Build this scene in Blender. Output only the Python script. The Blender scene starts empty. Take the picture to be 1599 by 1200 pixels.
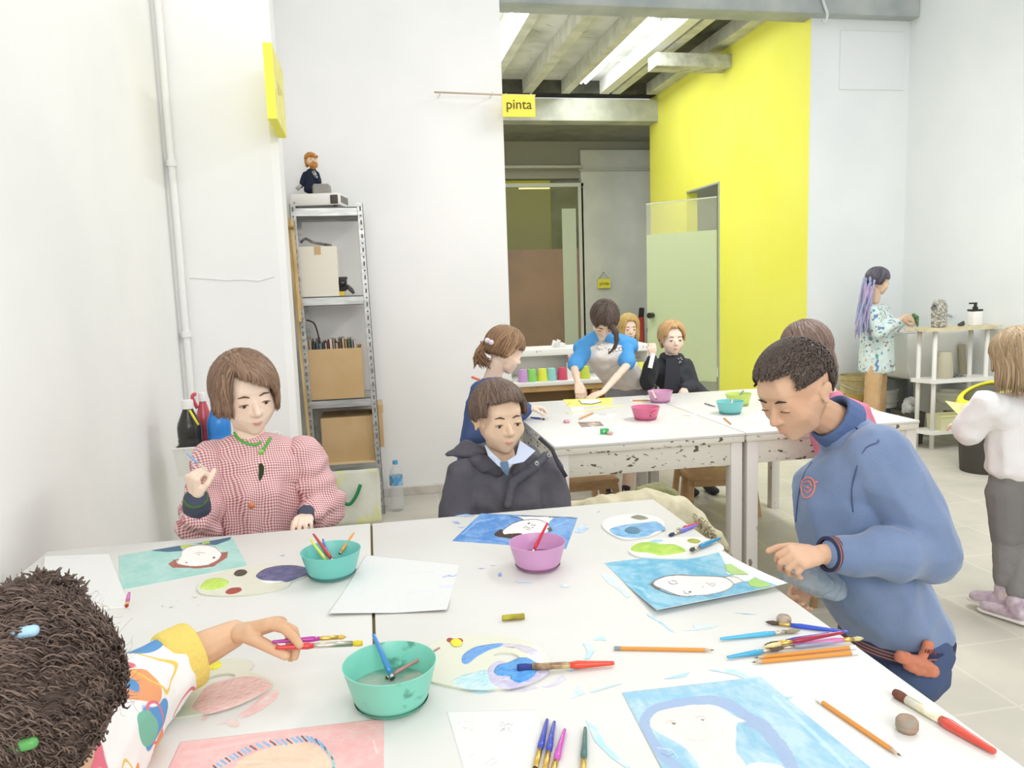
import bpy, bmesh, math, random
import numpy as np
from mathutils import Vector, Matrix, noise
C = bpy.context.scene.collection
SC = bpy.context.scene
random.seed(7)
# ------------------------------------------------------------------ camera, world, lights, exposure
CAM_H, FPX = 1.40, 1200.0
def _axes(pitch=7.2, roll=1.9, vpx=571.0):
    p, r = math.radians(pitch), math.radians(roll)
    down = np.array([math.sin(r)*math.cos(p), math.cos(r)*math.cos(p), math.sin(p)])
    up = -down
    a = (vpx-799.5)/FPX; b = -(a*down[0]+down[2])/down[1]
    Y = np.array([a, b, 1.]); Y /= np.linalg.norm(Y)
    X = np.cross(Y, up); X /= np.linalg.norm(X)
    return np.array([X, Y, up])
AX = _axes()                       # camera (right, down, forward) -> room axes
cam_data = bpy.data.cameras.new('camera'); cam = bpy.data.objects.new('camera', cam_data); C.objects.link(cam)
cam_data.sensor_width = 36; cam_data.lens = FPX/1599*36; cam_data.clip_start = .02
R = Matrix(((AX[0][0], -AX[0][1], -AX[0][2]), (AX[1][0], -AX[1][1], -AX[1][2]), (AX[2][0], -AX[2][1], -AX[2][2])))
cam.matrix_world = Matrix.Translation((0, 0, CAM_H)) @ R.to_4x4()
SC.camera = cam
def at(px, py, z=None, x=None, y=None):      # point of the room seen at a pixel, on the plane z / x / y
    d = AX @ np.array([(px-799.5)/FPX, (py-600)/FPX, 1.])
    t = (z-CAM_H)/d[2] if z is not None else (x/d[0] if x is not None else y/d[1])
    return Vector((t*d[0], t*d[1], CAM_H+t*d[2]))
def pj(P):
    c = AX.T @ (np.array(P)-[0, 0, CAM_H]); return (799.5+FPX*c[0]/c[2], 600+FPX*c[1]/c[2])

w = bpy.data.worlds.new('world'); SC.world = w; w.use_nodes = True
bgn = w.node_tree.nodes['Background']; bgn.inputs[0].default_value = (.95, .97, 1, 1); bgn.inputs[1].default_value = .86
SC.view_settings.view_transform = 'Standard'; SC.view_settings.look = 'None'
SC.view_settings.gamma = 1; SC.view_settings.use_curve_mapping = False
SC.view_settings.exposure = 0.08
def area(name, loc, size, size_y, power, rot=(0, 0, 0), col=(1, .99, .97)):
    l = bpy.data.lights.new(name, 'AREA'); l.shape = 'RECTANGLE'; l.size = size; l.size_y = size_y
    l.energy = power; l.color = col
    o = bpy.data.objects.new(name, l); C.objects.link(o); o.location = loc; o.rotation_euler = rot
    return o
area('tube_light_main', (0.9, 1.7, 3.6), .9, 2.4, 3)
area('tube_light_left', (-.2, 2.9, 3.7), .5, 1.6, 8)
area('tube_light_right', (2.9, 3.2, 3.6), .3, 2.0, 66)
area('rear_fill_light', (0.6, -1.7, 2.5), 3.0, 1.4, 62, (math.radians(72), 0, 0))  # added fill light behind the camera, lifts upright surfaces facing it

# ------------------------------------------------------------------ materials
def srgb(h):
    if isinstance(h, str):
        h = h.lstrip('#'); v = [int(h[i:i+2], 16)/255 for i in (0, 2, 4)]
    else: v = [c/255 for c in h]
    return tuple(((c/12.92) if c <= .04045 else ((c+.055)/1.055)**2.4) for c in v)
MATS = {}
def mat(name, col, rough=.6, metal=0, col2=None, scale=8, detail=4, mix=(.4, .62), bump=0, bscale=60, trans=0, alpha=1, emit=0, stretch=None, spec=.4, coat=0, sheen=0, ior=1.45):
    if name in MATS: return MATS[name]
    m = bpy.data.materials.new(name); m.use_nodes = True; nt = m.node_tree; N = nt.nodes; L = nt.links
    b = N['Principled BSDF']; c = srgb(col)
    b.inputs['Base Color'].default_value = (*c, 1); b.inputs['Roughness'].default_value = rough
    b.inputs['Metallic'].default_value = metal; b.inputs['Specular IOR Level'].default_value = spec
    b.inputs['Transmission Weight'].default_value = trans; b.inputs['Alpha'].default_value = alpha
    b.inputs['Coat Weight'].default_value = coat; b.inputs['Sheen Weight'].default_value = sheen; b.inputs['IOR'].default_value = ior
    if emit: b.inputs['Emission Color'].default_value = (*c, 1); b.inputs['Emission Strength'].default_value = emit
    tc = None
    if col2 or bump:
        tc = N.new('ShaderNodeTexCoord'); mp = N.new('ShaderNodeMapping'); L.new(tc.outputs['Object'], mp.inputs[0])
        if stretch: mp.inputs['Scale'].default_value = stretch
    if col2:
        n = N.new('ShaderNodeTexNoise'); n.inputs['Scale'].default_value = scale; n.inputs['Detail'].default_value = detail
        L.new(mp.outputs[0], n.inputs['Vector'])
        r = N.new('ShaderNodeValToRGB'); r.color_ramp.elements[0].position = mix[0]; r.color_ramp.elements[1].position = mix[1]
        r.color_ramp.elements[0].color = (*c, 1); r.color_ramp.elements[1].color = (*srgb(col2), 1)
        L.new(n.outputs['Fac'], r.inputs[0]); L.new(r.outputs[0], b.inputs['Base Color'])
    if bump:
        n2 = N.new('ShaderNodeTexNoise'); n2.inputs['Scale'].default_value = bscale; n2.inputs['Detail'].default_value = 5
        L.new(mp.outputs[0], n2.inputs['Vector'])
        bp = N.new('ShaderNodeBump'); bp.inputs['Strength'].default_value = bump; bp.inputs['Distance'].default_value = .01
        L.new(n2.outputs['Fac'], bp.inputs['Height']); L.new(bp.outputs[0], b.inputs['Normal'])
    MATS[name] = m
    return m
def vcol_mat(name, rough=.75, bump=.15):
    if name in MATS: return MATS[name]
    m = mat(name, '#ffffff', rough, bump=bump, bscale=180)
    a = m.node_tree.nodes.new('ShaderNodeVertexColor'); a.layer_name = 'paint'
    m.node_tree.links.new(a.outputs[0], m.node_tree.nodes['Principled BSDF'].inputs['Base Color'])
    return m
def gingham(name, cA, cB, period):
    m = mat(name, cA, .85); nt = m.node_tree; N = nt.nodes; L = nt.links; b = N['Principled BSDF']
    tc = N.new('ShaderNodeTexCoord'); sp = N.new('ShaderNodeSeparateXYZ')
    nz = N.new('ShaderNodeTexNoise'); nz.inputs['Scale'].default_value = 7
    mx = N.new('ShaderNodeMixRGB'); mx.blend_type = 'ADD'; mx.inputs[0].default_value = .035
    L.new(tc.outputs['Object'], nz.inputs[0]); L.new(tc.outputs['Object'], mx.inputs[1]); L.new(nz.outputs['Color'], mx.inputs[2]); L.new(mx.outputs[0], sp.inputs[0])
    outs = []
    for ax, extra in (('X', 'Y'), ('Z', 'Y')):
        ad = N.new('ShaderNodeMath'); ad.operation = 'ADD'
        L.new(sp.outputs[ax], ad.inputs[0])
        ml = N.new('ShaderNodeMath'); ml.operation = 'MULTIPLY'; ml.inputs[1].default_value = .6; L.new(sp.outputs[extra], ml.inputs[0]); L.new(ml.outputs[0], ad.inputs[1])
        f = N.new('ShaderNodeMath'); f.operation = 'MULTIPLY'; f.inputs[1].default_value = 2*math.pi/period; L.new(ad.outputs[0], f.inputs[0])
        s = N.new('ShaderNodeMath'); s.operation = 'SINE'; L.new(f.outputs[0], s.inputs[0])
        g = N.new('ShaderNodeMapRange'); g.inputs[1].default_value = -.5; g.inputs[2].default_value = .5; L.new(s.outputs[0], g.inputs[0]); outs.append(g)
    add = N.new('ShaderNodeMath'); add.operation = 'ADD'; L.new(outs[0].outputs[0], add.inputs[0]); L.new(outs[1].outputs[0], add.inputs[1])
    hf = N.new('ShaderNodeMath'); hf.operation = 'MULTIPLY'; hf.inputs[1].default_value = .5; L.new(add.outputs[0], hf.inputs[0])
    c = N.new('ShaderNodeMixRGB'); c.inputs[1].default_value = (*srgb(cA), 1); c.inputs[2].default_value = (*srgb(cB), 1); L.new(hf.outputs[0], c.inputs[0])
    # worn-in paint stains on the chest
    cur = c.outputs[0]
    for (cx, cy, cz, r, col) in ((-.075, -.1, .3, .06, '#5a6390'), (-.02, -.1, .27, .07, '#b9a648'), (-.03, -.1, .2, .12, '#d09a62'), (.1, -.1, .2, .06, '#c9a557'), (.12, -.1, .36, .05, '#8d84b8')):
        vm = N.new('ShaderNodeVectorMath'); vm.operation = 'DISTANCE'; vm.inputs[1].default_value = (cx, cy+.35*0, cz); L.new(mx.outputs[0], vm.inputs[0])
        mr = N.new('ShaderNodeMapRange'); mr.inputs[1].default_value = r; mr.inputs[2].default_value = r*.3; mr.inputs[3].default_value = 0; mr.inputs[4].default_value = .6; L.new(vm.outputs['Value'], mr.inputs[0])
        c2 = N.new('ShaderNodeMixRGB'); c2.inputs[2].default_value = (*srgb(col), 1); L.new(mr.outputs[0], c2.inputs[0]); L.new(cur, c2.inputs[1]); cur = c2.outputs[0]
    L.new(cur, b.inputs['Base Color'])
    return m

# ------------------------------------------------------------------ object helpers
def setp(o, label=None, cat=None, group=None, kind=None):
    if label: o['label'] = label
    if cat: o['category'] = cat
    if group: o['group'] = group
    if kind: o['kind'] = kind
    return o
def thing(name, label, cat, loc=(0, 0, 0), group=None, rz=0):
    o = bpy.data.objects.new(name, None); C.objects.link(o); o.location = loc; o.rotation_euler = (0, 0, rz)
    o.empty_display_size = .05
    return setp(o, label, cat, group)
def wl(o):
    v = Vector(o.location)
    while o.parent: o = o.parent; v = v+Vector(o.location)
    return v
def finish(name, bm, mats, parent=None, smooth=True, loc=None):
    """world-space bmesh -> object; origin at the parent's (or loc)"""
    me = bpy.data.meshes.new(name)
    if not isinstance(mats, (list, tuple)): mats = [mats]
    for m in mats: me.materials.append(m)
    bm.normal_update()
    bm.to_mesh(me); bm.free()
    o = bpy.data.objects.new(name, me); C.objects.link(o)
    if parent is not None: me.transform(Matrix.Translation(-wl(parent)))
    elif loc is not None: me.transform(Matrix.Translation(-Vector(loc))); o.location = loc
    if smooth is True:
        for p in me.polygons: p.use_smooth = True
    elif smooth:
        for p in me.polygons: p.use_smooth = True
        me.set_sharp_from_angle(angle=math.radians(smooth))
    if parent: o.parent = parent
    return o
def struct(name, bm, m, parent=None, smooth=False):
    o = finish(name, bm, m, parent, smooth)
    if not parent: o['kind'] = 'structure'
    return o
def B(): return bmesh.new()
def box(bm, a, b, bev=0, mi=0, M=None):
    a, b = Vector(a), Vector(b)
    c = (a+b)/2; s = b-a
    g = bmesh.ops.create_cube(bm, size=1)
    vs = g['verts']
    for v in vs: v.co = Vector((v.co.x*s.x, v.co.y*s.y, v.co.z*s.z))+c
    fs = set(f for v in vs for f in v.link_faces)
    if bev:
        es = list(set(e for v in vs for e in v.link_edges))
        r = bmesh.ops.bevel(bm, geom=es, offset=bev, segments=2, affect='EDGES', profile=.5)
        vs = r['verts']; fs = set(f for v in vs for f in v.link_faces) | set(r['faces'])
        vs = list(set(v for f in fs for v in f.verts))
    for f in fs: f.material_index = mi
    if M is not None:
        for v in vs: v.co = M @ v.co
    return vs
def tube(bm, pts, rads, n=10, mi=0, cap=True):
    pts = [Vector(p) for p in pts]
    if not isinstance(rads, (list, tuple)): rads = [rads]*len(pts)
    rings = []; prev = None
    for i, p in enumerate(pts):
        d = (pts[min(i+1, len(pts)-1)]-pts[max(i-1, 0)])
        if d.length < 1e-9: d = Vector((0, 0, 1))
        d.normalize()
        if prev is None:
            u = d.orthogonal().normalized()
        else:
            u = (prev-d*prev.dot(d))
            u = u.normalized() if u.length > 1e-6 else d.orthogonal().normalized()
        prev = u; v = d.cross(u)
        rings.append([bm.verts.new(p+(u*math.cos(2*math.pi*k/n)+v*math.sin(2*math.pi*k/n))*rads[i]) for k in range(n)])
    for i in range(len(rings)-1):
        for k in range(n):
            f = bm.faces.new((rings[i][k], rings[i][(k+1) % n], rings[i+1][(k+1) % n], rings[i+1][k])); f.material_index = mi
    if cap:
        f = bm.faces.new(list(reversed(rings[0]))); f.material_index = mi
        f = bm.faces.new(rings[-1]); f.material_index = mi
def lathe(bm, prof, c=(0, 0, 0), n=40, mi=0, sq=(1, 1)):
    """prof: list of (r, z); closed at ends when r==0"""
    c = Vector(c); rings = []
    for r, z in prof:
        if r < 1e-6: rings.append([bm.verts.new(c+Vector((0, 0, z)))])
        else: rings.append([bm.verts.new(c+Vector((r*math.cos(2*math.pi*k/n)*sq[0], r*math.sin(2*math.pi*k/n)*sq[1], z))) for k in range(n)])
    for a, b in zip(rings, rings[1:]):
        for k in range(n):
            k2 = (k+1) % n
            if len(a) == 1 and len(b) == 1: continue
            if len(a) == 1: f = bm.faces.new((a[0], b[k2], b[k]))
            elif len(b) == 1: f = bm.faces.new((a[k], a[k2], b[0]))
            else: f = bm.faces.new((a[k], a[k2], b[k2], b[k]))
            f.material_index = mi
def prism(bm, pts, z0, z1, mi=0):
    """pts: list of (x,y) ; extrude z0..z1"""
    lo = [bm.verts.new((p[0], p[1], z0)) for p in pts]; hi = [bm.verts.new((p[0], p[1], z1)) for p in pts]
    n = len(pts)
    fs = [bm.faces.new(hi), bm.faces.new(list(reversed(lo)))]
    for i in range(n): fs.append(bm.faces.new((lo[i], lo[(i+1) % n], hi[(i+1) % n], hi[i])))
    for f in fs: f.material_index = mi
    bmesh.ops.recalc_face_normals(bm, faces=fs)
    return fs
def extr(bm, pts, d, mi=0):
    """pts: closed loop of 3D points ; extrude by vector d"""
    d = Vector(d)
    lo = [bm.verts.new(p) for p in pts]; hi = [bm.verts.new(Vector(p)+d) for p in pts]; n = len(pts)
    fs = [bm.faces.new(hi), bm.faces.new(list(reversed(lo)))]
    for i in range(n): fs.append(bm.faces.new((lo[i], lo[(i+1) % n], hi[(i+1) % n], hi[i])))
    for f in fs: f.material_index = mi
    bmesh.ops.recalc_face_normals(bm, faces=fs)
def cat(pts, n=6, closed=True):
    """Catmull-Rom through 2D/3D points"""
    P = [np.array(p, float) for p in pts]; out = []
    N = len(P); rng = range(N) if closed else range(N-1)
    for i in rng:
        if closed: p0, p1, p2, p3 = P[i-1], P[i], P[(i+1) % N], P[(i+2) % N]
        else: p0, p1, p2, p3 = P[max(i-1, 0)], P[i], P[i+1], P[min(i+2, N-1)]
        for k in range(n):
            t = k/n
            out.append(.5*((2*p1)+(-p0+p2)*t+(2*p0-5*p1+4*p2-p3)*t*t+(-p0+3*p1-3*p2+p3)*t**3))
    if not closed: out.append(P[-1])
    return out
def copy_tree(o, parent=None):
    c = o.copy(); C.objects.link(c); c.parent = parent
    for ch in o.children: copy_tree(ch, c)
    return c
def text_obj(name, s, size, M, m, parent=None, ext=.001, align='CENTER'):
    cu = bpy.data.curves.new(name, 'FONT'); cu.body = s; cu.size = size; cu.extrude = ext; cu.align_x = align; cu.align_y = 'CENTER'
    o = bpy.data.objects.new(name, cu); C.objects.link(o)
    bpy.context.view_layer.update()
    me = bpy.data.meshes.new_from_object(o.evaluated_get(bpy.context.evaluated_depsgraph_get()))
    bpy.data.objects.remove(o)
    me.materials.clear(); me.materials.append(m); me.transform(M)
    o = bpy.data.objects.new(name, me); C.objects.link(o)
    if parent: o.parent = parent
    return o
# ------------------------------------------------------------------ the room
WALL = mat('white_wall_paint', '#f6f5f2', .75, col2='#f0f0ed', scale=1.3, bump=.12, bscale=6)
WALLC = mat('cool_white_wall_paint', '#eff2f1', .75, col2='#e9eded', scale=1.1, bump=.12, bscale=5)
YEL = mat('yellow_wall_paint', '#f4f26a', .65, col2='#f2f060', scale=1.5, bump=.08, bscale=8)
GREYP = mat('grey_beam_paint', '#b9bdb8', .6, col2='#9ba3a2', scale=3, bump=.2, bscale=14, mix=(.35, .7))
GREYD = mat('dark_grey_plaster', '#8f8f85', .8, col2='#7f7f76', scale=3, bump=.2, bscale=14)
def floor_mat():
    m = mat('worn_tile_floor', '#cfcabb', .45, bump=.1, bscale=20); nt = m.node_tree; N = nt.nodes; L = nt.links; b = N['Principled BSDF']
    tc = N.new('ShaderNodeTexCoord'); br = N.new('ShaderNodeTexBrick'); mp = N.new('ShaderNodeMapping'); mp.inputs['Rotation'].default_value = (0, 0, .0)
    L.new(tc.outputs['Object'], mp.inputs[0]); L.new(mp.outputs[0], br.inputs['Vector'])
    br.offset = 0; br.inputs['Scale'].default_value = 1; br.inputs['Brick Width'].default_value = .4; br.inputs['Row Height'].default_value = .4
    br.inputs['Mortar Size'].default_value = .006; br.inputs['Color1'].default_value = (*srgb('#c9c4b6'), 1); br.inputs['Color2'].default_value = (*srgb('#bcb9ab'), 1); br.inputs['Mortar'].default_value = (*srgb('#d9d4c4'), 1)
    n = N.new('ShaderNodeTexNoise'); n.inputs['Scale'].default_value = 2.4; n.inputs['Detail'].default_value = 8; L.new(tc.outputs['Object'], n.inputs[0])
    r = N.new('ShaderNodeValToRGB'); r.color_ramp.elements[0].position = .3; r.color_ramp.elements[1].position = .75
    r.color_ramp.elements[0].color = (*srgb('#b3b3a6'), 1); r.color_ramp.elements[1].color = (*srgb('#dcd4c6'), 1); L.new(n.outputs[0], r.inputs[0])
    mx = N.new('ShaderNodeMixRGB'); mx.inputs[0].default_value = .55; L.new(br.outputs[0], mx.inputs[1]); L.new(r.outputs[0], mx.inputs[2])
    L.new(mx.outputs[0], b.inputs['Base Color']); return m
bm = B(); box(bm, (-.95, -2, -.1), (4.98, 13, 0)); struct('floor', bm, floor_mat())
bm = B(); box(bm, (-1.1, -2, 0), (-.95, 4.2, 4.2)); struct('wall_left', bm, WALL)
bm = B()
extr(bm, [(-1.1, 4.2, 0), (-.435, 4.2, 0), (-.40, 4.235, 0), (-.40, 4.46, 0), (-.62, 4.46, 0), (-.62, 5.23, 0), (-1.1, 5.23, 0)], (0, 0, 4.2)); struct('wall_pillar', bm, WALL)
bm = B(); box(bm, (-1.1, 5.23, 0), (.966, 5.45, 4.2)); struct('wall_back', bm, WALL)
bm = B(); box(bm, (.80, 5.45, 0), (.966, 13, 4.2)); struct('wall_inner', bm, WALL)
# skirting strip where the back wall meets the floor
bm = B(); box(bm, (-.62, 5.20, 0), (.97, 5.23, .06), .004); struct('baseboard_back', bm, mat('worn_skirting', '#d5cfc6', .6, col2='#c2bbb0', scale=9))
# crack line and a scuffed ledge on the pillar
bm = B()
pts = [at(x, y, y=4.199) for x, y in ((296, 434), (330, 436), (352, 438), (380, 437), (405, 439), (428, 432))]
tube(bm, pts, .0035, 6); struct('trim_1', bm, mat('plaster_ridge', '#e3e3e0', .8))
# pipe in the left corner
bm = B()
pp = [Vector((-.912, 4.165, z)) for z in np.linspace(0, 4.2, 24)]
for p in pp: p.x += .004*noise.noise(Vector((p.z*2, 0, 0)))
tube(bm, pp, .017, 12)
o = finish('wall_pipe', bm, mat('pipe_white', '#ecece8', .5, bump=.2, bscale=30)); setp(o, 'white painted pipe running up the corner left of the pillar', 'pipe')
for zz in (3.0, 2.05, 1.2):
    bm = B(); tube(bm, [(-.912, 4.165, zz), (-.912, 4.165, zz+.03)], .024, 12); box(bm, (-.925, 4.165, zz), (-.899, 4.2, zz+.03)); finish('pipe_clip', bm, mat('pipe_white', '#e9e9e5'), o, 40)
# right part
YX = 3.99; YN = 6.5; YF = 10.45
DY0, DY1, DZ = 8.317, 9.20, 2.485
bm = B()
box(bm, (YX, YN, 0), (YX+.14, DY0, 4.1)); box(bm, (YX, DY1, 0), (YX+.14, YF, 4.1)); box(bm, (YX, DY0, DZ), (YX+.14, DY1, 4.1))
struct('wall_yellow', bm, YEL)
bm = B(); box(bm, (YX+.141, YN+.2, 0), (YX+.2, 13, 4.1))
bmesh.ops.delete(bm, geom=bm.verts[:], context='VERTS')
# grey room behind the doorway
box(bm, (5.6, 7.2, 0), (5.7, 11.5, 4.1)); struct('wall_side_room', bm, mat('side_room_paint', '#b9beb8', .8, bump=.2, bscale=9))
bm = B()
for k in range(5): box(bm, (5.35, 8.3+k*.02, 1.95+.0*k), (5.6, 8.9, 2.3), .01) if k == 0 else None
o = finish('side_room_box', bm, mat('duct_grey', '#a7aca8', .6, bump=.3, bscale=20)); setp(o, 'grey box up in the room behind the glass door', 'box')
bm = B(); box(bm, (YX+.002, YN-.001, 0), (4.98, YN+.14, 4.2)); struct('wall_far_right', bm, WALLC)
bm = B(); box(bm, (4.98, -2, 0), (5.12, YN+.1, 4.2)); struct('wall_right', bm, WALLC)
# white boarded patch high on the far right wall
bm = B(); a = at(1313, 47, y=YN-.012); b_ = at(1411, 141, y=YN-.012)
box(bm, (a.x, YN-.014, b_.z), (b_.x, YN, a.z), .004)
a2 = at(1411, 45, y=YN-.012); struct('trim_2', bm, mat('cover_board', '#eceeee', .7))
# beams
bm = B(); box(bm, (.92, 6.38, 3.665), (4.98, 6.62, 4.12), .01); struct('trim_3', bm, GREYP)
bm = B(); box(bm, (1.6, 10.136, 3.545), (YX+.02, 10.4, 3.83), .01); box(bm, (.96, 10.136, 3.545), (1.62, 10.4, 3.83)); struct('trim_4', bm, mat('light_beam_paint', '#c4c7bd', .6, col2='#aeb2aa', scale=4, bump=.2, bscale=14))
# short box beam sticking out of the yellow wall
bm = B(); box(bm, (3.137, 8.0, 3.66), (3.99, 8.25, 3.80), .008); struct('trim_5', bm, mat('concrete_stub', '#c9cbc4', .8, col2='#a9aca4', scale=9, bump=.5, bscale=25))
# jack-arch ceiling: joists with plaster panels between
PLA = mat('cracked_plaster', '#c8cbc4', .85, col2='#eef0ee', scale=2.2, bump=.45, bscale=18, mix=(.3, .6))
JST = mat('joist_paint', '#d8d9cf', .6, col2='#c4c6bb', scale=6, bump=.1)
bm = B(); box(bm, (.96, 6.62, 4.06), (YX, 10.14, 4.14))
struct('ceiling', bm, PLA)
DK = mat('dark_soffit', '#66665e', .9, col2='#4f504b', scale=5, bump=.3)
JW = mat('joist_white', '#e9ebe8', .6)
for x, x2, mm in ((1.02, 1.12, JST), (1.62, 1.73, JST), (2.14, 2.27, JST), (2.66, 2.77, JST), (3.18, 3.31, JW), (3.345, 3.46, JST), (3.83, 3.99, JST)):
    bm = B(); box(bm, (x, 6.62, 3.89), (x2, 10.14, 4.06), .004); o = struct('ceiling_joist', bm, mm)
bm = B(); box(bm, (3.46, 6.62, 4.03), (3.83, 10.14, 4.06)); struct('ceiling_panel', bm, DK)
bm = B()
for i in range(70):        # plaster cracks and flaking spots
    x = random.uniform(1.1, 3.4); y = random.uniform(6.8, 10); a = random.uniform(0, 6.3); l = random.uniform(.02, .09)
    c = Vector((x, y, 4.058)); d = Vector((math.cos(a), math.sin(a), 0))*l; n = Vector((-d.y, d.x, 0))*.08
    f = [bm.verts.new(c+d), bm.verts.new(c+n), bm.verts.new(c-d), bm.verts.new(c-n)]; bm.faces.new(f)
struct('ceiling_flaking', bm, mat('flaked_dark', '#8c8c83', .9))
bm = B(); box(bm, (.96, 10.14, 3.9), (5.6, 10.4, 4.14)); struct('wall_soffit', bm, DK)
# lower back ceiling + bulkhead
bm = B(); box(bm, (.96, 10.4, 3.545), (5.6, 12.0, 3.62)); struct('ceiling_low', bm, GREYD)
bm = B(); box(bm, (3.29, 11.5, 0), (5.6, 11.62, 3.41)); struct('wall_far_white', bm, mat('far_wall_paint', '#cfd1cb', .8, col2='#c4c7c3', scale=2))
bm = B(); box(bm, (3.25, 11.46, 3.1), (5.6, 11.5, 3.13)); struct('trim_6', bm, mat('far_wall_ledge', '#b9bbb3', .8))
bm = B(); box(bm, (.96, 11.55, 3.0), (5.6, 11.75, 3.56)); struct('wall_bulkhead', bm, mat('bulkhead_grey', '#9d9c90', .8, bump=.2, bscale=10))
bm = B(); box(bm, (.96, 11.38, 3.13), (3.29, 11.55, 3.17), .004); struct('trim_7', bm, mat('rail_grey', '#b5b5a8', .5))
# glazed partition at the very back
FR = mat('door_frame_paint', '#c9cdc2', .5)
fr = thing('door_1', None, None, (2.7, 11.5, 0)); fr['kind'] = 'structure'
bm = B(); box(bm, (1.2, 11.5, 2.87), (3.33, 11.56, 2.93), .004); box(bm, (3.24, 11.5, 0), (3.32, 11.56, 2.87), .004); box(bm, (1.2, 11.5, 0), (1.26, 11.56, 2.87))
finish('door_frame', bm, FR, fr, False)
def glass(name, col, alpha, rough): return mat(name, col, rough, alpha=alpha, spec=.8)
bm = B(); box(bm, (1.26, 11.52, 1.95), (3.24, 11.53, 2.87)); o = finish('clear_glass', bm, mat('clear_dark_glass', '#7d806a', .04, alpha=.35, spec=.9), fr, False)
bm = B(); box(bm, (1.26, 11.515, 0), (3.24, 11.53, 1.95)); o = finish('frosted_glass', bm, mat('frosted_brown_glass', '#a0846f', .35, alpha=.93, col2='#8f7868', scale=1.1), fr, False)
bm = B(); box(bm, (2.98, 11.505, 0), (3.2, 11.515, 2.55)); o = finish('side_strip', bm, mat('pale_green_panel', '#c2cbb9', .3), fr, False)
# room seen through it: yellow wall, dark stone, hanging lamp glow
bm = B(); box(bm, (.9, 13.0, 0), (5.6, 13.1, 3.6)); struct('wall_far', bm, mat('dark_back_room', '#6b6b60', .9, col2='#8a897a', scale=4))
bm = B(); box(bm, (2.25, 12.9, 0), (3.15, 13.0, 3.3)); struct('wall_far_yellow', bm, mat('mustard_wall', '#cfc83e', .7))
bm = B(); box(bm, (2.5, 12.3, 2.95), (3.0, 12.36, 2.98)); o = finish('ceiling_tube', bm, mat('dim_tube', '#f6ee9a', emit=3)); setp(o, 'yellowish light strip behind the glazed partition at the back', 'lamp')
# glass door leaf, open towards the room
hinge = Vector((YX-.02, DY0, 0)); ang = math.radians(41); dr = Vector((-math.sin(ang), math.cos(ang), 0))
dl = thing('door_2', None, None, hinge); dl['kind'] = 'structure'
def leaf(name, z0, z1, m, t=.008, s0=0, s1=.9):
    bm = B(); nrm = Vector((dr.y, -dr.x, 0))*t
    p = hinge+dr*s0; q = hinge+dr*s1
    extr(bm, [Vector((p.x, p.y, z0)), Vector((q.x, q.y, z0)), Vector((q.x, q.y, z1)), Vector((p.x, p.y, z1))], nrm)
    o = finish(name, bm, m, dl, False); return o
leaf('frosted_glass', .22, 1.97, mat('frosted_green_glass', '#cbd8b4', .5, alpha=.86))
leaf('clear_glass', 1.97, 2.33, mat('clear_glass_top', '#dfe6cf', .03, alpha=.16, spec=.9)); leaf('clear_glass', .02, .22, mat('clear_glass_top', '#dfe6cf'))
leaf('top_rail', 2.33, 2.345, mat('thin_rail', '#c6cbb8', .4), .014)
bm = B(); kp = hinge+dr*.83; tube(bm, [Vector((kp.x-.06, kp.y-.05, 1.0)), Vector((kp.x+.04, kp.y+.03, 1.0))], [.035, .03], 16)
o = finish('door_knob', bm, mat('black_knob', '#2a2a28', .3), dl, 40)
bm = B(); box(bm, (YX-.008, DY0-.03, 0), (YX+.15, DY0, DZ+.02)); box(bm, (YX-.008, DY0, DZ), (YX+.15, DY1, DZ+.02)); o = finish('door_frame', bm, mat('grey_jamb', '#aeb5ad', .5), dl, False)
# fluorescent fixtures in the back bay
def fixture(x, y0, y1, label):
    t = thing('ceiling_lamp', label, 'lamp', (x, (y0+y1)/2, 4.06), 'fluorescent lamps between the joists')
    bm = B(); box(bm, (x-.05, y0, 3.98), (x+.05, y1, 4.06), .006); o = finish('lamp_housing', bm, mat('fixture_white', '#f2f4f2', .4), t, False)
    for dx in (-.03, .03):
        bm = B(); tube(bm, [(x+dx, y0+.03, 3.96), (x+dx, y1-.03, 3.96)], .014, 12); o = finish('fluorescent_tube', bm, mat('tube_glow', '#fbfdff', emit=14), t, True)
    a = area('tube_glow_light', (x, (y0+y1)/2, 3.93), .1, y1-y0, 26); return t
fixture(1.53, 6.9, 9.0, 'lit fluorescent lamp on the back ceiling, the left one nearer the white wall')
fixture(2.88, 6.9, 9.9, 'lit fluorescent lamp on the back ceiling, the long right one nearer the yellow wall')
# cable loop hanging from the front beam
bm = B(); tube(bm, cat([at(1278, -30, y=6.36), at(1286, 4, y=6.36), at(1292, 22, y=6.36), at(1289, 33, y=6.36), at(1284, 33, y=6.36)], 6, False), .012, 8)
o = finish('cable', bm, mat('cable_white', '#d9dcda', .4)); setp(o, 'white cable hanging over the grey beam at top right', 'cable')
# yellow canvas at the pillar corner
yp = mat('sign_yellow', '#f8f25a', .6); yl = mat('sign_face_pale', '#f1ea8e', .6, col2='#e9e184', scale=14)
t = thing('yellow_canvas', 'thick yellow canvas hung on the white pillar corner, seen edge on', 'canvas', (-.37, 3.95, 2.4))
bm = B(); x0, x1 = -.397, -.357
vs = box(bm, (x0, 3.78, 2.2), (x1, 4.235, 2.535), .002); o = finish('canvas', bm, yp, t, False)
bm = B(); box(bm, (x1-.0005, 3.785, 2.205), (x1+.002, 4.23, 2.53)); o = finish('printed_face', bm, yl, t, False)
bm = B()
for k in range(3):
    bm = B(); box(bm, (x1+.001, 3.9+k*.08, 2.34+.02*k), (x1+.0035, 3.94+k*.08, 2.40)); finish('faded_print', bm, mat('sign_print_grey', '#c9c389', .7), t, False)
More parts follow.
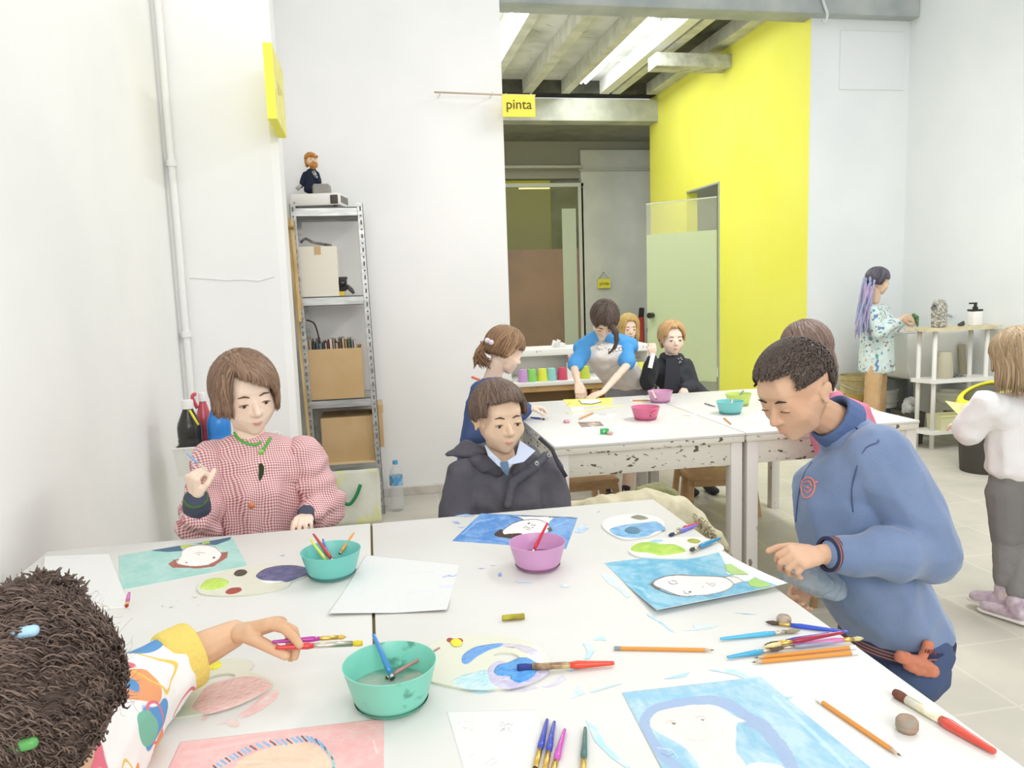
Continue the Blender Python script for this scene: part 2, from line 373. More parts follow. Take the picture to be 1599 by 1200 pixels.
# rod with the "pinta" sign on the back wall
t = thing('hanging_sign', 'yellow pinta sign hanging from a thin wooden rod on the white wall', 'sign', (.9, 5.1, 2.64))
bm = B(); tube(bm, [at(678, 144, y=5.12), at(783, 148, y=5.12), at(836, 149, y=5.12)], .006, 8); o = finish('rod', bm, mat('rod_wood', '#cdb9a3', .6), t, True)
a = at(784, 147, y=5.1); b_ = at(836, 183, y=5.1)
bm = B(); box(bm, (a.x, 5.095, b_.z), (b_.x, 5.105, a.z-.003), .001); o = finish('sign_board', bm, mat('pinta_yellow', '#fbe95a', .6), t, False)
bm = B()
for px in (687, 769, 790, 829):
    p = at(px, 146 if px < 780 else 149, y=5.12); tube(bm, [p+Vector((0, 0, -.012)), p+Vector((0, 0, .012))], .004, 6)
for px in (687, 769): p = at(px, 146, y=5.12); tube(bm, [p, p+Vector((0, .11, 0))], .003, 6)
o = finish('hook', bm, mat('hook_white', '#e8e4dc', .5), t, True)
RX = Matrix.Rotation(math.pi/2, 4, 'X')
o = text_obj('lettering', 'pinta', .088, Matrix.Translation(Vector(((a.x+b_.x)/2, 5.093, (a.z+b_.z)/2+.005))-t.location) @ RX, mat('letter_dark', '#5d5425', .6)); o.parent = t
# small sign on the far wall
a = at(933, 436, y=11.47); b_ = at(953, 450, y=11.47)
t = thing('small_sign', 'tiny yellow pinta sign hanging on the far white wall', 'sign', ((a.x+b_.x)/2, 11.47, (a.z+b_.z)/2))
bm = B(); box(bm, (a.x, 11.46, b_.z), (b_.x, 11.475, a.z)); p = Vector(((a.x+b_.x)/2, 11.475, a.z+.1)); o = finish('sign_board', bm, mat('sign_dull_yellow', '#e3dc52', .6), t, False)
bm = B(); tube(bm, [(a.x+.02, 11.47, a.z), p, (b_.x-.02, 11.47, a.z)], .004, 6); tube(bm, [p, p+Vector((0, .03, 0))], .008, 6); o = finish('string', bm, mat('string_grey', '#8b8b86'), t, True)
o = text_obj('lettering', 'pinta', .075, Matrix.Translation((0, -.012, 0)) @ RX, mat('letter_dark', '#5d5425', .6)); o.parent = t
# ------------------------------------------------------------------ tables
TZ = .74
TOPW = mat('table_top_white', '#dddcd7', .42, col2='#dad9d3', scale=5, spec=.4)
CHIP = mat('chipped_white_paint', '#e2dfd2', .6, col2='#6b5c4c', scale=55, detail=10, mix=(.60, .64), bump=.25, bscale=40, stretch=(.5, .5, 1))
LEGM = mat('leg_white_paint', '#e6e2dc', .6, col2='#8d8074', scale=17, detail=9, mix=(.68, .72), bump=.1, stretch=(1, 1, .6))
def table(x0, y0, x1, y1, label, edge=CHIP, legm=LEGM, group='white work tables'):
    t = thing('work_table', label, 'table', ((x0+x1)/2, (y0+y1)/2, 0), group)
    bm = B(); box(bm, (x0, y0, TZ-.012), (x1, y1, TZ), .0015); finish('tabletop', bm, TOPW, t, 40)
    bm = B(); box(bm, (x0+.002, y0+.002, TZ-.04), (x1-.002, y1-.002, TZ-.0125), .002); finish('tabletop_edge', bm, edge, t, 40)
    w = .053
    for x in (x0+.008, x1-.008-w):
        for y in (y0+.008, y1-.008-w):
            bm = B(); box(bm, (x, y, 0), (x+w, y+w, TZ-.0405), .003); finish('leg', bm, legm, t, 40)
    a = TZ-.04
    for (p, q) in (((x0+.008+w, y0+.014, a-.1), (x1-.008-w, y0+.036, a-.001)), ((x0+.008+w, y1-.036, a-.1), (x1-.008-w, y1-.014, a-.001)),
                   ((x0+.014, y0+.008+w, a-.1), (x0+.036, y1-.008-w, a-.001)), ((x1-.036, y0+.008+w, a-.1), (x1-.014, y1-.008-w, a-.001))):
        bm = B(); box(bm, p, q, .002); finish('apron', bm, edge, t, 40)
    return t
FE = mat('front_table_edge', '#e8e6de', .5, col2='#cfcabd', scale=20)
tA = table(-.872, .93, -.024, 2.182, 'white front table left of the seam, teal pot and mint portrait on it', FE)
tB = table(-.018, .70, .83, 2.178, 'white front table right of the seam, with the blue portraits and pencils', FE)
bm = B(); box(bm, (-.0245, .93, TZ-.011), (-.0178, 2.178, TZ-.006)); finish('seam_grime', bm, mat('seam_brown', '#6b6038', .8), tA, False)
tC = table(.73, 3.03, 1.578, 4.27, 'paint-chipped white table farther back, left one, red water bowl on it')
tD = table(1.584, 3.03, 2.43, 4.27, 'paint-chipped white table farther back, right one, behind the boy in blue')

# ------------------------------------------------------------------ painted paper on the tables
def vnoise(P, scale, seed=0, octv=4):
    rs = np.random.RandomState(seed); out = np.zeros(len(P)); amp = 1; tot = 0
    for o in range(octv):
        g = rs.rand(64, 64); Q = P*scale*(2**o)+rs.rand(2)*17; i = np.floor(Q).astype(int); f = Q-i; f = f*f*(3-2*f)
        a = g[i[:, 0] % 64, i[:, 1] % 64]; b = g[(i[:, 0]+1) % 64, i[:, 1] % 64]; c = g[i[:, 0] % 64, (i[:, 1]+1) % 64]; d = g[(i[:, 0]+1) % 64, (i[:, 1]+1) % 64]
        out += amp*((a*(1-f[:, 0])+b*f[:, 0])*(1-f[:, 1])+(c*(1-f[:, 0])+d*f[:, 0])*f[:, 1]); tot += amp; amp *= .55
    return out/tot
def seg_dist(P, line):
    D = np.full(len(P), 1e9)
    for a, b in zip(line[:-1], line[1:]):
        a = np.array(a, float); b = np.array(b, float); ab = b-a; t = np.clip(((P-a)@ab)/max(ab@ab, 1e-9), 0, 1)
        D = np.minimum(D, np.linalg.norm(P-(a+t[:, None]*ab), axis=1))
    return D
def inside(P, poly):
    poly = np.array(poly, float); n = len(poly); c = np.zeros(len(P), bool)
    for i in range(n):
        a, b = poly[i], poly[(i+1) % n]
        if a[1] == b[1]: continue
        m = ((a[1] > P[:, 1]) != (b[1] > P[:, 1])) & (P[:, 0] < (b[0]-a[0])*(P[:, 1]-a[1])/(b[1]-a[1])+a[0]); c ^= m
    return c
def homog(quad):
    """unit square (u,v) -> px"""
    A = []; bb = []
    for (u, v), (x, y) in zip(((0, 0), (1, 0), (1, 1), (0, 1)), quad):
        A.append([u, v, 1, 0, 0, 0, -x*u, -x*v]); bb.append(x); A.append([0, 0, 0, u, v, 1, -y*u, -y*v]); bb.append(y)
    h = np.linalg.solve(np.array(A), np.array(bb)); return np.append(h, 1).reshape(3, 3)
def K(ox, oy, s): return lambda *pts: [(ox+x/s, oy+y/s) for x, y in pts]
def sheet(name, label, cat_, quad, z, layers, base='#f3f2ee', res=(170, 110), lift=None, group=None, seed=1, thick=.0009, rough=.75):
    """a real sheet of paper on a table; quad = far-left, far-right, near-right, near-left corners; layers painted on its surface"""
    Hm = homog(quad); nu, nv = res
    cor = [at(*q, z=z) for q in quad]
    us, vs = np.meshgrid(np.linspace(0, 1, nu), np.linspace(0, 1, nv)); uv = np.stack([us.ravel(), vs.ravel()], 1)
    # plane coordinates: invert through the table plane so content keeps its real shape
    P0, P1, P2, P3 = [np.array(c) for c in cor]
    Hw = homog([(c[0], c[1]) for c in cor])
    def ap(Hx, q): r = np.c_[q, np.ones(len(q))]@Hx.T; return r[:, :2]/r[:, 2:]
    W = ap(Hw, uv)
    PX = np.array([pj((x, y, z)) for x, y in W])
    col = np.tile(np.array(srgb(base)), (len(uv), 1))
    nz = vnoise(uv*np.array([1.4, 1]), 5, seed); nf = vnoise(uv*np.array([1.4, 1]), 22, seed+5, 3)
    JX = PX+np.stack([(vnoise(uv, 9, seed+11)-.5)*2.2, (vnoise(uv, 9, seed+12)-.5)*2.2], 1)
    for L_ in layers:
        kind, c, pts = L_[:3]; c = np.array(srgb(c)); c2 = c
        if kind == 'wash':          # wash(col, poly, col2): watery two-tone area
            c2 = np.array(srgb(L_[3])); m = inside(JX, pts) if pts else np.ones(len(uv), bool)
            k = np.clip((nz*.65+nf*.35-.36)*3.6, 0, 1)[:, None]; cc = c*(1-k)+c2*k; col[m] = cc[m]
        elif kind == 'poly':
            m = inside(JX if len(L_) < 4 else PX, pts); col[m] = c*(.93+.12*nf[m][:, None])
        elif kind == 'line':
            wd = L_[3]*(.75+.6*nf); a = np.clip((wd-seg_dist(PX, pts))/.45+.5, 0, 1)[:, None]*(L_[4] if len(L_) > 4 else .9); col = col*(1-a)+c*a
    bm = B()
    zz = np.zeros(len(uv))+z+thick
    if lift is not None: zz = zz+np.array([lift(u, v) for u, v in uv])
    top = [bm.verts.new((W[i][0], W[i][1], zz[i])) for i in range(len(uv))]
    for j in range(nv-1):
        for i in range(nu-1):
            k = j*nu+i; bm.faces.new((top[k], top[k+nu], top[k+nu+1], top[k+1]))
    # rim and underside
    rim = list(range(nu))+[j*nu+nu-1 for j in range(1, nv)]+[(nv-1)*nu+i for i in range(nu-2, -1, -1)]+[j*nu for j in range(nv-2, 0, -1)]
    lowv = [bm.verts.new((W[i][0], W[i][1], zz[i]-thick+.0001)) for i in rim]
    for a in range(len(rim)):
        b = (a+1) % len(rim); f = bm.faces.new((top[rim[a]], top[rim[b]], lowv[b], lowv[a])); f.material_index = 1
    cl = bm.loops.layers.float_color.new('paint')
    bm.verts.index_update()
    nn = len(uv)
    for f in bm.faces:
        for lp in f.loops:
            i = lp.vert.index; lp[cl] = (*col[i], 1) if i < nn else (*srgb(base), 1)
    c0 = sum(cor, Vector())/4
    o = finish(name, bm, [vcol_mat('painted_paper', rough), mat('paper_edge', '#f0efe9', .8)], None, True, (c0.x, c0.y, z))
    return setp(o, label, cat_, group)
PG = 'portrait paintings on the front tables'
k = K(160, 820, 3.634)
sheet('portrait_painting', 'mint green painting of an upside-down red-haired face in front of the gingham boy', 'painting', k((92, 178), (735, 70), (822, 235), (100, 374)), TZ, [
    ('wash', '#9cc8be', None, '#aed0c8'), ('poly', '#4f6b85', k((262, 147), (340, 130), (440, 118), (455, 150), (350, 157))), ('poly', '#4f6b85', k((520, 108), (600, 98), (735, 66), (722, 88), (640, 118), (590, 116))),
    ('poly', '#b7c86a', k((440, 122), (480, 108), (520, 118), (500, 130), (450, 136))), ('poly', '#a9bd63', k((560, 100), (600, 92), (612, 108), (566, 114))),
    ('poly', '#a4675c', k((372, 222), (400, 203), (435, 192), (425, 225), (500, 238), (600, 230), (650, 200), (672, 160), (712, 155), (706, 188), (630, 240), (560, 248), (400, 246))),
    ('poly', '#f3ece6', cat(k((452, 150), (480, 128), (540, 116), (600, 118), (640, 130), (672, 150), (668, 185), (640, 208), (590, 228), (500, 236), (430, 222), (420, 205), (450, 180)), 4)),
    ('line', '#8a5348', k((452, 150), (480, 128), (540, 116), (600, 118), (640, 130), (685, 170), (712, 157)), .5), ('line', '#8a5348', k((412, 235), (432, 200), (400, 203)), .5),
    ('line', '#b98b82', k((452, 150), (435, 200)), .35), ('poly', '#5c4138', k((467, 216), (476, 212), (482, 218), (474, 222))), ('poly', '#5c4138', k((622, 190), (634, 184), (640, 190), (628, 195))),
    ('line', '#9a8578', k((525, 165), (545, 158), (580, 163)), .35), ('line', '#a3897c', k((540, 172), (552, 170)), .5)], group=PG)
k = K(480, 780, 3.634)
sheet('portrait_painting', 'deep blue painting of an upside-down face in front of the boy in the dark jacket', 'painting', k((985, 82), (1535, 105), (1468, 285), (820, 240)), TZ, [
    ('wash', '#5688c6', None, '#80a7d4'), ('line', '#9cc0ea', k((880, 200), (960, 130), (1060, 110)), .8, .6), ('line', '#9cc0ea', k((1400, 160), (1480, 120)), .9, .6), ('line', '#3b76c4', k((870, 215), (1000, 225), (1150, 250)), 1.2, .5),
    ('poly', '#f1e9e2', k((1195, 102), (1400, 100), (1365, 140), (1240, 125))), ('line', '#5b4c44', k((1150, 98), (1215, 112), (1240, 128)), .7), ('line', '#5b4c44', k((1370, 105), (1450, 100), (1520, 112)), .7), ('line', '#5b4c44', k((1215, 95), (1300, 100), (1400, 98)), .6),
    ('poly', '#4a3630', cat(k((1062, 205), (1078, 182), (1105, 172), (1120, 190), (1200, 195), (1300, 190), (1310, 212), (1200, 228), (1100, 218)), 3)),
    ('poly', '#f3ece6', cat(k((1110, 182), (1150, 150), (1200, 128), (1290, 117), (1350, 135), (1372, 160), (1362, 185), (1310, 205), (1230, 208), (1215, 198), (1150, 196), (1120, 200)), 4)),
    ('line', '#4a3c36', cat(k((1105, 182), (1150, 148), (1200, 126), (1290, 116), (1350, 133), (1374, 160)), 4, False), .55), ('poly', '#5d554e', k((1360, 165), (1385, 160), (1390, 180), (1368, 190))),
    ('line', '#4a3630', k((1225, 165), (1240, 158), (1265, 168)), .5), ('line', '#4a3630', k((1270, 148), (1295, 150)), .5), ('poly', '#4a3630', k((1246, 140), (1262, 134), (1268, 140), (1254, 145))), ('poly', '#4a3630', k((1268, 160), (1282, 158), (1280, 166))),
    ('line', '#7b5a4e', k((1240, 172), (1262, 175)), .5)], group=PG, seed=3)
k = K(880, 780, 4.208)
face3 = cat(k((598, 545), (650, 518), (730, 503), (850, 510), (950, 514), (1050, 525), (1105, 560), (1112, 592), (1060, 630), (960, 655), (880, 660), (770, 660), (650, 605), (595, 575)), 4)
sheet('portrait_painting', 'sky blue painting of a face lying sideways, curling paper at the right table edge', 'painting', k((268, 422), (1000, 330), (1470, 592), (612, 762)), TZ, [
    ('wash', '#70b4d0', None, '#9fcbdc'), ('line', '#62abca', k((300, 430), (520, 440), (900, 360)), 2, .5), ('line', '#62abca', k((500, 620), (560, 700), (700, 740)), 2.5, .5), ('line', '#b9e2f1', k((400, 560), (520, 600), (560, 660)), 2, .4),
    ('poly', '#f1f2f0', k((1000, 320), (1062, 430), (1075, 500), (1130, 515), (1180, 562), (1215, 560), (1255, 535), (1480, 640), (1520, 560), (1100, 320))),
    ('poly', '#b8d98d', cat(k((1058, 440), (1100, 436), (1150, 470), (1212, 512), (1110, 508), (1070, 480)), 3)), ('poly', '#b0d77c', cat(k((1212, 572), (1250, 540), (1310, 568), (1362, 602), (1290, 614), (1225, 598)), 3)),
    ('line', '#7c8577', k((1062, 432), (1068, 478), (1112, 510), (1215, 513)), .45), ('line', '#7c8577', k((1210, 572), (1228, 600), (1290, 616), (1360, 606)), .45),
    ('poly', '#f3efe9', k((1048, 525), (1130, 513), (1185, 565), (1108, 582))), ('line', '#7d7169', k((1048, 525), (1085, 518), (1140, 530), (1182, 562), (1112, 582)), .5),
    ('poly', '#6f6a66', k((566, 572), (590, 545), (620, 530), (640, 540), (606, 560), (640, 610), (700, 640), (770, 655), (765, 665), (680, 640), (600, 600))),
    ('poly', '#f5eeea', face3), ('line', '#77706b', face3[:], .7), ('line', '#6f6a66', k((560, 570), (600, 538), (660, 512)), 1.0, .6),
    ('line', '#5c5550', k((690, 548), (700, 565), (725, 570), (748, 564)), .6), ('line', '#5c5550', k((706, 543), (735, 545), (742, 556)), .5), ('line', '#5c5550', k((788, 622), (800, 642), (825, 645)), .6), ('poly', '#5c5550', k((820, 625), (838, 622), (842, 634), (826, 640))),
    ('line', '#77706b', k((912, 592), (918, 598)), .7), ('line', '#77706b', k((935, 565), (985, 592), (995, 575)), .45), ('line', '#8b7f78', k((960, 568), (992, 572)), .35),
    ('line', '#8b7f78', k((900, 660), (950, 668), (985, 655)), .6), ('line', '#8b7f78', k((710, 508), (780, 500), (850, 512)), .5), ('line', '#a9d9ea', k((880, 661), (1000, 650)), 1.2, .3)],
    lift=lambda u, v: .020*max(0, v-.35)**1.5+.02*max(0, u-.6)**2, group=PG, seed=4)
# the large blue portrait, bottom right
k = K(920, 940, 3.476)
A0, A1 = at(971, 1083, z=TZ), at(1188, 1058, z=TZ)
D0 = (at(1032, 1199, z=TZ)-A0).normalized(); D1 = (at(1358, 1199, z=TZ)-A1).normalized(); Lg = (A1-A0).length*1.35
q = [(971, 1083), (1188, 1058), pj(A1+D1*Lg), pj(A0+D0*Lg)]
sheet('portrait_painting', 'large pale blue painting of a smiling long-haired face at the bottom right', 'painting', q, TZ, [
    ('wash', '#98c2d6', None, '#b9d4de'), ('line', '#86b6d0', k((900, 560), (1200, 650), (1350, 760)), 5, .4), ('line', '#80b2ce', k((850, 680), (900, 780), (1050, 850)), 6, .4), ('line', '#d3e9f1', k((1000, 520), (1200, 700), (1400, 900)), 3, .4), ('line', '#8cc3e0', k((200, 510), (500, 520), (900, 430)), 3, .5),
    ('line', '#9fb3d2', cat(k((860, 640), (780, 570), (690, 545), (560, 548), (420, 575), (330, 610), (300, 680), (340, 760), (420, 860), (500, 920)), 4, False), 8, .9),
    ('line', '#9fb0cf', cat(k((860, 640), (940, 680), (1010, 760), (1080, 860), (1110, 930), (1130, 1000)), 4, False), 10, .85),
    ('poly', '#efe3d8', cat(k((335, 640), (380, 600), (480, 575), (600, 562), (700, 572), (790, 625), (850, 652), (800, 665), (795, 730), (800, 820), (850, 890), (840, 960), (640, 1000), (600, 900), (520, 800), (420, 740), (340, 690)), 4)),
    ('poly', '#e9ebe8', cat(k((860, 890), (960, 880), (1060, 905), (1100, 1000), (820, 1000)), 3)),
    ('line', '#8d8682', k((415, 665), (435, 650), (462, 652)), .45, .7), ('poly', '#77706c', k((444, 660), (470, 663), (465, 673), (448, 668))), ('line', '#8d8682', k((575, 632), (600, 625), (628, 630)), .45, .7), ('poly', '#77706c', k((600, 640), (628, 642), (620, 652))),
    ('line', '#b4a79d', cat(k((520, 742), (570, 760), (630, 750), (660, 715)), 4, False), .4, .7), ('line', '#c1b3a8', cat(k((535, 735), (540, 700), (600, 690), (655, 712)), 4, False), .3, .5),
    ('line', '#6d7890', k((390, 830), (430, 850), (470, 825)), .6, .6), ('line', '#cfd8ea', k((370, 800), (450, 810), (480, 850)), .9, .6)], res=(230, 230), group=PG, seed=6, lift=lambda u, v: .008*max(0, .25-u)**1*v)
# pink painting, bottom left
k = K(220, 940, 4.208)
A0, A1 = at(282, 1160, z=TZ), at(599, 1123.5, z=TZ)
D0 = (at(264, 1199, z=TZ)-A0).normalized(); D1 = (at(599.5, 1199, z=TZ)-A1).normalized(); Lg = (A1-A0).length*.8
q = [(282, 1160), (599, 1123.5), pj(A1+D1*Lg), pj(A0+D0*Lg)]
lay = [('wash', '#f0b5b2', None, '#efc6c1'), ('line', '#f7d7d2', k((1530, 920), (1550, 1000)), 1.6, .8), ('line', '#f6d3ce', k((300, 1000), (500, 960), (800, 900)), 3, .4), ('line', '#e8a3a3', k((400, 960), (900, 870), (1400, 810)), 3, .3),
    ('poly', '#e9cfb6', cat(k((600, 1200), (640, 1060), (740, 1000), (860, 960), (1040, 930), (1150, 950), (1220, 1010), (1260, 1100), (1250, 1200)), 4)), ('line', '#dcbb9c', k((700, 1080), (900, 1040), (1100, 1050)), 3, .35), ('line', '#f3ddc8', k((640, 1060), (850, 1055)), 2, .5)]
bead = cat(k((480, 1100), (560, 1050), (640, 1010), (720, 970), (850, 935), (960, 925), (1060, 905), (1150, 920), (1210, 970), (1260, 1040), (1270, 1110), (1275, 1180)), 3, False)
for i in range(len(bead)-1):
    a, b = bead[i], bead[i+1]
    lay.append(('line', ('#4a4a4a', '#86bfe2', '#7fb4dc')[i % 3] if i < 24 else ('#5a6464', '#a6cfca', '#9cc8c8')[i % 3], [a+(b-a)*.15+np.array([-1.5, -3.6]), a+(b-a)*.75+np.array([1.5, 3.6])], 1.9 if i % 3 else 1.3))
sheet('portrait_painting', 'pink painting of a face ringed with blue and black beads at the bottom left', 'painting', q, TZ, lay, res=(240, 130), group=PG, seed=8)
# plain and pencil-sketched sheets
k = K(480, 780, 3.634)
sheet('paper_sheet', 'large thin white sheet lying across the table seam between the bowls', 'paper', k((330, 318), (862, 372), (792, 642), (120, 664)), TZ, [
    ('line', '#c2cbdb', k((590, 420), (650, 418)), .5, .4), ('line', '#c2cbdb', k((675, 416), (712, 414)), .5, .4), ('line', '#6f8fd0', k((768, 445), (800, 436), (830, 440), (862, 420)), .7, .7), ('line', '#d3d6e0', k((560, 545), (620, 525), (700, 520)), 1.2, .4), ('line', '#ccd4ea', k((750, 500), (840, 495)), 1.6, .5), ('line', '#dadcdf', k((500, 610), (700, 605), (790, 600)), .6, .4), ('line', '#d7d9de', k((580, 455), (640, 470), (700, 460)), .5, .4)],
    base='#dedfdd', res=(90, 60), lift=lambda u, v: .008*max(0, v-.7)*3*(.3+abs(u-.5)), seed=9)
k = K(520, 940, 3.476)
A0, A1 = at(698, 1113, z=TZ), at(834, 1110, z=TZ)
q = [(698, 1113), (834, 1110), pj(A1+Vector((0.01, -.2, 0))), pj(A0+Vector((0.01, -.2, 0)))]
lay = []
for cx, cy, a in ((728, 682, .25), (930, 690, .75)):
    for i in range(14):
        r = random.Random(i+cx); x = cx+r.uniform(-38, 38); y = cy+r.uniform(-26, 26); lay.append(('line', '#8b8b8b', k((x, y), (x+r.uniform(-22, 22), y+r.uniform(-14, 14))), .35, a))
lay += [('line', '#a5a5a5', k((745, 845), (770, 830)), .35, .6), ('line', '#9b9b9b', k((820, 890), (860, 860), (890, 850)), .35, .6), ('line', '#9b9b9b', k((850, 895), (895, 870)), .35, .6)]
sheet('paper_sheet', 'white sheet with small pencil doodles at the bottom, beside the row of brushes', 'paper', q, TZ, lay, base='#e1e1de', res=(140, 140), seed=10)
sheet('paper_sheet', 'white pad edged grey under the magenta brush, left of the mint portrait', 'paper', [(70, 872), (170, 868), (203, 950), (60, 957)], TZ, [('line', '#c5d3d8', [(95, 888), (88, 900), (84, 920)], .6, .5), ('line', '#c9ccd0', [(100, 876), (130, 874)], .5, .5), ('line', '#d0d0d0', [(120, 930), (160, 934)], .6, .5)], base='#dfdfdb', res=(60, 50), seed=11, thick=.006)
# sheets on the back tables
BG = 'loose sheets on the back tables'
k = K(780, 600, 3.476)
sheet('paper_sheet', 'yellow sheet with a black outlined drawing under the standing painter\'s hand', 'painting', k((345, 85), (612, 75), (610, 115), (375, 125)), TZ, [
    ('poly', '#f2f0e6', k((430, 92), (470, 84), (540, 84), (552, 96), (520, 108), (460, 110))), ('line', '#4c4a40', k((430, 90), (445, 108), (500, 110), (530, 104), (552, 98)), .8), ('line', '#b57a4a', k((365, 118), (385, 100)), .5)], base='#f6ee76', res=(90, 40), group=BG)
sheet('photo_card', 'small brown photo card near the front edge of the far left table', 'card', k((425, 208), (545, 205), (568, 228), (445, 236)), TZ, [('poly', '#d9c3b0', k((470, 216), (510, 210), (545, 220), (500, 230))), ('line', '#4d3d36', k((430, 212), (560, 226)), .7, .5)], base='#9c8a80', res=(40, 30), group=BG)
sheet('paper_sheet', 'white printed sheet beside the pencil on the far left table', 'paper', k((520, 165), (640, 162), (600, 192), (470, 196)), TZ, [('line', '#6b6b6b', k((540, 168), (580, 168)), .6, .6), ('line', '#a39e98', k((490, 190), (590, 188)), .4, .7)], base='#ece9e6', res=(60, 30), group=BG)
sheet('paper_sheet', 'pale lilac sheet under the yellow ruler on the far left table', 'paper', k((380, 130), (455, 120), (460, 160), (400, 168)), TZ, [], base='#e6e2f0', res=(20, 20), group=BG)
sheet('paper_sheet', 'white sheet with yellow marks in front of the red bowl', 'paper', k((930, 172), (1065, 162), (1080, 195), (930, 205)), TZ, [('line', '#efe9a8', k((950, 188), (1050, 180)), 2.4, .6), ('line', '#7d7d74', k((995, 172), (1035, 172)), .7, .7)], base='#f6f5ee', res=(60, 30), group=BG)
sheet('paper_sheet', 'white sheet with faint yellow wash below the teal bowl on the far right table', 'paper', [(1165, 652), (1215, 640), (1262, 660), (1185, 672)], TZ, [('line', '#f0eac0', [(1175, 656), (1200, 660)], 3, .6), ('line', '#b9b9b2', [(1146, 658), (1165, 659)], .6, .6)], base='#f6f5ee', res=(40, 20), group=BG)
sheet('paper_sheet', 'white sheet with red pencil strokes at the right end of the far right table', 'paper', [(1330, 634), (1358, 636), (1382, 647), (1338, 650)], TZ, [('line', '#cc6a55', [(1338, 638), (1368, 640)], .5, .8), ('line', '#c98a70', [(1336, 645), (1350, 646)], .5, .7)], base='#f4f1ec', res=(40, 20), group=BG)

# ------------------------------------------------------------------ dried paint smears on the table tops (part of each table)
SN = [0]
def stain(parent, pts, col, z=TZ, seed=0, smooth=1, alpha=1):
    P = cat(pts, smooth); rs = random.Random(seed+int(pts[0][0])); bm = B()
    cen = sum((at(p[0], p[1], z=z) for p in P), Vector())/len(P); W = [at(p[0], p[1], z=z) for p in P]
    from mathutils.geometry import tessellate_polygon
    SN[0] += 1; zs = z+.0003+.00006*(SN[0] % 12)
    vv = [bm.verts.new((a.x, a.y, zs)) for a in W]
    for tri in tessellate_polygon([W]):
        try: f = bm.faces.new([vv[i] for i in tri])
        except ValueError: continue
        f.normal_update()
        if f.normal.z < 0: f.normal_flip()
    finish('paint_stain', bm, mat('stain_'+col, '#'+col, .5, alpha=alpha, col2='#e9ecee', scale=60, mix=(.45, .85)), parent, False)
k = K(920, 940, 3.476)
for pl, c in (((310, 65), (345, 72), (400, 120), (470, 172), (440, 160), (380, 115)), 'a9d6ea'), (((500, 160), (620, 135), (712, 130), (650, 148), (560, 158)), 'cfe5ef'), (((780, 62), (850, 65), (915, 72), (850, 70)), '8fc3dc'), (((20, 198), (85, 190), (98, 215), (60, 208), (28, 212)), 'b5d9e6'), \
    (((400, 422), (480, 400), (545, 385), (525, 408), (450, 420)), 'a9d6e8'), (((640, 372), (800, 370), (860, 405), (940, 440), (850, 425), (790, 400), (720, 385)), 'b5dbea'), (((0, 490), (100, 460), (200, 440), (130, 462), (20, 495)), 'c3dfea'), \
    (((-20, 640), (40, 690), (90, 780), (160, 850), (225, 905), (200, 905), (120, 850), (30, 760)), 'b3dbec'), (((1050, 515), (1110, 518), (1090, 532)), 'b5dbea'):
    stain(tB, k(*pl), c)
k = K(520, 940, 3.476)
for pl, c in (((1355, 225), (1400, 235), (1418, 270), (1390, 310), (1365, 318), (1380, 270)), 'b9dcec'), (((1260, 375), (1320, 365), (1350, 340), (1330, 372), (1290, 382)), 'a9d1e8'), (((1130, 460), (1190, 440), (1250, 395), (1265, 420), (1220, 452), (1160, 470)), 'cdc8da'), (((950, 485), (1000, 470), (1090, 455), (1110, 470), (1030, 490)), 'cdc4d6'), (((730, 490), (800, 482), (880, 488), (800, 502)), 'b4dcea'), (((1290, 530), (1330, 455), (1370, 500), (1330, 515)), 'c7e1ec'):
    stain(tB, k(*pl), c)
k = K(880, 780, 4.208)
for pl, c in (((70, 215), (90, 190), (150, 165), (130, 200), (160, 195), (100, 225)), 'aac6e8'), (((215, 92), (240, 72), (235, 85)), '9aa3b0'), (((245, 495), (310, 500), (360, 560), (440, 640), (410, 650), (370, 600), (300, 560)), 'cbe5ef'), (((540, 760), (600, 775), (690, 840), (640, 815)), 'aad5ea'), (((0, 560), (40, 560), (30, 580), (0, 580)), 'd5e7f0'), (((850, 830), (950, 835), (1030, 828), (940, 845), (870, 862)), 'd3e6ee'):
    stain(tB, k(*pl), c)
k = K(480, 780, 3.634)
for pl, c in (((835, 95), (900, 85), (955, 95), (900, 100)), '8fb0dc'), (((820, 128), (850, 125), (870, 140), (840, 138)), '7f9fd0'), (((850, 160), (900, 152), (880, 165)), '9ab4dc'), (((1520, 175), (1560, 155), (1600, 165), (1560, 190), (1530, 190)), 'a9c4e8'), (((965, 392), (1010, 392), (990, 397)), '8d93c4'), (((1080, 425), (1100, 415), (1105, 435), (1085, 442)), '7d9ad0'), (((1180, 465), (1275, 465), (1270, 476), (1190, 474)), 'b9d6ea'), (((1430, 488), (1485, 482), (1480, 500), (1440, 500)), 'c3d9ec'), (((1030, 375), (1070, 372), (1060, 380)), 'cfcfd6'):
    stain(tB, k(*pl), c)
k = K(160, 820, 3.634)
for pl, c in (((505, 412), (540, 405), (530, 416)), 'd0d2ae'), (((335, 462), (345, 458), (345, 468)), 'b9b9b5'), (((375, 470), (400, 462), (395, 472)), 'b3b3b0'), (((536, 458), (546, 456), (544, 462)), '9a9a96'), (((1005, 176), (1035, 170), (1030, 178)), 'a3a3a8'), (((410, 436), (435, 432), (430, 438)), 'cfcfca'):
    stain(tA, k(*pl), c)
k = K(220, 940, 4.208)
for pl, c in (((880, 580), (915, 585), (890, 640), (800, 710), (700, 760), (650, 765), (630, 750), (720, 690), (820, 600)), 'efc5c0'), (((500, 812), (560, 780), (620, 770), (655, 795), (640, 825), (590, 825), (560, 800)), 'e9cdc3'), (((395, 775), (430, 750), (440, 765), (415, 785)), 'f0c8c4'):
    stain(tA, k(*pl), c)
k = K(780, 600, 3.476)
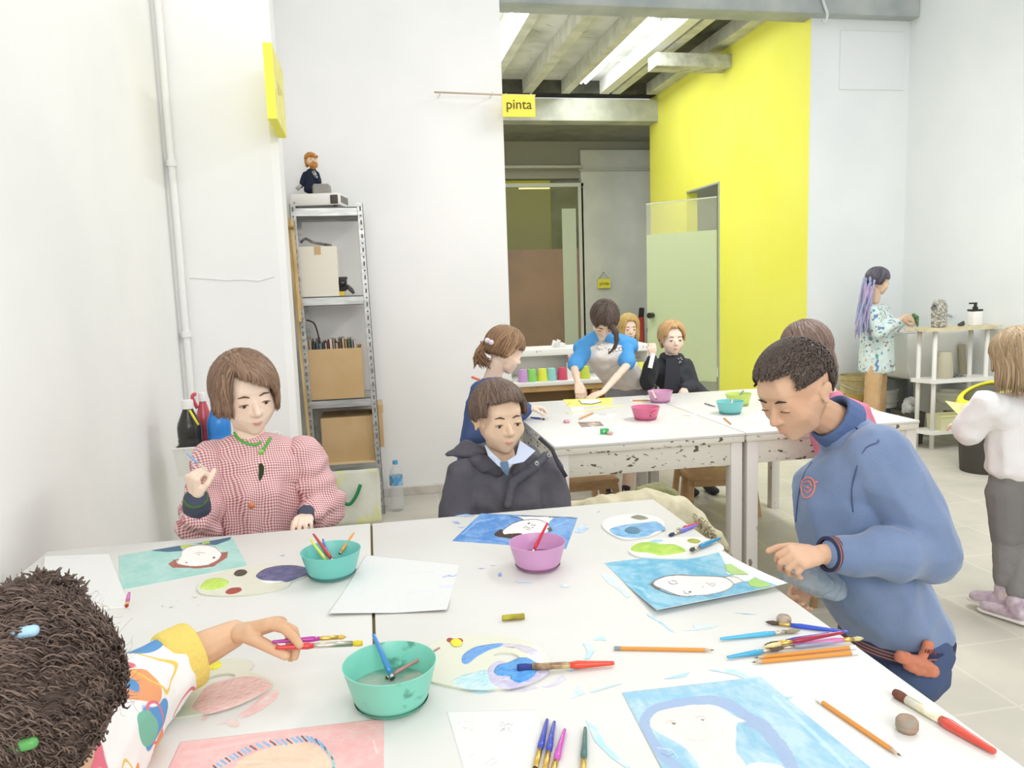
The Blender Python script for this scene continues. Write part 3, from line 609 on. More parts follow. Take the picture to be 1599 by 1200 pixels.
# ------------------------------------------------------------------ palettes
PALM = mat('palette_melamine', '#d9d9c6', .35, coat=.3)
def blob(parent, pts, c, h=.0022, z=TZ+.004, rough=.25, c2=None, sm=5):
    P = cat(pts, sm); bm = B(); W = [at(p[0], p[1], z=z) for p in P]; cen = sum(W, Vector())/len(W); n = len(W)
    rings = [W, [cen+(p-cen)*.93 for p in W], [cen+(p-cen)*.7 for p in W]]
    hs = [0, h*.8, h]
    vr = [[bm.verts.new((p.x, p.y, z+hs[i]+(0 if i == 0 else .25*h*noise.noise(p*90)))) for p in r] for i, r in enumerate(rings)]
    for a, b in zip(vr, vr[1:]):
        for i in range(n): bm.faces.new((a[i], a[(i+1) % n], b[(i+1) % n], b[i]))
    c0 = bm.verts.new((cen.x, cen.y, z+h))
    for i in range(n): bm.faces.new((vr[-1][i], vr[-1][(i+1) % n], c0))
    bmesh.ops.recalc_face_normals(bm, faces=bm.faces[:])
    finish('paint_blob', bm, mat('wet_'+c.strip('#'), c, rough, col2=c2 or c, scale=40, mix=(.4, .6), bump=.5, bscale=120), parent)
def palette(label, outline, blobs, hole=None, loc=None, z=TZ, m=None, group='paint palettes on the front tables'):
    W = [at(p[0], p[1], z=z) for p in cat(outline, 6)]; cen = sum(W, Vector())/len(W)
    t = thing('paint_palette', label, 'palette', (cen.x, cen.y, z), group)
    bm = B(); loops = [W]
    if hole: loops.append([at(p[0], p[1], z=z+.004) for p in cat(hole, 6)])
    zt = z+.004
    es = []
    for lp in loops:
        vs = [bm.verts.new((p.x, p.y, zt)) for p in lp]; es += [bm.edges.new((vs[i], vs[(i+1) % len(vs)])) for i in range(len(vs))]
    bmesh.ops.triangle_fill(bm, use_beauty=True, use_dissolve=False, edges=es)
    if hole:   # drop triangles inside the hole
        hp = [(p.x, p.y) for p in loops[1]]
        kill = [f for f in bm.faces if inside(np.array([[f.calc_center_median().x, f.calc_center_median().y]]), hp)[0]]
        bmesh.ops.delete(bm, geom=kill, context='FACES_ONLY')
    for f in bm.faces:
        f.normal_update()
        if f.normal.z < 0: f.normal_flip()
    r = bmesh.ops.extrude_face_region(bm, geom=bm.faces[:])
    for v in r['geom']:
        if isinstance(v, bmesh.types.BMVert): v.co.z = z+.0003
    bmesh.ops.recalc_face_normals(bm, faces=bm.faces[:])
    finish('palette_board', bm, m or PALM, t, False)
    for b in blobs: blob(t, *b[:2], **(b[2] if len(b) > 2 else {}))
    return t
k = K(160, 820, 3.634)
palette('oval pale palette with lime, red and dark blue paint below the mint portrait', k((540, 375), (560, 335), (640, 290), (760, 255), (900, 236), (1050, 232), (1170, 245), (1185, 280), (1080, 325), (1050, 355), (950, 385), (820, 404), (680, 408), (570, 400)),
    [(k((555, 350), (590, 315), (660, 303), (715, 320), (700, 348), (630, 368), (570, 366)), '#b9dc55', dict(c2='#c6e46a')), (k((745, 280), (765, 260), (805, 256), (822, 270), (800, 288), (765, 292)), '#4b4537'), (k((697, 382), (730, 362), (780, 358), (790, 372), (760, 388), (720, 394)), '#a8473c'),
     (k((872, 285), (920, 250), (1000, 232), (1090, 230), (1160, 245), (1178, 275), (1120, 300), (1050, 325), (1010, 318), (930, 318), (885, 305)), '#4a5580', dict(c2='#6b668f')), (k((900, 316), (940, 318), (1015, 322), (960, 330), (925, 328)), '#f2f2ef', dict(h=.0008))])
k = K(220, 940, 4.208)
palette('oval palette smeared with pink paint and a yellow dab, under the reaching arm', k((-20, 775), (60, 700), (100, 620), (250, 480), (400, 410), (560, 388), (700, 395), (745, 420), (720, 470), (800, 500), (860, 540), (850, 575), (740, 640), (600, 700), (430, 745), (250, 775), (80, 787)),
    [(k((335, 700), (370, 640), (430, 560), (540, 520), (680, 492), (800, 505), (862, 545), (830, 580), (730, 640), (600, 695), (430, 740), (380, 720)), '#eec2bd', dict(c2='#efcdc6')), (k((345, 455), (400, 405), (480, 388), (530, 402), (510, 440), (440, 455), (400, 475), (360, 472)), '#f2e73c'),
     (k((135, 615), (200, 572), (225, 605), (180, 618)), '#78a9e0'), (k((40, 770), (90, 690), (190, 685), (120, 730), (75, 772)), '#77776a', dict(h=.001))],
    hole=k((428, 515), (470, 488), (560, 470), (620, 480), (600, 500), (540, 518), (450, 528)))
k = K(520, 940, 3.476)
palette('large round palette with bright blue paint and a loaded brush right of the near bowl', k((520, 430), (500, 330), (520, 250), (620, 205), (760, 190), (900, 195), (1050, 225), (1130, 270), (1180, 330), (1170, 390), (1100, 440), (1000, 470), (860, 485), (700, 478), (580, 455)),
    [(k((618, 215), (625, 198), (660, 202), (695, 200), (706, 215), (690, 228), (650, 226)), '#a83f49', dict(h=.001)), (k((637, 222), (650, 206), (680, 205), (702, 222), (690, 240), (655, 242)), '#f4e53e', dict(z=TZ+.005)),
     (k((700, 330), (705, 290), (760, 252), (830, 235), (920, 226), (918, 240), (850, 262), (780, 300), (730, 338)), '#6fa3df', dict(h=.0015)), (k((915, 228), (1000, 232), (1060, 245), (1108, 262), (1095, 290), (1050, 278), (980, 248), (920, 244)), '#d5cfdc', dict(h=.001)),
     (k((640, 440), (700, 400), (760, 385), (830, 372), (860, 420), (900, 460), (850, 478), (720, 475)), '#b9dfe6', dict(h=.0008, c2='#d5e8e6')), (k((835, 400), (850, 350), (900, 322), (960, 330), (1010, 312), (1120, 330), (1172, 370), (1150, 405), (1080, 440), (960, 475), (860, 455)), '#c3bcd8', dict(h=.001, c2='#d3cde0')),
     (k((870, 385), (890, 350), (950, 335), (1010, 310), (1070, 312), (1110, 345), (1105, 385), (1075, 420), (1010, 445), (965, 425), (960, 408), (900, 405)), '#3f8ed8', dict(h=.004, c2='#63a8e6', rough=.12))],
    hole=k((868, 290), (900, 275), (960, 276), (1000, 290), (1010, 305), (960, 312), (900, 312)))
t = bpy.data.objects[-1] if False else None
k = K(880, 780, 4.208)
palette('round white palette with light blue paint and a dark dab near the far table corner', k((255, 165), (300, 130), (400, 110), (520, 108), (610, 125), (660, 160), (650, 210), (590, 245), (500, 262), (400, 270), (320, 240), (265, 200)),
    [(k((302, 205), (330, 185), (420, 165), (520, 155), (600, 145), (650, 170), (668, 200), (600, 215), (560, 240), (460, 255), (350, 240)), '#8fc0e4', dict(h=.0008, c2='#6fa9d8')), (k((402, 205), (430, 185), (480, 188), (506, 208), (480, 225), (430, 222)), '#4f7f9c', dict(z=TZ+.0052)), (k((440, 120), (480, 104), (530, 112), (558, 128), (500, 136)), '#8c8c7c', dict(h=.001))], m=mat('palette_white', '#dfe0da', .4))
palette('white palette with a lime green puddle above the sky blue portrait', k((430, 345), (470, 300), (560, 280), (700, 262), (860, 258), (980, 275), (1050, 320), (1040, 350), (960, 372), (840, 395), (700, 400), (520, 390), (450, 370)),
    [(k((440, 325), (480, 292), (560, 282), (650, 296), (740, 300), (805, 340), (740, 358), (640, 370), (560, 352), (470, 346)), '#bcd95c', dict(c2='#a4cf4a')), (k((812, 270), (850, 262), (900, 275), (880, 290), (835, 286)), '#a8ac48'), (k((560, 280), (600, 268), (655, 268), (640, 282), (600, 286)), '#a5cfe2', dict(h=.001))], m=mat('palette_white', '#dfe0da', .4))

# ------------------------------------------------------------------ bowls
def bowl(label, px, col, water, stain_c, d=.136, h=.062, grp='plastic water bowls on the tables', fill=.5, mess=0):
    p = at(*px, z=TZ); t = thing('water_bowl', label, 'bowl', (p.x, p.y, TZ+.0004), grp)
    R_, r_ = d/2, d/2*.74
    wall = [(r_*.0, 0), (r_*.85, 0), (r_*.97, .003), (r_+(R_-r_)*.25, h*.25), (r_+(R_-r_)*.6, h*.6), (R_-.001, h-.002), (R_, h), (R_-.0015, h+.0005), (R_-.003, h-.002), (r_+(R_-r_)*.6-.002, h*.6), (r_+(R_-r_)*.25-.002, h*.27), (r_*.9, .004), (0, .003)]
    bm = B(); lathe(bm, wall, (p.x, p.y, TZ+.0004), 48)
    m = mat('bowl_plastic_'+col.strip('#'), col, .3, alpha=.9, spec=.5)
    if mess: m = mat('bowl_plastic_messy_'+col.strip('#'), col, .3, col2=stain_c, scale=20, mix=(.62, .68), spec=.5)
    finish('bowl_body', bm, m, t, 50)
    rw = r_+(R_-r_)*fill-.0035
    bm = B(); lathe(bm, [(0, h*fill), (rw*.7, h*fill), (rw, h*fill+.0003)], (p.x, p.y, TZ+.0004), 40); finish('painting_water', bm, mat('water_'+water.strip('#'), water, .08, col2=stain_c, scale=14, spec=.6), t)
    if mess or stain_c:
        bm = B(); lathe(bm, [(r_*.9, .0015), (r_*1.0, .0045), (r_+(R_-r_)*.12+.0006, h*.11), (r_+(R_-r_)*.17+.0006, h*.15)], (p.x, p.y, TZ+.0004), 40); finish('water_line', bm, mat('sediment_'+stain_c.strip('#'), stain_c, .4), t)
    return t
bowl('teal bowl with murky water nearest the camera, two brushes standing in it', (612, 1099), '#7fcdb8', '#a9b3a2', '#5a9c88', d=.150, h=.070, fill=.42, mess=1)
bowl('teal bowl with four brushes in it, in front of the gingham boy', (519, 899), '#7accc2', '#5aa8a0', '#4f8482', fill=.35, d=.140)
bowl('mauve bowl with one red brush, in front of the boy in the dark jacket', (840, 886), '#d3a0ca', '#bd8ab2', '#965c88', fill=.4, d=.134)
bowl('raspberry red bowl in the middle of the far left table', (1008, 655), '#e0789c', '#c85a80', '#cf5a80', fill=.4, d=.14)
bowl('mauve bowl with a pale brush in front of the child in the black fleece', (1031, 628), '#dba4c8', '#b87a9c', '#c384ac', fill=.4, d=.138)
bowl('turquoise bowl on the far right table, left of the lime bowl', (1140, 646), '#84d4d2', '#5cb0b6', '#5a9a9c', fill=.4, d=.136)
bowl('lime green bowl behind the turquoise bowl on the far right table', (1153, 633), '#d2e678', '#b8cc5a', '#c0d868', fill=.4, d=.136)

# ------------------------------------------------------------------ brushes and pencils
FER = mat('ferrule_metal', '#cfc9b8', .25, metal=1); FERG = mat('ferrule_gold', '#e0bd6a', .3, metal=1)
def brush(label, A, Bp, hc, bc='#5b4a3c', r=.0038, fer=FER, body_frac=.72, fl=.13, tip='round', group='paintbrushes', alpha=1):
    """A = bristle tip, Bp = handle end (3D)"""
    A = Vector(A); Bp = Vector(Bp); d = A-Bp; L = d.length; d.normalize()
    t = thing('paintbrush', label, 'paintbrush', (A+Bp)/2, group)
    P = lambda s: Bp+d*(L*s)
    b0 = body_frac
    bm = B(); tube(bm, [P(0), P(.012), P(.06), P(b0*.55), P(b0*.82), P(b0)], [r*.45, r*.6, r*.66, r*.95, r*1.15, r*.8], 12); finish('handle', bm, mat('brush_'+hc.strip('#'), hc, .18, coat=.5, alpha=alpha), t)
    bm = B(); tube(bm, [P(b0-.01), P(b0+.02), P(b0+.025), P(b0+fl)], [r*.86, r*.86, r*.95, r*.85 if tip == 'round' else r*.95], 12); finish('ferrule', bm, fer, t)
    e = b0+fl
    bm = B(); tube(bm, [P(e-.005), P(e+(1-e)*.4), P(e+(1-e)*.75), P(1)], [r*.75, r*1.02, r*.7 if tip == 'round' else r*1.0, r*.08 if tip == 'round' else r*.8], 12)
    finish('bristles', bm, mat('bristle_'+bc.strip('#'), bc, .9, bump=.6, bscale=300), t)
    return t
def bt(label, a, b, hc, za=.0045, zb=.0045, **kw): return brush(label, at(*a, z=TZ+za), at(*b, z=TZ+zb), hc, **kw)
G1 = 'brushes lying on the front tables'
k = K(920, 940, 3.476)
bt('slim bright blue brush with gold ferrule by the round eraser', k((955, 110))[0], k((1408, 166))[0], '#2a52c4', bc='#5e5346', fer=FERG, body_frac=.7, group=G1, r=.0042)
bt('sky blue brush alone at the left of the pile, pointing right', k((1148, 156))[0], k((712, 202))[0], '#4fb4da', bc='#a89a7c', group=G1, body_frac=.68, r=.0044)
bt('dark blue brush in the pile under the crimson one', k((950, 236))[0], k((1300, 172))[0], '#3a4fae', bc='#504433', fer=FERG, zb=.012, za=.005, group=G1, body_frac=.66)
bt('crimson brush on top of the pile at the table edge', k((945, 246))[0], k((1382, 166))[0], '#a02a48', bc='#f0e4a8', fer=FERG, zb=.020, za=.012, group=G1, body_frac=.66, r=.0044)
bt('pink brush with pale gold tip in the pile', k((1490, 199))[0], k((1110, 232))[0], '#dd7fb8', bc='#d9cf9a', fer=FERG, za=.008, zb=.006, group=G1, body_frac=.72, r=.0044)
bt('speckled grey brush between the pink brush and the pencils', k((960, 262))[0], k((1390, 214))[0], '#9aa0b8', bc='#6e6a72', za=.005, zb=.006, group=G1, body_frac=.66, r=.0036)
bt('sky blue brush lowest in the pile, its end sticking out left', k((1060, 250))[0], k((750, 302))[0], '#46a7cf', bc='#6e6252', za=.006, zb=.0045, group=G1, body_frac=.62, r=.0044)
bt('thick clear-handled brush with worn brown bristles, red tipped, at the right', (1397, 1082), (1554, 1175), '#e2523f', bc='#7d4f42', za=.007, zb=.006, fer=mat('worn_ferrule', '#e8dfb4', .35, metal=.3, col2='#f4f2e6', scale=60), r=.0075, body_frac=.52, fl=.34, tip='flat', group=G1, alpha=.85)
k = K(520, 940, 3.476)
bt('broad brush loaded with blue paint lying on the round palette, red-tipped handle', k((1000, 358))[0], k((1526, 334))[0], '#e0492f', bc='#3d4a8f', za=.012, zb=.0065, fer=mat('worn_ferrule_brown', '#8a6a55', .4, metal=.4, col2='#d8c490', scale=30), r=.0062, body_frac=.47, fl=.38, tip='flat', group=G1)
def run(a, b, L):        # point beyond b so that a->end has real length L
    A_ = at(*a, z=TZ+.005); B_ = at(*b, z=TZ+.005); return A_, A_+(B_-A_).normalized()*L
for lab, a, b, hc, L_ in (('leftmost of the two blue brushes lying parallel at the bottom', (1163, 640), (1098, 905), '#3f4bb0', .16), ('right one of the two parallel blue brushes at the bottom', (1202, 652), (1152, 905), '#3f4bb0', .16), ('magenta brush beside the two blue brushes at the bottom', (1259, 694), (1200, 905), '#c856b4', .16), ('dark green brush, last in the row at the bottom', (1370, 684), (1358, 905), '#44706a', .16)):
    e, s = run(k(a)[0], k(b)[0], L_)
    brush(lab, s, e, hc, bc='#5b4a3c', fer=FERG, r=.0046, body_frac=.5, fl=.25, group=G1)
k = K(880, 780, 4.208)
bt('red brush lying beside the violet one near the far table corner', k((742, 200))[0], k((892, 156))[0], '#d8484e', bc='#cdbfa5', za=.006, zb=.006, r=.0045, group=G1)
bt('violet brush with blue-stained bristles near the far table corner', k((688, 240))[0], k((882, 168))[0], '#7a78d8', bc='#3a506e', za=.005, zb=.005, r=.0048, body_frac=.62, fl=.2, group=G1)
bt('blue brush balanced on the lime palette at the table edge', k((828, 338))[0], k((1030, 256))[0], '#3e92c0', bc='#5a5a58', za=.012, zb=.012, r=.0055, body_frac=.7, fl=.16, group=G1)
bt('grey dirty brush beside the blue one on the lime palette', k((850, 330))[0], k((985, 262))[0], '#7d8f92', bc='#3f3f3f', za=.0105, zb=.0105, r=.0035, group=G1)
brush('magenta brush standing upright at the corner of the white pad', at(197, 950, z=TZ+.007), at(202, 925, y=at(197, 950, z=TZ+.007).y+.01), '#c465a8', bc='#b5423a', r=.0042, body_frac=.62, fl=.14, fer=FERG, group=G1)
# brushes standing in bowls: foot inside the bowl, handle over the rim
def stand(label, foot, fz, top, ty, hc, **kw):
    a = at(*foot, z=TZ+fz); b = at(*top, y=a.y+ty); return brush(label, a, b, hc, group='brushes standing in the bowls', **kw)
stand('blue brush standing in the near teal bowl', (614, 1062), .032, (583, 991), .055, '#3f86c0', bc='#34465a', r=.0048, body_frac=.9, fl=.06)
stand('thin dusty pink brush leaning right in the near teal bowl', (602, 1060), .032, (687, 1012), .04, '#b08078', bc='#5c4a44', r=.003, body_frac=.92, fl=.05)
stand('brick red brush standing in the far teal bowl', (521, 878), .03, (489, 834), .04, '#b8433c', bc='#e8e0d0', r=.0042, body_frac=.9, fl=.06)
stand('yellow-green brush standing in the far teal bowl', (512, 879), .03, (484, 842), .03, '#cddc62', bc='#b8b89a', r=.0038, body_frac=.9, fl=.06)
stand('short blue brush behind the rim of the far teal bowl', (512, 868), .035, (504, 842), .03, '#5a6eb0', r=.0038, body_frac=.9, fl=.06)
stand('orange pencil-thin brush leaning right out of the far teal bowl', (530, 866), .035, (553, 832), .03, '#e5a052', r=.0038, body_frac=.9, fl=.06)
stand('bright red brush standing in the mauve bowl on the front table', (831, 864), .03, (855, 817), .04, '#d02c40', bc='#f2e8de', r=.0042, body_frac=.9, fl=.06)
stand('red brush resting in the raspberry bowl on the far table', (1016, 650), .03, (1029, 637), .05, '#d8446c', r=.005, body_frac=.9, fl=.06)
stand('pale wooden brush in the mauve bowl on the far table', (1025, 624), .03, (1018, 610), .03, '#e8d2c0', r=.005, body_frac=.9, fl=.06)
stand('dark brush in the lime bowl on the far table', (1150, 624), .03, (1161, 610), .03, '#5a7088', r=.005, body_frac=.9, fl=.06)
stand('flesh coloured brush in the turquoise bowl on the far table', (1140, 638), .03, (1144, 624), .03, '#d9b8a8', r=.006, body_frac=.9, fl=.06)
def pencil(label, tip, end, z=.0038, ends='white', r=.0036, L=None, group='orange pencils'):
    a, b = (at(*tip, z=TZ+z), at(*end, z=TZ+z))
    t = thing('pencil', label, 'pencil', (a+b)/2, group); d = (b-a); L = d.length; d.normalize()
    bm = B(); tube(bm, [a+d*.018, b-d*.012], r, 6); finish('barrel', bm, mat('pencil_orange', '#dd9440', .35, coat=.3), t, False)
    bm = B(); tube(bm, [a+d*.018, a+d*.006], [r, r*.42], 12); finish('sharpened_wood', bm, mat('pencil_wood', '#c9b393', .7), t)
    bm = B(); tube(bm, [a+d*.006, a], [r*.42, r*.06], 8); finish('lead', bm, mat('pencil_lead', '#55534f', .4), t)
    bm = B(); tube(bm, [b-d*.012, b], [r*1.02, r*1.02], 12); finish('end_cap', bm, mat('pencil_cap_'+ends, {'white': '#e9e9e6', 'grey': '#8a8f8a'}[ends], .3), t, 40)
    return t
k = K(920, 940, 3.476)
pencil('orange pencil lying alone, pointing right, in the middle of the right table', k((680, 263))[0], k((135, 253))[0], ends='grey')
pencil('orange pencil in front of the pair at the pile', k((882, 330))[0], k((1458, 276))[0])
pencil('orange pencil behind the pair at the pile', k((895, 306))[0], k((1446, 247))[0])
pencil('orange pencil lying diagonally at the bottom right', k((1740, 838))[0] if False else (1408, 1182), (1276, 1092))
k = K(780, 600, 3.476)
pencil('wooden pencil lying beside the printed sheet on the far left table', k((428, 192))[0], k((510, 155))[0], group='orange pencils', r=.004)
pencil('wooden pencil just left of the far mauve bowl', k((820, 88))[0], k((710, 90))[0], r=.004)
pencil('reddish pencil near the front edge of the far right table', (1142, 663), (1130, 653), r=.004)
bt('dark brush lying between the mauve and turquoise bowls', k((1112, 105))[0], k((1170, 122))[0], '#6f8796', group='brushes on the back tables', r=.004)
bt('blue brush lying at the far left corner beside the ponytailed girl', (851, 655), (828, 652), '#4a66b8', group='brushes on the back tables', r=.005)
bm = B(); a = at(886, 646, z=TZ); b = at(972, 634, z=TZ); dd = (b-a).normalized(); nn = Vector((-dd.y, dd.x, 0))*.014
extr(bm, [a-nn+Vector((0, 0, .0005)), b-nn+Vector((0, 0, .0005)), b+nn+Vector((0, 0, .0005)), a+nn+Vector((0, 0, .0005))], (0, 0, .003)); o = finish('ruler', bm, mat('ruler_yellow', '#eee9a6', .4), None, False, a); setp(o, 'pale yellow ruler lying across the far left table', 'ruler')
# erasers, crayon
def pebble(name, label, px, rx, rz, m, cat_, group=None, dent=False, z=TZ):
    p = at(*px, z=z); bm = B()
    prof = [(0, 0), (rx*.8, 0), (rx, rz*.3), (rx, rz*.45), (rx*.97, rz*.5), (rx, rz*.56), (rx*.98, rz*.8), (rx*.8, rz), (rx*.4, rz*(.97 if dent else 1.02)), (0, rz*(.8 if dent else 1.03))]
    lathe(bm, prof, (p.x, p.y, z+.0003), 28); o = finish(name, bm, m, None, True, (p.x, p.y, z)); return setp(o, label, cat_, group)
ER = mat('putty_eraser', '#b8a694', .7, col2='#8e8274', scale=60, bump=.3)
pebble('eraser', 'brown-grey round eraser with a dent, between the two long brushes and pencil', (1416, 1142), .0155, .020, mat('kneaded_eraser', '#9a9282', .7, col2='#a98672', scale=40, bump=.3), 'eraser', dent=True)
pebble('eraser', 'pinkish brown round eraser behind the blue brushes at the table edge', (1224, 975), .0135, .016, ER, 'eraser')
k = K(860, 440, 4.615)
pebble('eraser', 'tiny pink eraser at the left of the far left table', k((115, 1018))[0], .016, .014, mat('eraser_pink', '#d9a6b4', .7), 'eraser', 'small erasers on the far table')
pebble('eraser', 'tiny pinkish eraser right beside the green sharpener', k((427, 1103))[0], .014, .014, mat('eraser_flesh', '#d8b0a4', .7), 'eraser', 'small erasers on the far table')
p = at(*k((388, 1098))[0], z=TZ); bm = B(); box(bm, (p.x-.018, p.y-.012, TZ+.0003), (p.x+.018, p.y+.012, TZ+.024), .003); o = finish('sharpener', bm, mat('sharpener_green', '#3fb868', .4), None, 40, (p.x, p.y, TZ)); setp(o, 'small bright green pencil sharpener on the far left table', 'sharpener')
bm = B(); tube(bm, [(p.x-.006, p.y-.0118, TZ+.013), (p.x-.006, p.y-.014, TZ+.013)], .006, 12); finish('hole_rim', bm, mat('sharpener_pale', '#a8e2b8', .4), o)
a = at(784, 966, z=TZ+.006); b = at(819, 963, z=TZ+.006); d = b-a
bm = B(); tube(bm, [a, a+d*.03, a+d*.97, b], [.0058, .0068, .0068, .0058], 4); tube(bm, [a+d*.2, a+d*.8], .0070, 4)
bmesh.ops.rotate(bm, verts=bm.verts[:], cent=(a+b)/2, matrix=Matrix.Rotation(math.radians(45), 3, d.normalized()))
o = finish('oil_pastel', bm, mat('pastel_olive', '#b5a83a', .7, col2='#8f8630', scale=50, bump=.3), None, False, ((a+b)/2)); setp(o, 'short olive yellow square pastel stick in the middle of the right table', 'pastel')
# ------------------------------------------------------------------ metal shelving in the recess
GALV = mat('galvanised_steel', '#c3c4c2', .38, metal=.75, col2='#a9aaa8', scale=7, stretch=(1, 1, 6))
HOLE = mat('slot_dark', '#77736b', .8)
CARD = mat('cardboard', '#cfb083', .85, col2='#c7a778', scale=4, bump=.1)
sh = thing('metal_shelving', 'narrow galvanised steel shelving unit loaded with boxes in the white recess', 'shelving', (-.2, 5.0, 0))
def lean(z): return .0165*(1.9-z)      # the rack stands slightly crooked
SX0, SX1, SY0, SY1 = -.415, -.018, 4.80, 5.18
def upright(x, y, sx, sy, name='upright'):
    bm = B()
    for z0, z1 in ((0, 1.93),):
        p = [(x+lean(z0), z0), (x+lean(z1)-.02*0, z1)]
        w = .034
        for (ax, bx, ay, by) in ((0, sx*w, 0, sy*.003), (0, sx*.003, 0, sy*w)):
            xs = sorted((ax, bx)); ys = sorted((ay, by))
            lo = [(p[0][0]+xs[0], y+ys[0], z0), (p[0][0]+xs[1], y+ys[0], z0), (p[0][0]+xs[1], y+ys[1], z0), (p[0][0]+xs[0], y+ys[1], z0)]
            hi = [(p[1][0]+xs[0], y+ys[0], z1), (p[1][0]+xs[1], y+ys[0], z1), (p[1][0]+xs[1], y+ys[1], z1), (p[1][0]+xs[0], y+ys[1], z1)]
            extr2(bm, lo, hi)
    for k in range(46):
        z = .04+k*.041; xx = x+lean(z)+sx*.017
        if k % 2: box(bm, (xx-.005, y-.0012, z), (xx+.005, y+.0005, z+.026), 0, 1)
        else: tube(bm, [(xx, y-.0014, z+.012), (xx, y+.0005, z+.012)], .006, 8, 1)
    finish(name, bm, [GALV, HOLE], sh, False)
def extr2(bm, lo, hi, mi=0):
    a = [bm.verts.new(p) for p in lo]; b = [bm.verts.new(p) for p in hi]; n = len(a)
    fs = [bm.faces.new(list(reversed(a))), bm.faces.new(b)]+[bm.faces.new((a[i], a[(i+1) % n], b[(i+1) % n], b[i])) for i in range(n)]
    for f in fs: f.material_index = mi
    bmesh.ops.recalc_face_normals(bm, faces=fs)
for x, sx in ((SX0, 1), (SX1+.03, -1)):
    upright(x, SY0, sx, 1)
    upright(x, SY1, sx, -1)
for z in (1.875, 1.345, .715, .31):
    dx = lean(z)
    bm = B(); box(bm, (SX0+.004+dx, SY0+.004, z+.028), (SX1+.026+dx, SY1-.004, z+.035), .001)
    box(bm, (SX0+.004+dx, SY0+.004, z-.02), (SX1-.006+dx, SY0+.007, z+.035)); box(bm, (SX0+.004+dx, SY1-.007, z-.02), (SX1+.026+dx, SY1-.004, z+.035))
    box(bm, (SX0+.004+dx, SY0+.004, z-.02), (SX1-.006+dx, SY0+.016, z-.017)); box(bm, (SX0+.004+dx, SY0+.007, z-.02), (SX0+.007+dx, SY1-.007, z+.028)); box(bm, (SX1+.0232+dx, SY0+.007, z-.02), (SX1+.026+dx, SY1-.007, z+.028))
    finish('shelf', bm, GALV, sh, False)
bm = B(); box(bm, (SX0+.01+lean(.35), SY0+.002, .338), (SX1+lean(.35), SY0+.06, .347)); finish('shelf_lip', bm, mat('raw_wood_edge', '#dcc9a6', .7), sh, False)
def shz(z): return z+.0355
# cardboard boxes
def cbox(label, x0, x1, y0, y1, z0, h, open_=False, m=CARD, rz=0, group='cardboard boxes on the shelving'):
    t = thing('cardboard_box', label, 'box', ((x0+x1)/2, (y0+y1)/2, z0), group, rz)
    c = Vector(((x0+x1)/2, (y0+y1)/2, 0)); T = 4e-3
    def part(n, *bx):
        bm = B()
        for a, b in bx: box(bm, a, b, .001)
        return finish(n, bm, m, t, False)
    if open_:
        part('box_walls', ((x0, y0, z0), (x1, y0+T, z0+h)), ((x0, y1-T, z0), (x1, y1, z0+h)), ((x0, y0+T, z0), (x0+T, y1-T, z0+h)), ((x1-T, y0+T, z0), (x1, y1-T, z0+h)), ((x0+T, y0+T, z0), (x1-T, y1-T, z0+T)))
    else:
        part('box_body', ((x0, y0, z0), (x1, y1, z0+h)))
        bm = B(); box(bm, ((x0+x1)/2-.02, y0-.0006, z0+h-.05), ((x0+x1)/2+.02, y1, z0+h+.0006)); finish('tape', bm, mat('tape_beige', '#c9a878', .4), t, False)
    return t
cbox('open cardboard box full of books on the third shelf', -.400, -.045, 4.812, 5.15, shz(.715), .31, True)
cbox('cardboard box on the lowest visible shelf, top flap shadowed', -.318, .02, 4.83, 5.12, shz(.31), .285)
bpy.context.view_layer.update()
c2 = cbox('small cardboard box sticking out behind the shelf upright', .03, .062, 4.86, 5.1, .42, .27, group=None)
cbox('cream white carton filling the second shelf', -.385, -.158, 4.82, 5.1, shz(1.345), .30, False, mat('cream_carton', '#e9e4d4', .75))
# books in the open box
bcols = ['#8d8577', '#c9bda4', '#b5a58c', '#3f4a44', '#5e6468', '#7d8088', '#4c5450', '#b9b2ac', '#8a3c36', '#d5cfc4', '#a88f78', '#c2a98c', '#6b5148', '#cfc0a4', '#b98f5c', '#5a6b5c', '#99918b', '#d8d2c8', '#7b7068', '#a9a49a']
BN = ['taupe', 'cream', 'sand', 'dark green', 'slate', 'grey-blue', 'olive grey', 'light grey', 'dull red', 'off-white', 'tan', 'beige', 'dark brown', 'pale straw', 'ochre', 'moss green', 'stone grey', 'ivory', 'umber', 'ash grey']
ORD = ['first', 'second', 'third', 'fourth', 'fifth', 'sixth', 'seventh', 'eighth', 'ninth', 'tenth', 'eleventh', 'twelfth', 'thirteenth', 'fourteenth', 'fifteenth', 'sixteenth', 'seventeenth', 'eighteenth', 'nineteenth', 'twentieth', 'twenty-first', 'twenty-second', 'twenty-third', 'twenty-fourth', 'twenty-fifth', 'twenty-sixth']
bx = -.382; i = 0
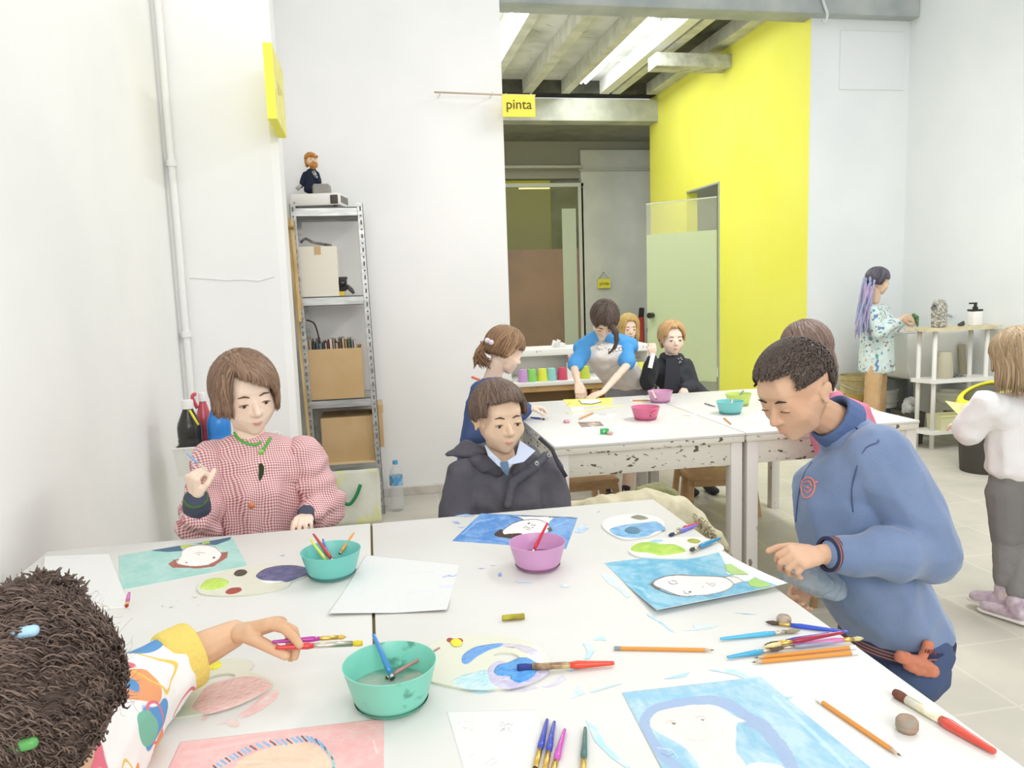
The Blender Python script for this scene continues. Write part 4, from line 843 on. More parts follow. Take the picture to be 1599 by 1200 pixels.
while bx < -.062:
    tk = random.uniform(.010, .020); hgt = random.uniform(.33, .365); tl = .09
    bm = B(); Mx = Matrix.Translation((bx+tk/2, 4.98, shz(.715)+.006)) @ Matrix.Rotation(-tl*.5, 4, 'Y')
    cm = mat('book_cover_%s' % bcols[i % 20].strip('#'), bcols[i % 20], .6)
    t = thing('book', None, 'book', (bx+tk/2, 4.98, shz(.715)+.006), 'books standing in the open cardboard box')
    t['label'] = f'{BN[i % 20]} thin book in the open cardboard box on the shelf, {ORD[i]} from the left'
    box(bm, (-tk*.42, -.105, .001), (tk*.42, .105, hgt-.004), 0, 0, Mx); finish('page_block', bm, mat('book_pages', '#e3dccb', .8), t, False)
    bm = B(); box(bm, (-tk*.5, -.11, 0), (-tk*.42, .11, hgt), 0, 0, Mx); box(bm, (tk*.42, -.11, 0), (tk*.5, .11, hgt), 0, 0, Mx); box(bm, (-tk*.5, -.11, 0), (tk*.5, -.106, hgt), 0, 0, Mx); finish('cover', bm, cm, t, False)
    bx += tk+.003; i += 1
# camcorder-like tape measure on shelf two
p = at(537, 461, y=4.84); z = shz(1.345)
t = thing('camera', 'small black camera with a yellow base beside the cream carton', 'camera', (p.x, 4.87, z))
bm = B(); box(bm, (p.x-.035, 4.84, z+.028), (p.x+.022, 4.93, z+.115), .014); finish('camera_body', bm, mat('black_plastic', '#33302e', .4), t, 40)
bm = B(); tube(bm, [(p.x-.006, 4.845, z+.075), (p.x-.006, 4.82, z+.075), (p.x-.006, 4.818, z+.075)], [.022, .021, .016], 20); finish('lens', bm, mat('lens_black', '#1e1c1c', .15), t, 40)
bm = B(); box(bm, (p.x-.033, 4.85, z), (p.x+.004, 4.92, z+.0275), .003); finish('base_block', bm, mat('yellow_block', '#e8c838', .5), t, 40)
bm = B(); tube(bm, [(p.x+.02, 4.87, z+.06), (p.x+.045, 4.865, z+.035), (p.x+.06, 4.86, z+.012)], [.012, .014, .008], 12); finish('hand_grip', bm, mat('grip_grey', '#5c564f', .5), t)
bm = B(); tube(bm, [(p.x+.012, 4.88, z+.1), (p.x+.022, 4.88, z+.113)], .009, 12); finish('dial', bm, mat('black_plastic', '#33302e'), t)
# rolled bags on top of the carton
z = shz(1.345)+.3005
bm = B(); tube(bm, cat([(-.37, 4.9, z+.03), (-.34, 4.88, z+.05), (-.30, 4.87, z+.028), (-.25, 4.88, z+.018), (-.19, 4.9, z+.006)], 4, False), [.02]*8+[.016]*4+[.01]*3+[.007]*2 if False else .008, 10)
o = finish('folded_strap', bm, mat('strap_grey', '#8d8a86', .7, col2='#5b5855', scale=30), None, True, (-.28, 4.88, z)); setp(o, 'crumpled grey strap lying on the cream carton', 'strap')
bm = B(); tube(bm, cat([at(478, 500, y=5.0), at(490, 505, y=5.0), at(496, 520, y=5.0), at(499, 535, y=5.0)], 5, False), .005, 8); o = finish('cable', bm, mat('cable_brown', '#4f4238', .5)); setp(o, 'dark brown cable drooping behind the open box of books', 'cable')
# red and brown book spines left of the box
t = thing('book', 'red and brown magazine wedged left of the open cardboard box', 'book', (-.404, 4.84, shz(.715)))
bm = B(); box(bm, (-.4105, 4.83, shz(.715)+.0005), (-.4015, 5.0, shz(.715)+.30)); finish('cover', bm, mat('magazine_red', '#9c4a3e', .6, col2='#e0d8cc', scale=14), t, False)
# projector on the top shelf
ZT = shz(1.875)
t = thing('projector', 'white projector with grey vent grilles on top of the shelving', 'projector', (-.24, 4.9, ZT))
Mp = Matrix.Translation((-.245, 4.96, ZT)) @ Matrix.Rotation(math.radians(-12), 4, 'Z')
bm = B(); box(bm, (-.15, -.12, .012), (.15, .12, .085), .012, 0, Mp); finish('projector_body', bm, mat('projector_white', '#ece9e2', .4), t, 40)
bm = B(); box(bm, (.095, -.1215, .02), (.14, -.119, .072), .004, 0, Mp)
finish('front_vent', bm, mat('vent_dark', '#544d46', .5), t, 40)
bm = B()
for kk in range(6): box(bm, (.1505-.001, -.09+kk*.032, .03), (.1525, -.07+kk*.032, .072), 0, 0, Mp)
finish('side_vent', bm, mat('vent_dark2', '#7a7670', .5), t, False)
bm = B(); tube(bm, [Mp @ Vector((-.12, -.10, 0)), Mp @ Vector((-.12, -.10, .014))], .012, 12); finish('foot', bm, mat('black_plastic', '#33302e'), t)
bm = B(); tube(bm, [Mp @ Vector((.12, -.10, 0)), Mp @ Vector((.12, -.10, .014))], .012, 12); finish('foot', bm, mat('black_plastic', '#33302e'), t)
bm = B(); box(bm, (-.13, -.122, .025), (-.118, -.1195, .038), 0, 0, Mp); finish('button', bm, mat('button_grey', '#a8a29a', .5), t, False)
# black box + speaker behind, and doll
bm = B(); box(bm, (-.43, 5.07, ZT), (-.26, 5.17, ZT+.105), .004); o = finish('black_case', bm, mat('black_case_m', '#45403b', .6), None, 40, (-.34, 5.08, ZT)); setp(o, 'flat dark grey case behind the projector on the shelving', 'case')
bm = B(); box(bm, (-.385, 5.068, ZT+.03), (-.33, 5.07, ZT+.06)); finish('case_label', bm, mat('case_label_m', '#5a554f', .6), o, False)
t = thing('speaker', 'grey rounded speaker lying on the projector', 'speaker', (-.23, 4.93, ZT+.085))
Ms = Matrix.Translation((-.225, 4.97, ZT+.0855))
bm = B(); tube(bm, [Ms @ Vector((-.055, .0, .0)), Ms @ Vector((-.05, 0, .0)), Ms @ Vector((.035, .0, .0)), Ms @ Vector((.05, 0, 0))], [.066, .072, .072, .055], 24)
for v in bm.verts: v.co.z = max(v.co.z*1, Ms.translation.z) if v.co.z < Ms.translation.z else v.co.z*1.0
finish('speaker_shell', bm, mat('speaker_grey', '#8e8a84', .5), t, 40)
bm = B(); tube(bm, [Ms @ Vector((-.062, 0, 0)), Ms @ Vector((-.056, 0, 0))], [.06, .064], 24)
for v in bm.verts: v.co.z = max(v.co.z, Ms.translation.z)
finish('speaker_grille', bm, mat('grille_dark', '#4f4844', .7), t, 40)
# ------------------------------------------------------------------ organic shapes: union of hulls, voxel-fused and smoothed
def hull(bm, balls, sub=2):
    """balls: (centre, radius | (rx,ry,rz) [, 3x3 frame]); adds their convex hull"""
    t = bmesh.new()
    for b in balls:
        c = Vector(b[0]); r = b[1]; r = Vector((r, r, r)) if not isinstance(r, (tuple, list, Vector)) else Vector(r)
        F = b[2] if len(b) > 2 else Matrix.Identity(3)
        g = bmesh.ops.create_icosphere(t, subdivisions=sub, radius=1)
        for v in g['verts']: v.co = c+F @ Vector((v.co.x*r.x, v.co.y*r.y, v.co.z*r.z))
    if len(balls) > 1:
        r = bmesh.ops.convex_hull(t, input=t.verts[:])
        bmesh.ops.delete(t, geom=[v for v in t.verts if not v.link_faces], context='VERTS')
        junk = [g for g in r['geom_interior'] if isinstance(g, bmesh.types.BMVert) and g.is_valid]
        if junk: bmesh.ops.delete(t, geom=junk, context='VERTS')
        bmesh.ops.recalc_face_normals(t, faces=t.faces[:])
    me = bpy.data.meshes.new('tmp'); t.to_mesh(me); t.free(); bm.from_mesh(me); bpy.data.meshes.remove(me)
def fuse(prims, voxel=.005, smooth=4, fac=.5):
    """list of ball lists -> one closed surface (bmesh)"""
    bm = B()
    for p in prims: hull(bm, p)
    me = bpy.data.meshes.new('tmp'); bm.to_mesh(me); bm.free()
    o = bpy.data.objects.new('tmp', me); C.objects.link(o)
    m = o.modifiers.new('r', 'REMESH'); m.mode = 'VOXEL'; m.voxel_size = voxel; m.use_smooth_shade = True
    if smooth: s = o.modifiers.new('s', 'SMOOTH'); s.iterations = smooth; s.factor = fac
    dg = bpy.context.evaluated_depsgraph_get(); dg.update()
    me2 = bpy.data.meshes.new_from_object(o.evaluated_get(dg))
    out = B(); out.from_mesh(me2)
    bpy.data.objects.remove(o); bpy.data.meshes.remove(me); bpy.data.meshes.remove(me2)
    return out
def folds(bm, amp=.004, sc=14, seed=0, st=(1, 1, 1), ridged=True, sub=None):
    bm.normal_update(); off = Vector((seed*3.7, seed*1.3, seed*7.1))
    for v in bm.verts:
        p = Vector((v.co.x*st[0], v.co.y*st[1], v.co.z*st[2]))*sc+off
        n = noise.noise(p); n2 = noise.noise(p*2.1+Vector((5, 2, 1)))
        d = ((1-abs(n)*2.6)*.7+n2*.5) if ridged else n+.4*n2
        v.co += v.normal*amp*d
    return bm
def cap(a, b, ra, rb=None): return [(a, ra), (b, rb if rb is not None else ra)]

# ------------------------------------------------------------------ doll on the shelving
t = thing('doll', 'cloth doll with ginger hair and beard in a navy coat on the shelving', 'doll', (-.29, 5.08, ZT+.105))
dc = Vector((-.295, 5.06, ZT+.1055))
bm = fuse([[(dc+Vector((0, 0, .03)), (.05, .045, .03)), (dc+Vector((.005, 0, .13)), (.035, .032, .03))], cap(dc+Vector((-.035, 0, .12)), dc+Vector((-.065, -.01, .05)), .018, .014), cap(dc+Vector((.035, -.01, .12)), dc+Vector((.05, -.035, .07)), .018, .014)], .004, 3); folds(bm, .003, 30)
finish('navy_coat', bm, mat('doll_navy', '#1f2438', .85), t)
hd = dc+Vector((.01, 0, .205))
bm = fuse([[(hd, (.036, .036, .042))], [(hd+Vector((.012, -.034, .0)), .010)]], .003, 2); finish('head', bm, mat('doll_skin', '#e9c9a8', .7), t)
bm = fuse([[(hd+Vector((-.006, .008, .016)), (.040, .038, .038))], [(hd+Vector((-.03, .004, -.01)), (.014, .022, .03))]], .003, 2); folds(bm, .003, 60); finish('hair', bm, mat('doll_ginger', '#c98f4a', .9, col2='#a86f34', scale=60), t)
bm = fuse([[(hd+Vector((.010, -.016, -.03)), (.027, .022, .026)), (hd+Vector((.008, -.012, -.05)), .012)]], .003, 2); folds(bm, .003, 60); finish('beard', bm, mat('doll_ginger', '#c98f4a'), t)
for ex in (-.004, .022):
    bm = B(); hull(bm, [(hd+Vector((ex, -.034, .004)), .0035)], 1); finish('eye', bm, mat('doll_eye', '#4a3524', .5), t)
bm = fuse([[(hd+Vector((.008, -.012, .022)), (.036, .030, .014))]], .003, 1); finish('hat_brim', bm, mat('doll_ginger', '#c98f4a'), t)
bm = fuse([cap(dc+Vector((.02, -.032, .13)), dc+Vector((.035, -.034, .10)), .012, .010)], .003, 1); finish('scarf', bm, mat('doll_scarf', '#d9d6cc', .9, col2='#3e4660', scale=90), t)
bm = B(); tube(bm, [dc+Vector((-.09, -.01, .03)), dc+Vector((-.06, -.015, .055))], .012, 8); finish('sleeve_paint', bm, mat('doll_cuff', '#b8b0a8', .9), t)
# folded wooden easel leaning at the recess edge
t = thing('wooden_easel', 'folded light wooden easel leaning against the front of the metal shelving', 'easel', (-.4, 4.68, 0))
PINE = mat('pine_wood', '#dcc18b', .6, col2='#caa86c', scale=10, stretch=(4, 4, .5))
def plank(n, a, b, w, th=.012, par=None, m=None):
    a = Vector(a); b = Vector(b); d = (b-a).normalized(); s = Vector((1, 0, 0)); s = (s-d*s.dot(d)).normalized(); u = d.cross(s)
    bm = B(); extr2(bm, [a-s*w/2-u*th/2, a+s*w/2-u*th/2, a+s*w/2+u*th/2, a-s*w/2+u*th/2], [b-s*w/2-u*th/2, b+s*w/2-u*th/2, b+s*w/2+u*th/2, b-s*w/2+u*th/2]); return finish(n, bm, m or PINE, par or t, False)
q = lambda px, py, y: at(px, py, y=y)
plank('leg', q(442, 338, 4.75), q(470, 482, 4.72), .020); plank('leg', q(449, 340, 4.735), q(466, 500, 4.705), .020); plank('leg', q(456, 342, 4.72), q(469, 503, 4.69), .018)
plank('mast', q(446, 332, 4.765), q(459, 430, 4.745), .022)
bm = B(); tube(bm, [q(438, 355, 4.70), q(459, 356, 4.69)], .010, 12); finish('wing_nut', bm, mat('brass_nut', '#b08c4a', .4, metal=.6), t, 40)
bm = B(); tube(bm, cat([q(438, 352, 4.74), q(436, 375, 4.74), q(441, 398, 4.74)], 4, False), .007, 8); finish('strap', bm, mat('easel_strap', '#4d4640', .7), t)
for v in (0,):   # the feet rest on a thin rear strut running down to the floor
    plank('strut', q(458, 430, 4.76), Vector((-.375, 4.775, .001)), .016)
# shopping bag
t = thing('shopping_bag', 'white and pale green shopping bag with green handles under the shelving', 'bag', (-.13, 4.66, 0))
bm = B()
W0, W1 = -.30, .022; n = 14; rows = 10; grid = {}
for j in range(rows+1):
    z = .001+.325*j/rows
    for i in range(4*n):
        s = i/n; e = int(s); f = s-e
        th = .09+.03*math.sin(j*.6)
        pts = [(W0+(W1-W0)*f, 4.60), (W1, 4.60+th*f), (W1-(W1-W0)*f, 4.60+th), (W0, 4.60+th*(1-f))]
        x, y = pts[e]; nn = noise.noise(Vector((x*9, y*9, z*8)))*.018
        grid[j, i] = bm.verts.new((x+nn*.5, y+nn, z))
for j in range(rows):
    for i in range(4*n): bm.faces.new((grid[j, i], grid[j, (i+1) % (4*n)], grid[j+1, (i+1) % (4*n)], grid[j+1, i]))
bm.faces.new([grid[0, i] for i in range(4*n)][::-1])
m = mat('bag_white', '#e4e5d8', .5, col2='#e3e58a', scale=7, mix=(.56, .68), bump=.3, bscale=25)
finish('bag_body', bm, m, t)
def strap(par, pts, w, m, th=.003, name='handle'):
    P = [Vector(p) for p in pts]; bm = B(); lo = []; hi = []
    for i, p in enumerate(P):
        d = (P[min(i+1, len(P)-1)]-P[max(i-1, 0)]).normalized(); s = Vector((0, 1, 0)).cross(d).normalized()*w/2; o = Vector((0, th/2, 0))
        lo.append([bm.verts.new(p-s-o), bm.verts.new(p+s-o), bm.verts.new(p+s+o), bm.verts.new(p-s+o)])
    for a, b in zip(lo, lo[1:]):
        for i in range(4): bm.faces.new((a[i], a[(i+1) % 4], b[(i+1) % 4], b[i]))
    bm.faces.new(lo[0]); bm.faces.new(lo[-1]); bmesh.ops.recalc_face_normals(bm, faces=bm.faces[:])
    return finish(name, bm, m, par)
GB = mat('bag_green', '#2f8a58', .6)
strap(t, cat([at(520, 755, y=4.575), at(532, 780, y=4.57), at(545, 788, y=4.57), at(556, 775, y=4.57), at(563, 757, y=4.575)], 6, False), .02, GB)
strap(t, [at(522, 738, y=4.72), at(526, 758, y=4.71)], .03, GB); strap(t, [at(556, 736, y=4.72), at(548, 758, y=4.71)], .03, GB)
# water bottles on the floor
def bottle(label, p, h, r, body, cap_c, label_c=None, alpha=.35, group=None, neck=.35, name='water_bottle', cat_='bottle', capm=None):
    t = thing(name, label, cat_, p, group); p = Vector(p)
    prof = [(0, 0), (r*.8, 0), (r, h*.03), (r, h*.2), (r*.95, h*.23), (r, h*.26), (r, h*.40), (r*.95, h*.43), (r, h*.46), (r, h*.70), (r*.8, h*.80), (r*neck, h*.91), (r*neck, h*.95), (0, h*.95)]
    bm = B(); lathe(bm, prof, p, 28); finish('bottle_body', bm, body, t, 50)
    bm = B(); lathe(bm, [(r*neck*1.15, h*.93), (r*neck*1.15, h), (0, h)], p, 20); finish('cap', bm, mat('cap_'+cap_c.strip('#'), cap_c, .4), t, 40)
    if label_c: bm = B(); lathe(bm, [(r*1.01, h*.52), (r*1.01, h*.70)], p, 28); finish('label_wrap', bm, mat('wrap_'+label_c.strip('#'), label_c, .4, col2='#9cc6e2', scale=30, mix=(.5, .6)), t)
    return t
PET = mat('clear_plastic', '#e6ecee', .08, alpha=.28, spec=.8)
bottle('clear water bottle with a blue label standing on the floor by the white wall', (.125, 4.87, .0), .325, .042, PET, '#5aa5d0', '#5d9fcf')
bottle('clear empty bottle behind the shopping bag, left of the labelled bottle', (.035, 4.98, .0), .24, .038, PET, '#d5dadc')
# squeezy paint bottles in the wall rack behind the gingham boy
SPK = mat('bin_speckled', '#e9e8e0', .6, col2='#a9a7a0', scale=34, mix=(.66, .7))
def tray(par, x0, x1, y0, y1, z0, z1, th=.006, taper=.012, m=None, name='bin_body'):
    bm = B()
    o0 = [(x0+taper, y0+taper, z0), (x1-taper, y0+taper, z0), (x1-taper, y1, z0), (x0+taper, y1, z0)]; o1 = [(x0, y0, z1), (x1, y0, z1), (x1, y1, z1), (x0, y1, z1)]
    i0 = [(x0+taper+th, y0+taper+th, z0+th), (x1-taper-th, y0+taper+th, z0+th), (x1-taper-th, y1-th, z0+th), (x0+taper+th, y1-th, z0+th)]; i1 = [(x0+th, y0+th, z1), (x1-th, y0+th, z1), (x1-th, y1-th, z1), (x0+th, y1-th, z1)]
    V = [[bm.verts.new(p) for p in s] for s in (o0, o1, i1, i0)]
    for a, b in zip(V, V[1:]):
        for i in range(4): bm.faces.new((a[i], a[(i+1) % 4], b[(i+1) % 4], b[i]))
    bm.faces.new(V[0]); bm.faces.new(V[3]); bmesh.ops.recalc_face_normals(bm, faces=bm.faces[:])
    return finish(name, bm, m or SPK, par, 30)
CT = thing('utility_cart', 'white speckled plastic cart with two trays behind the gingham boy', 'cart', (-.70, 3.5, 0))
a = at(269, 702, y=3.42); TX0 = a.x; TT = a.z; TB = at(273, 746, y=3.42).z; TB2 = at(285, 838, y=3.42).z
tray(CT, TX0, TX0+.42, 3.42, 3.68, TB, TT, name='tray'); tray(CT, TX0, TX0+.42, 3.42, 3.68, TB2-.12, TB2, name='tray')
bm = B(); box(bm, (TX0-.003, 3.417, TT-.004), (TX0+.423, 3.424, TT+.004), .001); finish('tray_rim', bm, mat('rim_white', '#f0efe9', .5), CT, False)
for x in (TX0+.03, TX0+.39):
    bm = B(); tube(bm, [(x, 3.69, .05), (x, 3.69, TT)], .011, 10); finish('post', bm, mat('rim_white', '#f0efe9'), CT)
    for y in (3.45, 3.66):
        bm = B(); tube(bm, [(x-.008, y, .022), (x+.008, y, .022)], .021, 14); finish('wheel', bm, mat('wheel_grey', '#77766f', .5), CT, 40)
        bm = B(); tube(bm, [(x, y, .03), (x, y, TB2-.1205)], .008, 8); finish('wheel_stem', bm, mat('rim_white', '#f0efe9'), CT)
bottle('dark bottle with a light label in the lower tray of the white cart', (TX0+.07, 3.5, TB2-.1135), .17, .034, mat('dark_bottle', '#3f4246', .3), '#8b8f94', '#c9cacc')
def paint_bottle(label, px, py, yy, z0, col, cap_c, r=.05, h=None):
    a = at(px, py, y=yy); h = a.z-z0; t = thing('paint_bottle', label, 'bottle', (a.x, yy, z0), 'squeezy paint bottles in the cart'); p = Vector((a.x, yy, z0))
    bm = B(); lathe(bm, [(0, 0), (r*.9, 0), (r, h*.03), (r, h*.45), (r*.97, h*.47), (r, h*.49), (r, h*.62), (r*.92, h*.68), (r*.45, h*.86), (r*.42, h*.90), (0, h*.90)], p, 32); finish('bottle_body', bm, mat('bottle_'+col.strip('#'), col, .25, coat=.3), t, 50)
    bm = B(); lathe(bm, [(r*.5, h*.88), (r*.5, h*.97), (r*.45, h), (0, h)], p, 24); finish('cap', bm, mat('cap_'+cap_c.strip('#'), cap_c, .4), t, 40)
    return t, p, h, r
zb = TB+.0068
paint_bottle('black paint bottle with a white cap, leftmost in the white cart', 292, 625, 3.50, zb, '#33312f', '#eceae6', .050)
t, p, h, r = paint_bottle('red paint bottle with a pump nozzle behind the black bottle', 315, 613, 3.60, zb, '#cc5864', '#f1efec', .034)
bm = B(); tube(bm, cat([p+Vector((-.02, -.02, h*.8)), p+Vector((-.034, -.03, h*.93)), p+Vector((-.03, -.03, h*.985)), p+Vector((-.018, -.03, h*.99))], 4, False), .008, 10); finish('nozzle', bm, mat('nozzle_red', '#d8586a', .4), t)
bm = B(); tube(bm, [at(296, 641, y=3.46), at(310, 664, y=3.44)], .005, 8); q1 = finish('stick', bm, mat('yellow_stick', '#e8dc3c', .4), None, True, at(303, 650, y=3.45)); setp(q1, 'thin yellow stick leaning on the black paint bottle', 'stick')
paint_bottle('blue paint bottle with a white cap at the shoulder of the gingham boy', 338, 618, 3.52, zb, '#3588d8', '#eceae6', .050)

# ------------------------------------------------------------------ low counter at the back with cups
WOODL = mat('counter_wood', '#c9a671', .6, col2='#b58f5c', scale=8, stretch=(1, 4, 1))
CW = mat('counter_white', '#efeee8', .5, col2='#b9b4a6', scale=24, mix=(.66, .7))
CX0, CX1, CY0, CY1 = 1.0, 2.28, 5.45, 5.95
t = thing('work_bench', 'wooden bench with white paint-marked top along the far room', 'bench', (1.7, 5.7, 0))
zt = at(900, 594, y=CY0).z
for n, a, b in (('bench_top', (CX0, CY0, zt-.03), (CX1, CY1, zt)), ('apron', (CX0+.04, CY0+.02, zt-.075), (CX1-.04, CY0+.04, zt-.0305)), ('back_board', (CX0+.04, CY1-.05, .05), (CX1-.04, CY1-.03, zt-.031))):
    bm = B(); box(bm, a, b, .003); finish(n, bm, CW if n == 'bench_top' else (WOODL if n == 'apron' else mat('back_board_brown', '#a38a66', .7)), t, 40)
for x in (CX0+.03, 1.62, 1.72, CX1-.09):
    for y in (CY0+.03, CY1-.12):
        bm = B(); box(bm, (x, y, 0), (x+.055, y+.055, zt-.031), .003); finish('leg', bm, WOODL, t, 40)
bm = B(); box(bm, (CX0+.04, CY0+.05, .12), (CX1-.04, CY1-.13, .14)); finish('low_shelf', bm, mat('reddish_shelf', '#9c6a50', .6), t, False)
zh = at(850, 545, y=CY1-.2).z
t = thing('shelf_riser', 'white box shelf standing on the wooden bench behind the coloured cups', 'shelf', (1.7, 5.85, zt))
for a, b in (((CX0, 5.70, zh-.05), (CX1-.1, CY1+.1, zh)), ((CX0, CY1, zt+.001), (CX1-.1, CY1+.03, zh-.051))):
    bm = B(); box(bm, a, b, .004); finish('board', bm, CW, t, 40)
for x in (CX0, 1.55, CX1-.13): bm = B(); box(bm, (x, 5.74, zt+.001), (x+.03, CY1-.001, zh-.051), .002); finish('divider', bm, CW, t, 40)
cups = [('purple', 817, '#c79ad0'), ('light green', 830, '#8ad068'), ('yellow', 847, '#dfe54f'), ('pale turquoise', 861, '#93cfca'), ('crimson', 878, '#d3506a'), ('lime', 913, '#c9d94c'), ('yellow-green', 1000, '#dfe35a'), ('hot pink', 1013, '#e0529c')]
cup0 = None
for nme, px, c in cups:
    p = at(px, 588 if px < 900 else 579, y=5.53 if px < 1000 else 5.6); p.z = zt+.0005
    t = thing('plastic_cup', nme+' plastic cup standing upside down on the wooden bench', 'cup', p, 'upturned plastic cups')
    bm = B(); lathe(bm, [(.040, 0), (.0405, .004), (.031, .088), (.029, .091), (.0, .091)], p, 26); lathe(bm, [(.038, .001), (.029, .088), (0, .089)], p, 26); finish('cup_body', bm, mat('cup_'+c.strip('#'), c, .4), t, 40)
    bm = B(); lathe(bm, [(.0385, 0), (.042, .001), (.042, .005), (.0385, .006)], p, 26); finish('cup_rim', bm, mat('cuprim_'+c.strip('#'), c, .3), t)
# crumpled tissue and wrapped stack on the riser
p = at(872, 541, y=5.8); bm = B()
for dx, dz, a in ((-.03, .05, .2), (.0, .04, -.5), (.035, .03, .9), (.0, .055, 1.6), (-.02, .03, 2.4)):
    v = [bm.verts.new(p+Vector((dx-.03*math.cos(a), .02*math.sin(a), .0))), bm.verts.new(p+Vector((dx+.03*math.cos(a), -.02, .0))), bm.verts.new(p+Vector((dx+.02, 0, dz))), bm.verts.new(p+Vector((dx-.01, .01, dz+.012)))]
    bm.faces.new(v)
for v in bm.verts: v.co.z = max(v.co.z, zh)+0
bmesh.ops.solidify(bm, geom=bm.faces[:], thickness=.002)
zmin = min(v.co.z for v in bm.verts)
for v in bm.verts: v.co.z += zh+.0005-zmin
o = finish('paper_tissue', bm, mat('tissue_white', '#fbfbf8', .9), None, False, (p.x, p.y, zh)); setp(o, 'crumpled white tissue on top of the white box shelf', 'tissue')
p = at(885, 553, y=5.75); bm = B(); box(bm, (p.x, 5.705, zh-.17), (p.x+.09, 5.735, zh-.08), .004); o = finish('marker_box', bm, mat('marker_red', '#e06a62', .5, col2='#f4e8e2', scale=30), None, 40, (p.x, 5.72, zh-.17)); setp(o, 'small red and white box under the white shelf above the crimson cup', 'box')
for v in o.data.vertices: v.co.z += zt+.1045-(zh-.17)+0
o.data.update()
# tuck it on the crimson cup's row: rests on two books
bm = B(); box(bm, (p.x-.01, 5.705, zt+.0005), (p.x+.1, 5.735, zt+.104)); o = finish('paper_block', bm, mat('paper_block_w', '#ece9e2', .7), None, False, (p.x, 5.72, zt)); setp(o, 'white paper block behind the crimson cup on the bench', 'paper')

# broom, dark bag near the far doorway
t = thing('broom', 'red broom handle with a black grip leaning on the far white wall', 'broom', (4.2, 11.1, 0))
bm = B(); tube(bm, [at(1001, 497, y=11.0), at(1002, 545, y=10.8), Vector((at(1003, 600, y=10.5).x, 10.45, .05))], .045, 10); finish('shaft', bm, mat('broom_red', '#b4483e', .5), t)
bm = B(); tube(bm, [at(1002, 482, y=11.05), at(1001, 498, y=11.0)], .04, 10); finish('grip', bm, mat('grip_black', '#2e2c2a', .6), t)
bm = B(); xx = at(1003, 600, y=10.5).x; box(bm, (xx-.18, 10.38, 0), (xx+.18, 10.5, .12), .01); finish('brush_head', bm, mat('grip_black', '#2e2c2a'), t, False)
a = at(994, 502, y=10.9); b = at(1018, 502, y=10.9)
bm = fuse([[((a.x+.42, 10.9, .25), (.2, .14, .25)), ((b.x+.12, 10.9, .7), (.2, .12, .17))], [((a.x+.42, 10.9, .3), .2), ((b.x+.1, 10.9, .88), .08)]], .03, 3); folds(bm, .02, 4)
for v in bm.verts: v.co.z = max(v.co.z, 0.001)
o = finish('backpack', bm, mat('dark_bag', '#4b4843', .8), None, True, (a.x, 10.9, 0)); setp(o, 'dark grey bag heap by the far white wall next to the glass door', 'bag')

# ------------------------------------------------------------------ step stools
STW = mat('stool_wood', '#d0ab80', .5, col2='#c49d70', scale=9, stretch=(1, 1, 4))
def stool(label, x, y, rz, h=.50, hs=.25, m=STW, w=.40, d=.38, group='wooden step stools'):
    t = thing('step_stool', label, 'stool', (x, y, 0), group)
    M = Matrix.Translation((x, y, 0)) @ Matrix.Rotation(rz, 4, 'Z')
    def bx(n, a, b, bev=.004): bm = B(); box(bm, a, b, bev, 0, M); finish(n, bm, m, t, 40)
    bx('top_plate', (-.17, -.03, h-.022), (.17, .17, h)); bx('step_plate', (-.20, -.24, hs-.022), (.20, .02, hs))
    for s in (-1, 1):
        for n, a, b in (('rear_leg', (s*.19, .19, 0), (s*.15, .14, h-.023)), ('middle_leg', (s*.185, -.0, .0), (s*.15, 0, h-.023)), ('front_leg', (s*.205, -.235, 0), (s*.185, -.19, hs-.023))):
            a = M @ Vector(a); b = M @ Vector(b); wv = M.to_3x3() @ Vector((.016, 0, 0)); dv = M.to_3x3() @ Vector((0, .018, 0))
            bm = B(); extr2(bm, [a-wv-dv, a+wv-dv, a+wv+dv, a-wv+dv], [b-wv-dv, b+wv-dv, b+wv+dv, b-wv+dv]); finish(n, bm, m, t, False)
    bx('step_apron', (-.18, -.225, hs-.062), (.18, -.205, hs-.0225)); bx('top_apron', (-.14, -.02, h-.066), (.14, -.002, h-.0225)); bx('rear_rail', (-.16, .15, .16), (.16, .165, .2))
    return t
stool('wooden step stool under the far right table, between the table legs', 2.05, 4.36, math.radians(-8))
stool('wooden step stool under the far left table, by the bare legs', 1.21, 4.50, math.radians(2))
# sheepskin-lined coat over a seat beside the front table
def coat_mat(): return mat('beige_coat', '#d3cbae', .8, col2='#c4bb9b', scale=9, bump=.35, bscale=35)
t = thing('coat', 'beige padded coat with shaggy trim draped over a low seat by the table corner', 'coat', (.82, 2.75, 0))
P = lambda px, py, y: at(px, py, y=y)
bm = fuse([[(P(935, 806, 2.62), .07), (P(1010, 800, 2.62), .085), (P(1075, 812, 2.62), .06)], [(P(880, 805, 2.7), .04), (P(960, 792, 2.7), .045)], cap(P(1060, 800, 2.62), P(1120, 850, 2.55), .055, .035), [(P(1010, 830, 2.6), .12), (P(1060, 900, 2.6), .12), (P(940, 860, 2.6), .12)],
           [(P(1010, 1000, 2.6), .12), (P(1010, 830, 2.6), .1)], cap(P(1120, 850, 2.55), P(1140, 905, 2.5), .032, .02)], .008, 5); folds(bm, .012, 11, 3)
for v in bm.verts: v.co.z = max(v.co.z, .0)
finish('coat_body', bm, coat_mat(), t)
bm = B(); rs = random.Random(4)
for i in range(420):
    s = rs.random(); a = P(1086, 808, 2.555); b = P(1138, 872, 2.47); p = a.lerp(b, s)+Vector((rs.uniform(-.012, .012), rs.uniform(-.02, .02), rs.uniform(-.01, .012)))
    d = Vector((rs.uniform(-.5, .8), rs.uniform(-1, .2), rs.uniform(-.9, .6))).normalized()*rs.uniform(.01, .022); tube(bm, [p, p+d*.6, p+d+Vector((0, 0, -.004))], [.0022, .0018, .0006], 4)
